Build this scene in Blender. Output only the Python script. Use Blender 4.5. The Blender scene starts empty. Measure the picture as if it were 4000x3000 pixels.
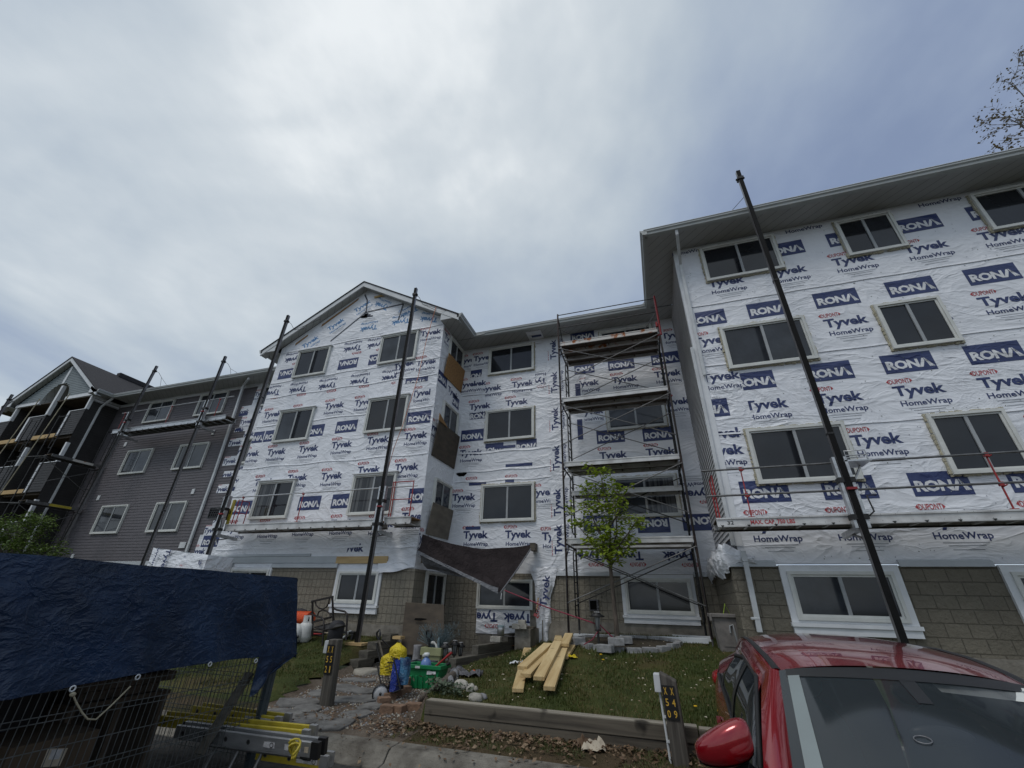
import bpy, bmesh, math, random
from mathutils import Vector, Matrix, noise
R=math.radians
scene=bpy.context.scene; COL=scene.collection
random.seed(7)
# ---------------------------------------------------------------- camera, sky, sun
H=1.7; F=1626.41; PITCH,YAW,ROLL=R(27.682),R(-18.589),R(1.4795)
fw=Vector((math.sin(YAW)*math.cos(PITCH),math.cos(YAW)*math.cos(PITCH),math.sin(PITCH)))
rt0=Vector((math.cos(YAW),-math.sin(YAW),0)); up0=rt0.cross(fw)
RT=math.cos(ROLL)*rt0+math.sin(ROLL)*up0; UP=-math.sin(ROLL)*rt0+math.cos(ROLL)*up0
cd=bpy.data.cameras.new("camera"); cam=bpy.data.objects.new("camera",cd); COL.objects.link(cam)
cd.sensor_fit='HORIZONTAL'; cd.sensor_width=36; cd.lens=F/4000*36; cd.clip_start=.05; cd.clip_end=5000
m=Matrix((RT,UP,-fw)).transposed().to_4x4(); m.translation=Vector((0,0,H)); cam.matrix_world=m
scene.camera=cam
scene.view_settings.view_transform='Standard'; scene.view_settings.look='None'
scene.view_settings.exposure=0.2; scene.view_settings.gamma=1
SUN_EL,SUN_AZ=R(58),R(205)      # azimuth measured clockwise from +Y
sd=bpy.data.lights.new("sun","SUN"); sd.energy=.9; sd.angle=R(18); sd.color=(1,.96,.9)
so=bpy.data.objects.new("sun",sd); COL.objects.link(so)
sdir=Vector((math.sin(SUN_AZ)*math.cos(SUN_EL),math.cos(SUN_AZ)*math.cos(SUN_EL),math.sin(SUN_EL)))
so.rotation_euler=sdir.to_track_quat('Z','Y').to_euler(); so.location=(0,-20,30)
w=bpy.data.worlds.new("World"); scene.world=w; w.use_nodes=True
nt=w.node_tree; nt.nodes.clear(); N=nt.nodes.new; L=nt.links.new
out=N('ShaderNodeOutputWorld'); bg=N('ShaderNodeBackground'); L(bg.outputs[0],out.inputs[0]); bg.inputs[1].default_value=.1
sky=N('ShaderNodeTexSky'); sky.sky_type='NISHITA'; sky.sun_disc=False; sky.sun_elevation=SUN_EL; sky.sun_rotation=SUN_AZ
tc=N('ShaderNodeTexCoord'); sp=N('ShaderNodeSeparateXYZ'); L(tc.outputs['Generated'],sp.inputs[0])
def mth(op,a,b=None,c=None,clamp=False,nt=nt):
    n=nt.nodes.new('ShaderNodeMath'); n.operation=op; n.use_clamp=clamp
    for i,v in enumerate((a,b,c)):
        if v is None: continue
        if isinstance(v,(int,float)): n.inputs[i].default_value=v
        else: nt.links.new(v,n.inputs[i])
    return n.outputs[0]
zz=mth('ADD',mth('MAXIMUM',sp.outputs[2],0.0),.22)
cb=N('ShaderNodeCombineXYZ'); L(mth('DIVIDE',sp.outputs[0],zz),cb.inputs[0]); L(mth('DIVIDE',sp.outputs[1],zz),cb.inputs[1])
mp=N('ShaderNodeMapping'); mp.inputs['Rotation'].default_value=(0,0,R(-28)); mp.inputs['Scale'].default_value=(.8,.6,1); mp.inputs['Location'].default_value=(3.3,1.7,0); L(cb.outputs[0],mp.inputs[0])
n1=N('ShaderNodeTexNoise'); n1.inputs['Scale'].default_value=1.1; n1.inputs['Detail'].default_value=5; n1.inputs['Roughness'].default_value=.55; n1.inputs['Distortion'].default_value=.9; L(mp.outputs[0],n1.inputs['Vector'])
n2=N('ShaderNodeTexNoise'); n2.inputs['Scale'].default_value=2.6; n2.inputs['Detail'].default_value=6; n2.inputs['Roughness'].default_value=.6; L(mp.outputs[0],n2.inputs['Vector'])
# thick bright cloud over most of the sky, thinner blue-grey cloud towards one quarter of it
def ddot(v,p=None):
    n=N('ShaderNodeVectorMath'); n.operation='DOT_PRODUCT'; L(tc.outputs['Generated'],n.inputs[0]); n.inputs[1].default_value=v.normalized(); return n.outputs['Value']
thin=mth('POWER',mth('MAXIMUM',ddot(RT*(1650/F)+UP*(1150/F)+fw),0.0),3.0)
nn=mth('ADD',mth('MULTIPLY',mth('SUBTRACT',n1.outputs['Fac'],.5),1.6),mth('MULTIPLY',mth('SUBTRACT',n2.outputs['Fac'],.5),.7))
gl=mth('POWER',mth('MAXIMUM',ddot(RT*(-150/F)+UP*(1500/F)+fw),0.0),9)
bank=mth('ADD',mth('ADD',mth('SUBTRACT',.57,mth('MULTIPLY',thin,.40)),nn),mth('MULTIPLY',gl,.40))
cr=N('ShaderNodeValToRGB'); e=cr.color_ramp.elements; cr.color_ramp.interpolation='B_SPLINE'
e[0].position=.0; e[0].color=(1.9,2.45,3.75,1)
e[1].position=1.0; e[1].color=(8.3,8.6,8.7,1)
a=e.new(.30); a.color=(2.9,3.55,4.75,1)
a=e.new(.60); a.color=(4.3,4.95,5.55,1)
a=e.new(.85); a.color=(5.9,6.4,6.75,1)
for k in e: k.color=tuple(v/10 for v in k.color[:3])+(1,)
L(bank,cr.inputs[0])
sc10=N('ShaderNodeVectorMath'); sc10.operation='SCALE'; L(cr.outputs[0],sc10.inputs[0]); sc10.inputs['Scale'].default_value=10
mx=N('ShaderNodeMix'); mx.data_type='RGBA'; mx.inputs['Factor'].default_value=.9; L(sky.outputs[0],mx.inputs['A']); L(sc10.outputs[0],mx.inputs['B'])
L(mx.outputs['Result'],bg.inputs[0])
# ---------------------------------------------------------------- pixel rays onto real planes
S8,S7=800/2212,700/2212
ORG=dict(A=(2480,850,S8),B=(3200,550,S8),C=(3200,1100,S8),D=(3200,1600,S8),E=(2500,1450,S8),F=(3200,2100,S8),G=(2500,2000,S8),H=(1000,1080,S8),I=(800,1500,S8),J=(700,1900,S8),
 K=(1500,1150,S7),L=(1500,1600,S7),M=(2100,1120,S7),N=(2100,1600,S7),O=(2100,2050,S7),P=(0,1300,1000/1843),Q=(1500,2050,S7),U=(1350,2350,600/2212),V=(1000,2280,450/2196),
 W=(1900,2350,600/2212),X=(0,1380,500/2183),Y=(0,1750,500/1843),Z=(2500,2300,1500/2212),c=(0,2100,1200/2212),d=(1000,2000,1200/1991),e=(1800,2000,1200/1991),s=(0,0,1))
def ray(c,x,y):
    o=ORG[c]; X=o[0]+x*o[2]; Y=o[1]+y*o[2]
    return RT*((X-2000)/F)+UP*(-(Y-1500)/F)+fw
O0=Vector((0,0,H))
def PY(c,x,y,Y): d=ray(c,x,y); return O0+d*(Y/d.y)
def PX(c,x,y,X): d=ray(c,x,y); return O0+d*(X/d.x)
def PZ(c,x,y,z): d=ray(c,x,y); return O0+d*((z-H)/d.z)
def lerp(t,pts):
    if t<=pts[0][0]: return pts[0][1]
    for (a,b),(c,d) in zip(pts,pts[1:]):
        if t<=c: return b+(d-b)*(t-a)/(c-a)
    return pts[-1][1]
def sst(a,b,t): t=max(0,min(1,(t-a)/(b-a))); return t*t*(3-2*t)
def z_right(y): return lerp(y,[(6.56,.44),(8,.66),(10.3,1.0),(12.6,1.05)])
def z_path(y): return lerp(y,[(5.6,.15),(7,.2),(9,.3),(11,.45),(12.6,.5)])
def z_left(y): return lerp(y,[(5.6,.15),(6.8,.22),(8.5,.5),(10.2,.85),(12.6,.9)])
def x_right(y): return lerp(y,[(6.3,-3.35),(7.2,-3.7),(8.0,-3.85),(9.2,-4.06),(10.5,-3.92),(12.6,-3.58)])
def x_left(y): return lerp(y,[(5.6,-5.9),(7,-6.1),(8.5,-6.45),(12,-6.45)])
def ground(x,y):
    n=.02*noise.noise((x*.9,y*.9,0))
    zr,zp,zl=z_right(y),z_path(y),z_left(y)
    if y<6.56: zr=lerp(y,[(5.7,.15),(6.5,.19)])
    else: zr-=lerp(y,[(6.6,.0),(8,.12),(9.2,.27),(10.5,.42),(12.4,.30)])*sst(2.3,0,x-x_right(y))
    t=sst(x_right(y)-.06,x_right(y)+.06,x); s=sst(x_left(y)-.3,x_left(y)+.02,x)
    b=zp*s+zl*(1-s)
    return b*(1-t)+zr*t+n
def PG(c,x,y,dz=0):
    d=ray(c,x,y); t=1.0
    for i in range(4000):
        p=O0+d*t
        if p.y>5.55 and p.z<=ground(p.x,p.y)+dz: return p
        if p.y<=5.55 and p.z<=dz: return p
        t+=.005 if t<4 else .01
    return p
# ---------------------------------------------------------------- materials
MATS={}
def node_mat(name):
    m=bpy.data.materials.new(name); m.use_nodes=True; nt=m.node_tree; b=nt.nodes['Principled BSDF']
    MATS[name]=m; return m,nt,b
def setp(b,rough=.6,metal=0,spec=.5,coat=0):
    b.inputs['Roughness'].default_value=rough; b.inputs['Metallic'].default_value=metal; b.inputs['Specular IOR Level'].default_value=spec
    if coat: b.inputs['Coat Weight'].default_value=coat; b.inputs['Coat Roughness'].default_value=.03
def pos(nt,obj=False):
    if obj: n=nt.nodes.new('ShaderNodeTexCoord'); return n.outputs['Object']
    n=nt.nodes.new('ShaderNodeNewGeometry'); return n.outputs['Position']
def noi(nt,vec,scale,detail=4,rough=.55,dist=0,sc=None):
    if sc:
        mp=nt.nodes.new('ShaderNodeMapping'); mp.inputs['Scale'].default_value=sc; nt.links.new(vec,mp.inputs[0]); vec=mp.outputs[0]
    n=nt.nodes.new('ShaderNodeTexNoise'); n.inputs['Scale'].default_value=scale; n.inputs['Detail'].default_value=detail; n.inputs['Roughness'].default_value=rough; n.inputs['Distortion'].default_value=dist
    nt.links.new(vec,n.inputs['Vector']); return n.outputs['Fac']
def ramp(nt,fac,stops):
    r=nt.nodes.new('ShaderNodeValToRGB'); e=r.color_ramp.elements
    while len(e)<len(stops): e.new(.5)
    for k,(p,c) in zip(e,stops): k.position=p; k.color=(*c,1)
    nt.links.new(fac,r.inputs[0]); return r.outputs[0]
def mixc(nt,f,a,b,mode='MIX'):
    n=nt.nodes.new('ShaderNodeMix'); n.data_type='RGBA'; n.blend_type=mode
    for i,v in (('Factor',f),('A',a),('B',b)):
        if isinstance(v,(int,float)): n.inputs[i].default_value=v
        elif isinstance(v,tuple): n.inputs[i].default_value=(*v,1)
        else: nt.links.new(v,n.inputs[i])
    return n.outputs['Result']
def bump(nt,b,h,dist,strength=1.0):
    n=nt.nodes.new('ShaderNodeBump'); n.inputs['Distance'].default_value=dist; n.inputs['Strength'].default_value=strength
    nt.links.new(h,n.inputs['Height']); nt.links.new(n.outputs[0],b.inputs['Normal'])
def mat(name,c1,c2=None,scale=6,rough=.6,metal=0,spec=.5,bmp=0,bscale=None,sc=None,obj=False,coat=0,detail=5,lo=.35,hi=.65):
    m,nt,b=node_mat(name); setp(b,rough,metal,spec,coat)
    if c2 is None: c2=tuple(v*.82 for v in c1)
    v=pos(nt,obj); f=noi(nt,v,scale,detail,sc=sc)
    nt.links.new(ramp(nt,f,[(lo,c2),(hi,c1)]),b.inputs['Base Color'])
    if bmp: bump(nt,b,noi(nt,v,bscale or scale*4,5,sc=sc),bmp)
    return m
def wrap_bump(nt,b,amp=1.0):
    v=pos(nt)
    def crease(scale,sc,rot,seed):
        mp=nt.nodes.new('ShaderNodeMapping'); mp.inputs['Rotation'].default_value=(0,R(rot),0); mp.inputs['Scale'].default_value=sc; mp.inputs['Location'].default_value=(seed,seed*.7,seed*.3)
        nt.links.new(v,mp.inputs[0])
        n=noi(nt,mp.outputs[0],scale,3,.5,1.6)
        return mth('POWER',mth('SUBTRACT',1.0,mth('MULTIPLY',mth('ABSOLUTE',mth('SUBTRACT',n,.5,nt=nt),nt=nt),5.0,nt=nt),clamp=True,nt=nt),2.2,nt=nt)
    c1=crease(1.1,(1,1,2.2),28,3); c2=crease(2.3,(.6,1,1.5),-40,9); c3=crease(4.8,(1,1,1),10,1)
    big=noi(nt,v,.9,2)
    c4=crease(.55,(1,1,1.6),14,21)
    msk=mth('MULTIPLY',mth('SUBTRACT',noi(nt,v,.55,2),.38,nt=nt),3.6,clamp=True,nt=nt); c2=mth('MULTIPLY',c2,msk,nt=nt); c3=mth('MULTIPLY',c3,msk,nt=nt)
    h=mth('ADD',mth('ADD',mth('ADD',mth('MULTIPLY',c4,1.1,nt=nt),mth('MULTIPLY',c1,.45,nt=nt),nt=nt),mth('MULTIPLY',c2,.42,nt=nt),nt=nt),mth('ADD',mth('MULTIPLY',c3,.2,nt=nt),mth('MULTIPLY',big,2.2,nt=nt),nt=nt),nt=nt)
    fine=noi(nt,v,26,3)
    h=mth('ADD',h,mth('MULTIPLY',fine,.05,nt=nt),nt=nt)
    bump(nt,b,h,.014*amp)
    return v
def wrapmat(name,c,c2,rough=.42,amp=1.0):
    m,nt,b=node_mat(name); setp(b,rough,0,.5); v=wrap_bump(nt,b,amp)
    f=noi(nt,v,1.7,6,.6); g=noi(nt,v,60,2)
    nt.links.new(mixc(nt,mth('MULTIPLY',g,.12,nt=nt),ramp(nt,f,[(.3,c2),(.62,c)]),tuple(x*.75 for x in c)),b.inputs['Base Color'])
wrapmat('wrap',(.80,.82,.86),(.71,.73,.775))
wrapmat('wrap_patch',(.79,.81,.85),(.70,.72,.76),amp=1.6)
for k,c in dict(navy=(.026,.042,.14),red=(.44,.05,.06),lblue=(.09,.25,.50),print_white=(.76,.77,.79),grey=(.36,.38,.42),tape=(.025,.03,.05)).items(): wrapmat(k,c,tuple(v*.85 for v in c),.4)
def brickmat(name,c1,c2,cm,bw,bh,off,mortar,rough=.9,bmp=.02,nb=14,cv=.42):
    m,nt,b=node_mat(name); setp(b,rough,0,.25); v=pos(nt)
    s=nt.nodes.new('ShaderNodeSeparateXYZ'); nt.links.new(v,s.inputs[0]); c=nt.nodes.new('ShaderNodeCombineXYZ')
    nt.links.new(mth('ADD',s.outputs[0],s.outputs[1],nt=nt),c.inputs[0]); nt.links.new(mth('ADD',s.outputs[2],.02,nt=nt),c.inputs[1])
    t=nt.nodes.new('ShaderNodeTexBrick'); t.offset=off; t.inputs['Scale'].default_value=1; t.inputs['Brick Width'].default_value=bw; t.inputs['Row Height'].default_value=bh; t.inputs['Mortar Size'].default_value=mortar; t.inputs['Mortar Smooth'].default_value=.4; t.inputs['Bias'].default_value=-.2
    t.inputs['Color1'].default_value=(*c1,1); t.inputs['Color2'].default_value=(*c2,1); t.inputs['Mortar'].default_value=(*cm,1); nt.links.new(c.outputs[0],t.inputs[0])
    f=noi(nt,v,nb,6,.65); g=noi(nt,v,1.3,4)
    col=mixc(nt,mth('MULTIPLY',f,cv*1.6,nt=nt),t.outputs[0],tuple(x*.45 for x in c1))
    col=mixc(nt,mth('MULTIPLY',mth('SUBTRACT',g,.25,nt=nt),.75,nt=nt),col,tuple(x*.5 for x in c2))
    nt.links.new(col,b.inputs['Base Color'])
    h=mth('SUBTRACT',mth('MULTIPLY',f,1.2,nt=nt),mth('MULTIPLY',t.outputs['Fac'],.9,nt=nt),nt=nt); bump(nt,b,h,bmp)
brickmat('block',(.33,.30,.24),(.28,.255,.205),(.17,.155,.125),.142,.198,0,.007,bmp=.03)
brickmat('block_long',(.26,.235,.185),(.215,.195,.155),(.13,.118,.095),.30,.198,.5,.007,bmp=.03)
brickmat('soffit',(.46,.47,.46),(.45,.46,.45),(.12,.12,.12),.305,60,0,.009,.55,.002,5,.04)
brickmat('soffit_side',(.46,.47,.46),(.45,.46,.45),(.12,.12,.12),.305,60,0,.009,.55,.002,5,.04)
mat('concrete',(.27,.25,.215),(.17,.155,.13),5,.9,spec=.2,bmp=.01,bscale=30)
mat('curb_concrete',(.225,.21,.18),(.09,.08,.068),4,.92,spec=.2,bmp=.014,bscale=45,lo=.33,hi=.66,detail=8)
mat('asphalt',(.075,.072,.068),(.04,.04,.04),9,.93,spec=.2,bmp=.015,bscale=120)
mat('siding_dark',(.124,.114,.124),(.10,.093,.101),3,.55,bmp=.001,bscale=40,sc=(1,1,8))
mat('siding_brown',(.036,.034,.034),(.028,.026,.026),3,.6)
mat('siding_light',(.60,.60,.61),(.52,.52,.53),3,.5)
mat('siding_sage',(.20,.235,.245),(.17,.20,.21),3,.5)
mat('trim_white',(.74,.76,.78),(.66,.68,.70),4,.42,bmp=.001)
mat('metal_white',(.66,.68,.69),(.56,.58,.59),3,.38,spec=.5)
mat('flash',(.44,.47,.49),(.38,.41,.43),2,.35,spec=.6,bmp=.004,bscale=6)
mat('gutter',(.42,.44,.43),(.36,.38,.375),2,.4)
mat('vinyl',(.66,.67,.64),(.58,.59,.56),5,.45)
mat('foam',(.60,.56,.42),(.42,.39,.29),30,.9,bmp=.03,bscale=60)
mat('shingle',(.045,.042,.046),(.025,.024,.026),14,.95,bmp=.02,bscale=30)
mat('glass_dark',(.020,.023,.028),(.012,.013,.016),1.2,.06,spec=.5)
mat('glass_mid',(.034,.038,.046),(.016,.018,.022),2.2,.07,spec=.5); mat('glass_blind',(.085,.088,.09),(.02,.022,.026),1,.09,spec=.5,sc=(16,16,.02),lo=.45,hi=.55)
mat('glass_grey',(.050,.058,.070),(.020,.023,.028),1.6,.08,spec=.5)
mat('black_void',(.006,.006,.006),(.004,.004,.004),3,.9,spec=.1)
mat('pole_black',(.008,.008,.008),(.005,.005,.005),9,.75,spec=.2,bmp=.003,bscale=80)
mat('pole_side',(.26,.26,.27),(.17,.16,.165),6,.42,.55,sc=(6,6,.6))
mat('alu',(.56,.57,.58),(.40,.41,.42),3.5,.36,.75,sc=(1,4,4),bmp=.002,bscale=20)
mat('alu_paint',(.62,.62,.61),(.40,.39,.38),4,.5,.25,bmp=.002,lo=.25,hi=.6)
mat('rust_paint',(.58,.56,.53),(.36,.12,.03),5,.6,.1,lo=.38,hi=.47)
mat('ply_under',(.105,.082,.06),(.065,.05,.038),5,.85)
mat('steel_brown',(.045,.026,.022),(.03,.02,.018),8,.55,.3)
mat('steel_dark',(.035,.034,.034),(.02,.02,.02),8,.5,.4)
mat('galv',(.20,.20,.20),(.12,.12,.12),9,.45,.6)
mat('red_paint',(.38,.025,.025),(.25,.02,.02),8,.45)
mat('red_metal',(.30,.015,.02),(.2,.01,.015),8,.45)
mat('osb',(.36,.20,.075),(.19,.10,.04),22,.85,bmp=.004,bscale=40,lo=.3,hi=.7)
mat('ply_grey',(.095,.075,.054),(.052,.042,.032),3,.85,sc=(1,1,2.5),bmp=.003,lo=.3,hi=.7)
mat('ply_grey2',(.20,.175,.14),(.12,.105,.085),2.5,.85,sc=(1,1,2.5),bmp=.003,lo=.3,hi=.7)
def lumber(name,c1,c2,sc,obj=True):
    m,nt,b=node_mat(name); setp(b,.7,0,.3); v=pos(nt,obj)
    f=noi(nt,v,9,5,.6,.6,sc=sc); k=noi(nt,v,3.2,2,.5,0)
    col=ramp(nt,f,[(.3,c2),(.6,c1)])
    col=mixc(nt,ramp(nt,k,[(.66,(0,0,0)),(.74,(1,1,1))]),col,tuple(x*.4 for x in c2))
    nt.links.new(col,b.inputs['Base Color']); bump(nt,b,f,.003)
lumber('pine',(.64,.49,.26),(.42,.28,.12),(1,.08,1)); lumber('pine_x',(.58,.42,.21),(.42,.28,.13),(.1,1,1),False)
lumber('old_wood',(.135,.118,.092),(.058,.050,.040),(.07,1,1.6),False); lumber('old_wood_y',(.12,.11,.09),(.055,.05,.042),(1,.08,1.6),False)
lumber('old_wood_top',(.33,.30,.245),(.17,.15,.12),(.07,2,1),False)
lumber('post_wood',(.12,.11,.095),(.045,.041,.035),(2.2,2.2,.08),True)
mat('brick',(.25,.155,.10),(.15,.095,.065),9,.95,bmp=.015,bscale=30)
mat('paver_grey',(.33,.335,.335),(.21,.21,.21),8,.95,bmp=.012,bscale=40)
mat('stone_flag',(.20,.195,.185),(.075,.072,.068),5,.88,bmp=.025,bscale=9,lo=.3,hi=.7)
mat('stone_round',(.40,.37,.31),(.27,.25,.21),6,.9,bmp=.01)
mat('rock_white',(.46,.435,.38),(.27,.255,.225),7,.85,bmp=.02,bscale=12)
mat('rock_grey',(.28,.28,.29),(.16,.16,.165),5,.9,bmp=.03,bscale=10)
mat('bark',(.13,.105,.085),(.06,.05,.04),14,.95,bmp=.012,bscale=40,sc=(1,1,.35))
mat('twig',(.24,.22,.20),(.16,.145,.13),9,.9)
def leafmat(name,c1,c2,scale=3,tr=.25):
    m,nt,b=node_mat(name); setp(b,.55,0,.35); v=pos(nt); f=noi(nt,v,scale,3)
    nt.links.new(ramp(nt,f,[(.3,c2),(.7,c1)]),b.inputs['Base Color'])
    t=nt.nodes.new('ShaderNodeBsdfTranslucent'); nt.links.new(ramp(nt,f,[(.3,c2),(.7,c1)]),t.inputs[0]); ms=nt.nodes.new('ShaderNodeMixShader'); ms.inputs[0].default_value=tr
    o=nt.nodes['Material Output']; nt.links.new(b.outputs[0],ms.inputs[1]); nt.links.new(t.outputs[0],ms.inputs[2]); nt.links.new(ms.outputs[0],o.inputs[0])
leafmat('leaf_bright',(.34,.42,.045),(.17,.26,.025),4,.35); leafmat('leaf_bush',(.12,.18,.03),(.045,.085,.018),5,.25)
leafmat('leaf_bud',(.26,.20,.10),(.17,.14,.08),5,.2); leafmat('leaf_dry',(.17,.105,.06),(.07,.042,.024),7,.1); leafmat('leaf_tan',(.28,.2,.125),(.15,.10,.06),7,.1)
leafmat('grass_a',(.085,.108,.024),(.05,.07,.016),1.5,.2); leafmat('grass_b',(.155,.135,.05),(.09,.085,.028),1.5,.2); leafmat('grass_blue',(.22,.29,.31),(.11,.16,.18),6,.1)
leafmat('herb',(.12,.15,.10),(.06,.085,.05),8,.15); leafmat('dandelion',(.8,.5,.02),(.6,.35,.01),8,.1)
def groundmat(name,stops,bmp=.03):
    m,nt,b=node_mat(name); setp(b,.95,0,.15); v=pos(nt)
    f=noi(nt,v,1.1,6,.65); g=noi(nt,v,34,4,.7)
    x=mth('ADD',mth('MULTIPLY',f,.72,nt=nt),mth('MULTIPLY',g,.28,nt=nt),nt=nt)
    nt.links.new(ramp(nt,x,stops),b.inputs['Base Color']); bump(nt,b,g,bmp)
groundmat('soil_grass',[(.36,(.030,.040,.012)),(.48,(.055,.068,.02)),(.56,(.085,.078,.028)),(.66,(.075,.055,.03))])
groundmat('verge_soil',[(.35,(.03,.035,.012)),(.47,(.06,.05,.025)),(.6,(.09,.065,.04))])
groundmat('gravel',[(.36,(.06,.045,.033)),(.48,(.125,.098,.075)),(.58,(.17,.14,.11)),(.68,(.24,.21,.18))],.03)
groundmat('garden_soil',[(.36,(.03,.024,.018)),(.5,(.06,.05,.038)),(.64,(.085,.075,.055))])
def tarpmat(name,c1,c2,rough,amp,sc=(1,1,1),scale=5,spec=.5):
    m,nt,b=node_mat(name); setp(b,rough,0,spec); v=pos(nt)
    n=noi(nt,v,scale,4,.55,.35,sc=sc); cr=mth('POWER',mth('SUBTRACT',1.0,mth('MULTIPLY',mth('ABSOLUTE',mth('SUBTRACT',n,.5,nt=nt),nt=nt),4.0,nt=nt),clamp=True,nt=nt),2.0,nt=nt)
    n2=noi(nt,v,scale*3,4,.6,.8,sc=sc)
    h=mth('ADD',mth('MULTIPLY',cr,.6,nt=nt),mth('MULTIPLY',n2,.55,nt=nt),nt=nt); bump(nt,b,h,amp)
    f=noi(nt,v,2.2,4); nt.links.new(ramp(nt,f,[(.35,c2),(.65,c1)]),b.inputs['Base Color'])
tarpmat('tarp_blue',(.009,.030,.078),(.005,.018,.046), .33,.013,(1,.75,1.2),5.5)
tarpmat('tarp_brown',(.040,.032,.033),(.024,.019,.020),.85,.03,(1,1,1),5,.15); tarpmat('tarp_grey',(.17,.175,.19),(.12,.125,.14),.5,.03)
tarpmat('poly_grey',(.13,.13,.14),(.09,.09,.10),.5,.03,scale=9)
tarpmat('bag_yellow',(.72,.56,.015),(.58,.43,.01),.35,.03,scale=9); tarpmat('bag_blue',(.02,.05,.33),(.012,.03,.22),.3,.02,scale=9); tarpmat('bag_aqua',(.10,.34,.56),(.015,.03,.10),.3,.02,scale=11)
mat('car_red',(.27,.004,.010),(.25,.004,.009),2,.22,.35,.5,coat=1.0)
mat('car_glass',(.016,.021,.026),(.012,.016,.02),1,.03,spec=.7); mat('car_shield',(.045,.056,.063),(.038,.047,.053),1.5,.05,spec=.8)
mat('rubber',(.012,.012,.013),(.009,.009,.01),8,.55); mat('car_trim',(.014,.014,.015),None,8,.35); mat('car_seal',(.22,.26,.26),(.2,.23,.23),3,.4)
mat('tail_red',(.30,.006,.008),None,6,.15); mat('chrome',(.6,.6,.62),None,4,.15,1.0)
mat('yellow_fg',(.52,.42,.04),(.38,.30,.035),7,.45,bmp=.002); mat('sticker',(.55,.55,.55),(.4,.4,.42),30,.5)
mat('plate_black',(.012,.012,.012),None,8,.4); mat('digit_gold',(.68,.42,.05),None,9,.45); mat('pvc_white',(.60,.62,.63),(.50,.52,.53),4,.4); mat('pvc_grey',(.36,.38,.39),None,5,.45)
mat('green_plastic',(.015,.23,.085),(.01,.17,.06),4,.38); mat('jug_blue',(.13,.23,.50),None,4,.35); mat('planter_green',(.30,.31,.16),(.24,.25,.13),5,.7)
mat('tub_grey',(.075,.08,.095),None,5,.5); mat('pot_stone',(.26,.26,.27),(.17,.17,.18),9,.85,bmp=.006); mat('statue',(.56,.56,.53),(.42,.42,.40),9,.8)
mat('bin_grey',(.24,.22,.205),(.15,.14,.13),6,.55,bmp=.003); mat('lime',(.36,.55,.03),None,5,.5); mat('tank_white',(.64,.64,.62),(.52,.52,.50),7,.45); mat('orange',(.72,.10,.02),(.52,.06,.015),26,.55,bmp=.01,bscale=50)
mat('chair_metal',(.02,.014,.012),(.014,.01,.009),8,.42,.3); mat('chair_mesh',(.035,.034,.034),None,40,.7)
mat('wheel_white',(.52,.53,.54),(.40,.41,.42),12,.45); mat('rope',(.42,.38,.27),(.3,.27,.19),30,.8); mat('strap_red',(.27,.03,.06),(.18,.02,.04),20,.6); mat('cord_orange',(.62,.17,.05),None,9,.6)
mat('paper',(.50,.44,.34),(.36,.31,.24),12,.8); mat('wire_green',(.13,.14,.14),(.08,.09,.09),6,.5,.3); mat('fence_post',(.085,.11,.13),(.06,.08,.095),6,.4,.4)
mat('cardboard',(.10,.07,.045),(.07,.05,.032),4,.85); mat('cushion',(.03,.03,.035),None,9,.8); mat('red_plastic',(.55,.05,.06),None,6,.4); mat('spout_white',(.70,.72,.73),(.62,.64,.65),3,.4)
b_=MATS['car_shield'].node_tree.nodes['Principled BSDF']; b_.inputs['Alpha'].default_value=.62
def M(k): return MATS[k]
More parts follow.
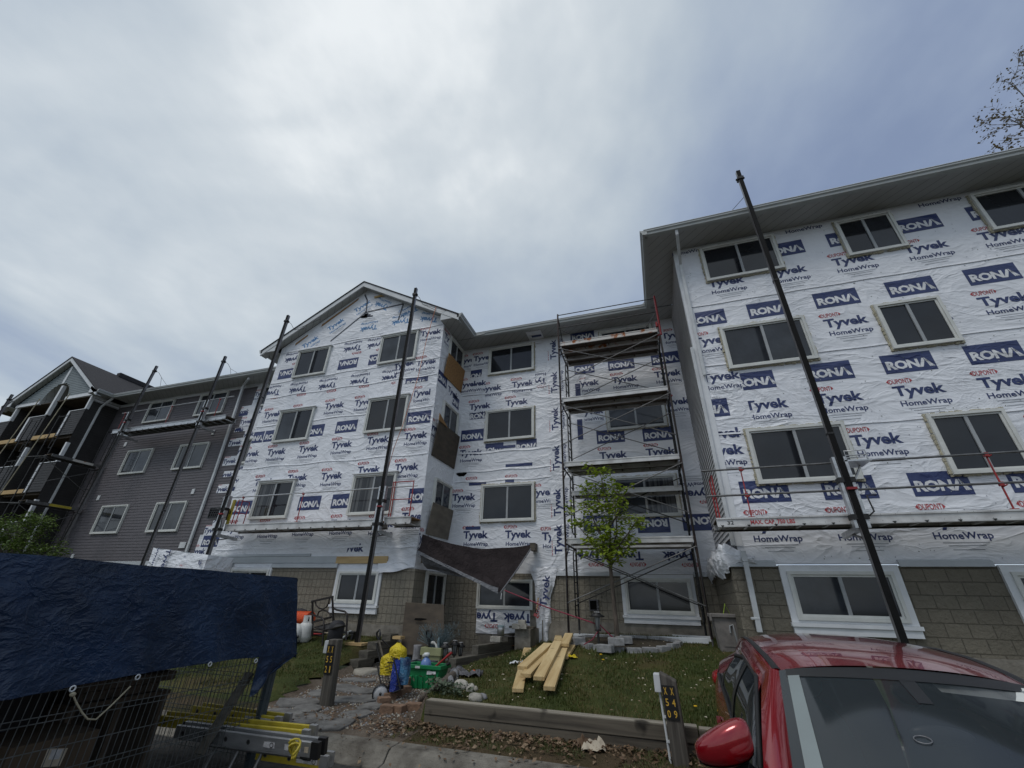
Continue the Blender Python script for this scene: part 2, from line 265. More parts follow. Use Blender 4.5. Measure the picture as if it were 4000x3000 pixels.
# ---------------------------------------------------------------- mesh builder
def V(*a): return Vector(a)
class MB:
    def __init__(s): s.v=[]; s.f=[]; s.fm=[]; s.mats=[]; s.sm=[]
    def mi(s,k):
        if k not in s.mats: s.mats.append(k)
        return s.mats.index(k)
    def add(s,vs,fs,k,smooth=False):
        o=len(s.v); s.v+= [tuple(p) for p in vs]; i=s.mi(k)
        for f in fs: s.f.append(tuple(a+o for a in f)); s.fm.append(i); s.sm.append(smooth)
        return s
    def box(s,a,b,k):
        x0,x1=sorted((a[0],b[0])); y0,y1=sorted((a[1],b[1])); z0,z1=sorted((a[2],b[2]))
        return s.add([(x0,y0,z0),(x1,y0,z0),(x1,y1,z0),(x0,y1,z0),(x0,y0,z1),(x1,y0,z1),(x1,y1,z1),(x0,y1,z1)],[(0,3,2,1),(4,5,6,7),(0,1,5,4),(1,2,6,5),(2,3,7,6),(3,0,4,7)],k)
    def hexa(s,p,k): return s.add(p,[(0,3,2,1),(4,5,6,7),(0,1,5,4),(1,2,6,5),(2,3,7,6),(3,0,4,7)],k)
    def bar(s,p,q,w,h,k,up=(0,0,1),tw=1.0):
        p,q=Vector(p),Vector(q); d=(q-p).normalized(); u=Vector(up)
        if abs(d.dot(u))>.98: u=Vector((0,1,0))
        r=d.cross(u).normalized(); u=r.cross(d)
        vs=[]
        for c,t in ((p,1),(q,tw)):
            for a,b in ((-1,-1),(1,-1),(1,1),(-1,1)): vs.append(c+r*(a*w*t/2)+u*(b*h*t/2))
        return s.add(vs,[(0,1,2,3),(7,6,5,4),(0,4,5,1),(1,5,6,2),(2,6,7,3),(3,7,4,0)],k)
    def tube(s,pts,r,k,n=8,caps=True):
        pts=[Vector(p) for p in pts]; rs=r if isinstance(r,(list,tuple)) else [r]*len(pts)
        u=None; vs=[]
        for i,p in enumerate(pts):
            d=(pts[min(i+1,len(pts)-1)]-pts[max(i-1,0)]).normalized()
            if u is None: u=d.orthogonal().normalized()
            else:
                u=(u-d*u.dot(d)); u=u.normalized() if u.length>1e-6 else d.orthogonal().normalized()
            w=d.cross(u)
            for j in range(n): a=2*math.pi*j/n; vs.append(p+(u*math.cos(a)+w*math.sin(a))*rs[i])
        fs=[(i*n+j,i*n+(j+1)%n,(i+1)*n+(j+1)%n,(i+1)*n+j) for i in range(len(pts)-1) for j in range(n)]
        s.add(vs,fs,k,True)
        if caps: s.add(vs[:n],[tuple(range(n))[::-1]],k); s.add(vs[-n:],[tuple(range(n))],k)
        return s
    def lathe(s,c,prof,k,n=20,axis=(0,0,1),sx=1,sy=1):
        c=Vector(c); a=Vector(axis).normalized(); u=a.orthogonal().normalized(); w=a.cross(u)
        vs=[c+a*z+(u*math.cos(2*math.pi*j/n)*sx+w*math.sin(2*math.pi*j/n)*sy)*max(r,.0005) for r,z in prof for j in range(n)]
        return s.add(vs,[(i*n+j,i*n+(j+1)%n,(i+1)*n+(j+1)%n,(i+1)*n+j) for i in range(len(prof)-1) for j in range(n)],k,True)
    def quad(s,a,b,c,d,k): return s.add([a,b,c,d],[(0,1,2,3)],k)
    def poly(s,pts,k): return s.add(pts,[tuple(range(len(pts)))],k)
    def prism(s,pts,off,k):
        pts=[Vector(p) for p in pts]; off=Vector(off); n=len(pts)
        return s.add(pts+[p+off for p in pts],[tuple(range(n))[::-1],tuple(range(n,2*n))]+[(i,(i+1)%n,n+(i+1)%n,n+i) for i in range(n)],k)
    def sheet(s,fn,nu,nv,k,smooth=True):
        vs=[fn(i/nu,j/nv) for j in range(nv+1) for i in range(nu+1)]
        return s.add(vs,[(j*(nu+1)+i,j*(nu+1)+i+1,(j+1)*(nu+1)+i+1,(j+1)*(nu+1)+i) for j in range(nv) for i in range(nu)],k,smooth)
    def blob(s,c,r,k,seed=0,amp=.18,n=12,fl=1.0,freq=1.6):
        c=Vector(c); r=Vector(r) if not isinstance(r,(int,float)) else Vector((r,r,r)); vs=[];m=n//2+2
        for i in range(m+1):
            t=math.pi*i/m
            for j in range(n):
                a=2*math.pi*j/n; d=Vector((math.sin(t)*math.cos(a),math.sin(t)*math.sin(a),math.cos(t)))
                q=1+amp*noise.noise(d*freq+Vector((seed*3.1,seed*1.7,seed)))*1.6
                if d.z<-.55: d=Vector((d.x,d.y,-.55-(abs(d.z)-.55)*fl))
                vs.append(c+Vector((d.x*r.x,d.y*r.y,d.z*r.z))*q)
        return s.add(vs,[(i*n+j,(i+1)*n+j,(i+1)*n+(j+1)%n,i*n+(j+1)%n) for i in range(m) for j in range(n)],k,True)
    def build(s,name,parent=None,bevel=0,seg=2,solid=0):
        me=bpy.data.meshes.new(name); o=bpy.data.objects.new(name,me); COL.objects.link(o)
        off=Vector((0,0,0)); q=parent
        while q is not None: off+=q.location; q=q.parent
        me.from_pydata([tuple(Vector(p)-off) for p in s.v],[],s.f)
        for k in s.mats: me.materials.append(MATS[k])
        me.polygons.foreach_set('material_index',s.fm); me.polygons.foreach_set('use_smooth',s.sm); me.update()
        if parent is not None: o.parent=parent
        if bevel: b=o.modifiers.new('b','BEVEL'); b.width=bevel; b.segments=seg; b.limit_method='ANGLE'; b.angle_limit=R(40)
        if solid: b=o.modifiers.new('s','SOLIDIFY'); b.thickness=solid
        return o
def tag(o,label,cat,group=None,kind=None):
    if label: o['label']=label
    if cat: o['category']=cat
    if group: o['group']=group
    if kind: o['kind']=kind
    return o
def thing(name,label,cat,loc=(0,0,0),group=None):
    o=bpy.data.objects.new(name,None); COL.objects.link(o); o.location=loc; o.empty_display_size=.1
    return tag(o,label,cat,group)
def struct(o): o['kind']='structure'; return o
def dup(root,loc=None,label=None,rotz=None):
    r=root.copy(); COL.objects.link(r)
    if loc is not None: r.location=loc
    if label: r['label']=label
    if rotz is not None: r.rotation_euler[2]=rotz
    for ch in list(root.children):
        c=ch.copy(); COL.objects.link(c); c.parent=r
        for g in list(ch.children): d=g.copy(); COL.objects.link(d); d.parent=c
    return r
# ---------------------------------------------------------------- lettering as flat mesh
_tx={}
def glyphs(txt,bold=.012,shear=0,space=1.0):
    key=(txt,bold,shear,space)
    if key not in _tx:
        cu=bpy.data.curves.new('lettering','FONT'); cu.body=txt; cu.size=1; cu.resolution_u=2; cu.offset=bold; cu.shear=shear; cu.space_character=space
        o=bpy.data.objects.new('lettering',cu); COL.objects.link(o); bpy.context.view_layer.update()
        me=bpy.data.meshes.new_from_object(o.evaluated_get(bpy.context.evaluated_depsgraph_get()))
        vs=[(v.co.x,v.co.y) for v in me.vertices]; fs=[tuple(p.vertices) for p in me.polygons]
        bpy.data.objects.remove(o); bpy.data.curves.remove(cu); bpy.data.meshes.remove(me)
        x0=min(v[0] for v in vs); x1=max(v[0] for v in vs); y0=min(v[1] for v in vs); y1=max(v[1] for v in vs)
        _tx[key]=([((x-x0)/(x1-x0),(y-y0)/(y1-y0)) for x,y in vs],fs)
    return _tx[key]
def flat(mb,vs,fs,k,frame,clip=None):
    """2-D shape in wall units (metres along u and z) onto frame(u,z); clip=(u0,u1,z0,z1)"""
    if clip:
        bm=bmesh.new(); bv=[bm.verts.new((u,z,0)) for u,z in vs]
        for f in fs:
            try: bm.faces.new([bv[i] for i in f])
            except ValueError: pass
        for co,no in (((clip[0],0,0),(-1,0,0)),((clip[1],0,0),(1,0,0)),((0,clip[2],0),(0,-1,0)),((0,clip[3],0),(0,1,0))):
            bmesh.ops.bisect_plane(bm,geom=bm.verts[:]+bm.edges[:]+bm.faces[:],plane_co=co,plane_no=no,clear_outer=True)
        bm.verts.index_update(); vs=[(v.co.x,v.co.y) for v in bm.verts]; fs=[tuple(v.index for v in f.verts) for f in bm.faces]; bm.free()
        if not fs: return
    mb.add([frame(u,z) for u,z in vs],fs,k)
def text(mb,txt,cu,cz,w,h,k,frame,rot=0,bold=.012,shear=0,clip=None,space=1.0):
    vs,fs=glyphs(txt,bold,shear,space); c,s=math.cos(R(rot)),math.sin(R(rot)); out=[]
    for x,y in vs: a,b=(x-.5)*w,(y-.5)*h; out.append((cu+a*c-b*s,cz+a*s+b*c))
    flat(mb,out,fs,k,frame,clip)
def shape(mb,pts,cu,cz,k,frame,rot=0,clip=None):
    c,s=math.cos(R(rot)),math.sin(R(rot)); flat(mb,[(cu+a*c-b*s,cz+a*s+b*c) for a,b in pts],[tuple(range(len(pts)))],k,frame,clip)
def rona(mb,u,z,fr,rot=0,clip=None,dark=False,s=1.0):
    f2=lambda a,b:fr(a,b,.002); 
    shape(mb,[(-.425*s,-.215*s),(.425*s,-.215*s),(.425*s,.215*s),(-.425*s,.215*s)],u,z,'navy',fr,rot,clip)
    c,sn=math.cos(R(rot)),math.sin(R(rot)); T=lambda a,b:(u+(a*c-b*sn)*s,z+(a*sn+b*c)*s)
    x,y=T(-.10,-.035); text(mb,'RON',x,y,.54*s,.20*s,'print_white',f2,rot,.045,0,clip,.92)
    # the last letter: one solid slanted leg, the other leg cut into three strokes
    shape(mb,[(a*s,b*s) for a,b in ((.158,-.135),(.215,-.135),(.272,.0),(.268,.065),(.242,.065))],u,z,'print_white',f2,rot,clip)
    for i in range(3):
        t=.065-.028*i; shape(mb,[((.274+.014*i)*s,t*s),((.292+.014*i)*s,t*s),((.345+.030*i)*s,-.135*s),((.322+.030*i)*s,-.135*s)],u,z,'print_white',f2,rot,clip)
def dupont(mb,u,z,fr,rot=0,clip=None,s=1.0):
    text(mb,'DUPONT',u,z,.33*s,.105*s,'red',fr,rot,.018,0,clip)
    for sg in (-1,1): shape(mb,[(sg*.172*s,-.05*s),(sg*.215*s,0),(sg*.172*s,.05*s)],u,z,'red',fr,rot,clip)
def unit(mb,u,z,fr,rot=0,clip=None,col='navy',s=1.0,d=True,hw=True,only=None):
    c,sn=math.cos(R(rot)),math.sin(R(rot)); T=lambda a,b:(u+(a*c-b*sn)*s,z+(a*sn+b*c)*s)
    if d and col=='navy': x,y=T(-.25,.245); dupont(mb,x,y,fr,rot,clip,s)
    text(mb,'Tyvek',u,z,.82*s,.29*s,col,fr,rot,.034,0,clip,.97)
    if hw:
        x,y=T(.02,-.255); text(mb,'HomeWrap',x,y,.80*s,.148*s,col,fr,rot,.020,0,clip)
        for i,(a,wd) in enumerate(((.30,.62),(.345,.5),(.41,.42))):
            x,y=T(.02,-.05-a); shape(mb,[(-wd*s/2,-.006*s),(wd*s/2,-.006*s),(wd*s/2,.006*s),(-wd*s/2,.006*s)],x,y,'grey',fr,rot,clip)
def frontY(Y,off=.004): return lambda u,z,e=0:(u,Y-off-e,z)
def sideX(X,off=.004): return lambda u,z,e=0:(X+off+e,u,z)      # faces +X, u runs along Y
# ---------------------------------------------------------------- windows
def ring(mb,fr,u0,u1,z0,z1,w,o0,o1,k):
    """picture-frame of four mitred bars from depth o0 to o1 (outward)"""
    A=[(u0,z0),(u1,z0),(u1,z1),(u0,z1)]; B=[(u0+w,z0+w),(u1-w,z0+w),(u1-w,z1-w),(u0+w,z1-w)]
    vs=[fr(*a,o0) for a in A]+[fr(*b,o0) for b in B]+[fr(*a,o1) for a in A]+[fr(*b,o1) for b in B]; fs=[]
    for i in range(4):
        j=(i+1)%4; fs+=[(8+i,8+j,12+j,12+i),(i,j,8+j,8+i),(4+i,12+i,12+j,4+j),(i,4+i,4+j,j)]
    mb.add(vs,fs,k)
def plate(mb,fr,u0,u1,z0,z1,o0,o1,k):
    vs=[fr(u,z,o) for o in (o0,o1) for u,z in ((u0,z0),(u1,z0),(u1,z1),(u0,z1))]
    mb.add(vs,[(4,5,6,7),(0,1,5,4),(1,2,6,5),(2,3,7,6),(3,0,4,7),(0,3,2,1)],k)
def window(par,fr,u0,u1,z0,z1,foam=True,cap=False,split=.5,trim=0,sill=0,glass='glass_dark',drop=0):
    """slider window standing proud of the wall; optional foam bead, head flashing, wide trim and sill"""
    g=MB()
    if trim:
        ring(g,fr,u0-trim,u1+trim,z0-trim*.4,z1+trim,trim+.01,0,.05,'trim_white')
        if sill:
            plate(g,fr,u0-trim-.02,u1+trim+.02,z0-.06-trim*.4,z0-trim*.4-.002,0,.10,'trim_white')
            plate(g,fr,u0-trim,u1+trim,z0-sill-trim*.4,z0-.062-trim*.4,0,.07,'trim_white')
    ring(g,fr,u0,u1,z0,z1,.055,.0,.085,'vinyl'); ring(g,fr,u0+.055,u1-.055,z0+.055,z1-.055,.035,.0,.055,'vinyl')
    if cap: plate(g,fr,u0-.05,u1+.05,z1+.002,z1+.035,0,.12,'trim_white')
    um=u0+(u1-u0)*split
    plate(g,fr,um-.028,um+.028,z0+.09,z1-.09,.0,.052,'pvc_grey')
    if foam:
        n=random.randint(1,99)
        for side in range(4):
            ln=(u1-u0) if side%2==0 else (z1-z0); cnt=int(ln/.045)
            for i in range(cnt+1):
                t=i/cnt; a=.012+.022*abs(noise.noise((t*ln*9,n+side*3.3,0)))+random.random()*.008
                if random.random()<.12: continue
                p=[(u0+t*(u1-u0),z0-a*.4),(u1+a*.4,z0+t*(z1-z0)),(u0+t*(u1-u0),z1+a*.4),(u0-a*.4,z0+t*(z1-z0))][side]
                h=.03
                vs=[fr(p[0]+dx,p[1]+dz,o) for o in (0,a+.012) for dx,dz in ((-h,-a),(h,-a),(h,a),(-h,a))] if side%2==0 else [fr(p[0]+dx,p[1]+dz,o) for o in (0,a+.012) for dx,dz in ((-a,-h),(a,-h),(a,h),(-a,h))]
                g.add(vs,[(4,5,6,7),(0,1,5,4),(1,2,6,5),(2,3,7,6),(3,0,4,7)],'foam')
    o=g.build('window',par)
    for a,b,d,k in ((u0+.09,um-.028,.026,glass),(um+.028,u1-.09,.036,glass)):
        gk=k if random.random()<.45 else random.choice(('glass_dark','glass_mid','glass_grey','glass_blind'))
        q=MB(); plate(q,fr,a,b,z0+.09,z1-.09,.0,d,gk); q.build('pane',o)
    return o
def laps(mb,fr,u0,u1,z0,z1,k,h=.115,d=.014,holes=()):
    """clapboard courses; holes are (u0,u1,z0,z1) left out"""
    n=max(1,round((z1-z0)/h)); h=(z1-z0)/n
    for i in range(n):
        a=z0+i*h; b=a+h; segs=[(u0,u1)]
        for hu0,hu1,hz0,hz1 in holes:
            if a+h*.5>hz0 and a+h*.5<hz1:
                ns=[]
                for s,e in segs:
                    if hu1<=s or hu0>=e: ns.append((s,e)); continue
                    if s<hu0: ns.append((s,hu0))
                    if hu1<e: ns.append((hu1,e))
                segs=ns
        for s,e in segs: mb.add([fr(s,a,d),fr(e,a,d),fr(e,b,.002),fr(s,b,.002),fr(s,a,0),fr(e,a,0)],[(0,1,2,3),(4,5,1,0)],k)
# ---------------------------------------------------------------- ground
def grid(name,x0,x1,y0,y1,st,fn,k,cond=None):
    nx=int((x1-x0)/st); ny=int((y1-y0)/st); g=MB(); vs=[]
    for j in range(ny+1):
        for i in range(nx+1): x=x0+(x1-x0)*i/nx; y=y0+(y1-y0)*j/ny; vs.append((x,y,fn(x,y)))
    fs=[(j*(nx+1)+i,j*(nx+1)+i+1,(j+1)*(nx+1)+i+1,(j+1)*(nx+1)+i) for j in range(ny) for i in range(nx) if cond is None or cond(x0+(x1-x0)*(i+.5)/nx,y0+(y1-y0)*(j+.5)/ny)]
    g.add(vs,fs,k,True); return struct(g.build(name))
g=MB(); g.quad((-1500,-1500,-.35),(1500,-1500,-.35),(1500,1500,-.35),(-1500,1500,-.35),'soil_grass'); struct(g.build('ground'))
g=MB(); g.quad((-60,-40,0),(60,-40,0),(60,5.6,0),(-60,5.6,0),'asphalt'); struct(g.build('pavement'))
onpath=lambda x,y: y>5.78 and x_left(y)-.15<x<x_right(y)+.1
grid('lawn',-34,16,6.0,12.7,.1,ground,'soil_grass',lambda x,y: not onpath(x,y) and y>6.54)
grid('path',-7.2,-3,5.83,12.7,.09,lambda x,y:ground(x,y)-.004,'gravel',onpath)
grid('verge',-34,16,5.80,6.54,.08,lambda x,y:ground(x,min(y,6.5))+.004 if y>5.84 else .10,'verge_soil',lambda x,y: not onpath(x,y))
# kerb of cast lengths with a dished gutter
for i in range(-12,7):
    x0=i*2.4-.9; g=MB(); pr=[(5.40,.012),(5.52,.03),(5.60,.125),(5.64,.145),(5.86,.15),(5.88,.13),(5.88,-.1),(5.40,-.1)]
    g.prism([(x0+.008,y,z) for y,z in pr],(2.384,0,0),'curb_concrete')
    tagk=struct(g.build('kerb_length',bevel=.012)); tagk.location.z=.004*noise.noise((i*3.7,0,0))
# ---------------------------------------------------------------- apartment wings
Ym,Yg,Yr=12.5,10.7,9.35; ZS=10.36
def gutter(mb,p,q,out,k='gutter'):
    """K-profile gutter and fascia between p and q; out = outward direction"""
    p,q,o=Vector(p),Vector(q),Vector(out); pr=[(-.06,-.02),(.0,-.02),(.065,.0),(.075,.055),(.105,.085),(.105,.135),(-.06,.135)]
    mb.prism([p+o*a+Vector((0,0,b)) for a,b in pr],q-p,k)
    mb.prism([p+o*a+Vector((0,0,b)) for a,b in ((.10,.135),(.118,.135),(.118,.15),(.10,.15))],q-p,'metal_white')
def downspout(par,pts,w=.075,k='pvc_white',strap=()):
    g=MB()
    for a,b in zip(pts,pts[1:]): g.bar(a,b,w,w*.8,k,up=(0,1,0))
    for s in strap: g.box((s[0]-.07,s[1]-.05,s[2]-.02),(s[0]+.07,s[1]+.05,s[2]+.02),k)
    return g.build('downspout',par,bevel=.008)
def wins(par,fr,cols,rows,**kw):
    for a,b in cols:
        for c,d in rows: window(par,fr,a,b,c,d,**kw)
ROWS=[(9.08,10.21),(6.5,7.63),(3.88,5.03)]
# --- right wing
rw=thing('apartment_wing','large right wing wrapped in white house wrap above tan block, nearest the red car','building',(1.45,Yr,0))
g=MB(); fr=frontY(Yr)
g.box((1.45,Yr,2.44),(13.5,Yr+.12,ZS),'wrap')
for u in (2.59,3.96,5.32,6.69,8.05): rona(g,u,9.70,fr)
for u in (1.86,3.20,4.58,5.97,7.36,8.7): rona(g,u,8.0,fr,clip=(1.62,20,0,20))
for u in (3.92,5.30,6.67,8.05): rona(g,u,6.19,fr)
for u in (2.15,3.55,4.93,6.3,7.7): rona(g,u,3.75,fr)
for u in (2.5,3.86,5.21,6.60,7.95): unit(g,u,8.98,fr)
for u in (1.86,3.2,4.58,5.95,7.3,8.66): unit(g,u,7.33,fr,clip=(1.57,20,0,20))
for u in (3.93,5.27,6.6,8.0): unit(g,u,5.55,fr)
for u in (1.56,4.27,5.65,7.0): unit(g,u,4.61,fr,clip=(1.47,20,0,20))
for u in (2.15,3.52,4.90,6.28,7.65): unit(g,u,3.11,fr)
for u in (1.80,4.53,5.9,7.3,8.7): text(g,'HomeWrap',u,10.22,.8,.148,'navy',fr,0,.02)
# lapped edges of the sheets, each a thin second layer
for z in (8.38,6.66,4.97): g.add([fr(u,z+.006*math.sin(u*5)+dz,o) for i in range(61) for u in [1.46+i*.15] for dz,o in ((0,.001),(.0,.014),(.05,.002))],[(i*3+a,(i+1)*3+a,(i+1)*3+a+1,i*3+a+1) for i in range(60) for a in (0,1)],'wrap')
g.build('house_wrap',rw)
g=MB(); pf=lambda u,z,e=0:(u,Yr-.008-e,z)      # second, overlapping sheet by the corner
plate(g,fr,1.46,2.26,5.32,6.47,0,.003,'wrap_patch'); plate(g,fr,2.24,2.9,5.05,6.44,0,.005,'wrap_patch')
unit(g,1.86,6.34,pf,clip=(1.47,2.24,5.9,6.46),d=False); rona(g,1.45,5.61,pf,clip=(1.47,2.2,5,6)); rona(g,2.52,6.17,lambda u,z,e=0:(u,Yr-.011-e,z),clip=(2.25,2.9,5.5,6.5)); unit(g,2.60,5.55,lambda u,z,e=0:(u,Yr-.011-e,z),clip=(2.27,3.3,5.1,6.4),d=False); unit(g,1.67,4.98,pf,clip=(1.47,1.98,4.9,5.2),d=False)
g.build('wrap_patch',rw)
g=MB(); nst=0
for i in range(420):
    u=random.uniform(1.5,9.5); z=random.choice((9.4,8.6,8.3,7.8,6.9,6.5,5.9,5.2,4.9,4.2,3.4,3.2,2.62))+random.uniform(-.12,.12)
    if random.random()<.25: z=random.uniform(2.6,10.3)
    r=.011; g.add([fr(u+a*r,z+b*r,.004) for a,b in ((-1,0),(0,-1),(1,0),(0,1))],[(0,1,2,3)],'herb' if random.random()<.3 else 'grey')
g.build('cap_nails',rw)
wins(rw,fr,[(2.07,3.815),(5.15,6.29),(7.8,9.5)],ROWS)
fb=frontY(Yr,.022)
window(rw,fb,2.15,3.73,1.55,2.31,foam=False,trim=.10,sill=.17); window(rw,fb,5.26,7.0,1.55,2.31,foam=False,trim=.10,sill=.17)
g=MB(); ox=lambda u:(u)
g.box((1.27,Yr-.02,1.12),(13.5,Yr+.25,2.40),'block_long'); g.box((1.272,Yr+.25,1.12),(1.5,Ym,2.40),'block_long'); g.build('block_wall',rw)
g=MB(); g.box((1.24,Yr-.05,.4),(13.5,Yr+.3,1.118),'concrete'); g.box((1.245,Yr+.3,.4),(1.5,Ym,1.118),'concrete'); g.build('foundation',rw)
g=MB()
for a,b in ((1.25,2.02),(3.87,5.12)): g.prism([(a,Yr-.005,2.50),(a,Yr-.06,2.47),(a,Yr-.075,2.385),(a,Yr-.06,2.38),(a,Yr-.021,2.38)],(b-a,0,0),'flash')
g.build('flashing',rw)
# loose wrap bunched over the corner ledge
g=MB()
def fold(u,v):
    y=lerp(u,[(0,Ym-.02),(.55,Yr+.25),(.72,Yr-.06),(1,Yr-.07)]); x=lerp(u,[(0,1.22),(.55,1.20),(.72,1.26),(1,1.75)])
    n=noise.noise((u*14,v*5,2))*.05+noise.noise((u*30,v*9,4))*.02
    return (x-.03-.06*math.sin(v*3.1)-n,y-.03*math.sin(v*3.1)-n*.5,2.38+v*.40*(1-.55*sst(.7,1,u))+n+(.09*math.sin(u*9)-.16*(1-u))*(1-v))
g.sheet(fold,44,10,'wrap_patch'); g.build('loose_wrap',rw)
g=MB(); sx=lambda u,z,e=0:(1.45-e,u,z)
laps(g,sx,Yr+.1,Ym,2.95,ZS,'siding_light',.105,.024); g.build('siding',rw)
g=MB(); plate(g,sx,Yr+.02,Ym,2.38,2.95,0,.004,'tape'); g.build('sheathing',rw)
g=MB(); g.box((1.425,Yr-.022,2.75),(1.56,Yr-.002,ZS),'trim_white'); g.box((1.425,Yr-.002,2.75),(1.445,Yr+.11,ZS),'trim_white'); g.build('corner_post',rw)
g=MB(); g.box((.74,8.62,ZS),(13.5,Yr+.05,ZS+.02),'soffit'); g.box((.74,Yr+.05,ZS),(1.5,11.74,ZS+.018),'soffit_side'); g.build('soffit',rw)
g=MB(); gutter(g,(.70,8.60,ZS),(13.5,8.60,ZS),(0,-1,0)); gutter(g,(.72,8.50,ZS),(.72,11.78,ZS),(-1,0,0)); g.build('gutter',rw)
g=MB(); g.poly([(.66,8.55,ZS+.16),(13.5,8.55,ZS+.16),(13.5,17,ZS+2.6),(5,17,ZS+2.6),(.66,11.8,ZS+.9)],'shingle'); g.poly([(.66,8.55,ZS+.16),(.66,11.8,ZS+.9),(.66,11.8,ZS+.16)],'gutter'); g.build('roof',rw)
downspout(rw,[(1.50,8.60,ZS),(1.50,8.62,ZS-.16),(1.53,9.24,ZS-.62),(1.53,9.26,6.4)],.07)
downspout(rw,[(1.385,9.30,7.2),(1.385,9.29,2.75)],.07)
downspout(rw,[tuple(PY('G',1110,420,9.20)),tuple(PY('G',1140,540,9.18)),tuple(PY('G',1295,1300,9.24))],.085,strap=(tuple(PY('G',1245,1150,9.24)),))
# --- recessed middle wing
mw=thing('apartment_wing','recessed middle wing in patched white house wrap behind the tall scaffold tower','building',(-2.4,Ym,0))
g=MB(); fr=frontY(Ym); g.box((-6.2,Ym,2.44),(1.45,Ym+.12,ZS),'wrap')
for u,z,c in ((-5.37,9.88,None),(-5.92,8.81,(-6.18,-5.62,8,9.4)),(-5.60,8.80,(-5.63,-5.2,8,9.4)),(-5.0,8.53,(-5.22,-4.4,8.2,8.9)),(-3.8,8.55,(-4.4,-3.45,8,9.2)),(-5.39,7.86,None),(-4.01,7.85,None),(-5.61,6.15,(-6.2,-5.15,5,7)),(-5.75,4.66,None),(-5.26,3.49,None),(-3.89,3.48,None),(-3.12,4.69,(-3.6,-2.87,4,5.2)),(-2.75,3.4,(-3.2,-2.87,3,4)),(-5.98,9.87,(-6.18,-5.85,9,10.3)),
  (-1.55,8.25,(-1.8,-1.1,7.9,8.5)),(-.32,8.23,None),(1.02,8.24,(.5,1.38,7.8,8.7)),(-1.48,7.21,(-1.75,-1.1,6.8,7.5)),(1.09,7.24,None),(-.91,5.70,None),(.45,5.70,None),(1.43,9.65,(1.1,1.44,9,10))): unit(g,u,z,fr,0,c)
for u,z in ((1.22,4.48),(-1.89,2.92),(-.78,2.92),(.52,2.91),(-1.5,4.48)): unit(g,u,z,fr,180,hw=z>4)
for u,z,c in ((-5.62,9.20,(-5.85,-5.4,9.1,9.5)),(-5.37,7.55,(-5.75,-5.13,7.4,7.65)),(-5.61,6.80,None),(-4.80,6.23,(-5.1,-4.45,6.2,6.6)),(-3.62,6.26,(-4.0,-3.3,6.2,6.6)),(-1.69,8.87,(-1.95,-1.2,8.5,9.2)),(-.38,8.84,None),(1.01,8.84,None),(-1.6,10.2,None),(-.94,6.33,None),(.44,6.28,None),(-5.3,2.6,(-5.5,-4.8,2.4,2.7))): rona(g,u,z,fr,0,c)
for u,z in ((1.17,3.71),(-.01,3.68),(-1.5,3.76)): rona(g,u,z,fr,180)
for u,z in ((-5.53,5.29),(-4.15,5.28)): dupont(g,u,z,fr)
for u,z,w_,k in ((-3.9,5.63,.9,'navy'),(-5.3,5.1,.6,'navy'),(-4.2,5.12,.3,'navy'),(-4.4,6.28,.75,'navy'),(-5.36,3.72,.5,'navy')): plate(g,fr,u-w_/2,u+w_/2,z-.05,z+.05,0,.003,k)
for z in (8.35,6.12,5.16,5.5): g.add([fr(u,z+.02*math.sin(u*4)+dz,o) for i in range(41) for u in [-6.15+i*.083] for dz,o in ((0,.001),(.0,.016),(.06,.002))],[(i*3+a,(i+1)*3+a,(i+1)*3+a+1,i*3+a+1) for i in range(40) for a in (0,1)],'wrap')
g.build('house_wrap',mw)
g=MB(); f3=lambda u,z,e=0:(u,Ym-.010-e,z); plate(g,fr,-2.88,-2.13,2.45,10.33,0,.004,'wrap_patch')     # vertical strip, printed sideways
for z in (9.81,8.48,7.11,5.78,4.40,3.35): unit(g,-2.64,z,f3,90,clip=(-2.87,-2.14,2.46,10.3))
plate(g,fr,-1.96,-1.72,5.9,8.2,0,.005,'wrap_patch'); plate(g,fr,-1.95,-1.78,6.3,7.0,.005,.007,'navy'); plate(g,fr,-1.95,-1.78,7.7,8.3,.005,.007,'navy')
plate(g,fr,-3.36,-2.95,8.2,10.0,0,.005,'wrap_patch'); unit(g,-3.34,8.61,lambda u,z,e=0:(u,Ym-.012-e,z),180,clip=(-3.35,-2.96,8.3,9),d=True)
g.build('wrap_patch',mw)
# torn hanging strip beside the ground floor window
g=MB()
def hang(u,v):
    x=lerp(v,[(0,-3.55),(.25,-3.35),(1,-3.28)])+u*lerp(v,[(0,.85),(.2,.6),(.4,.42),(1,.34)]); n=noise.noise((u*6,v*5,1))
    return (x+.04*n,Ym-.05-.10*math.sin(u*9+v*2)*min(1,v*3)*.5-.12*v*(1-v)-.03*n,2.62-1.95*v*(1-.06*math.cos(u*7)))
g.sheet(hang,22,34,'wrap_patch')
hf=lambda u,z,e=0:(u,Ym-.20-e,z); text(g,'Tyvek',-3.02,2.0,.8,.26,'navy',lambda u,z,e=0:(u,Ym-.17,z),82,.028); dupont(g,-3.25,1.55,lambda u,z,e=0:(u,Ym-.19,z),88)
g.build('torn_wrap',mw)
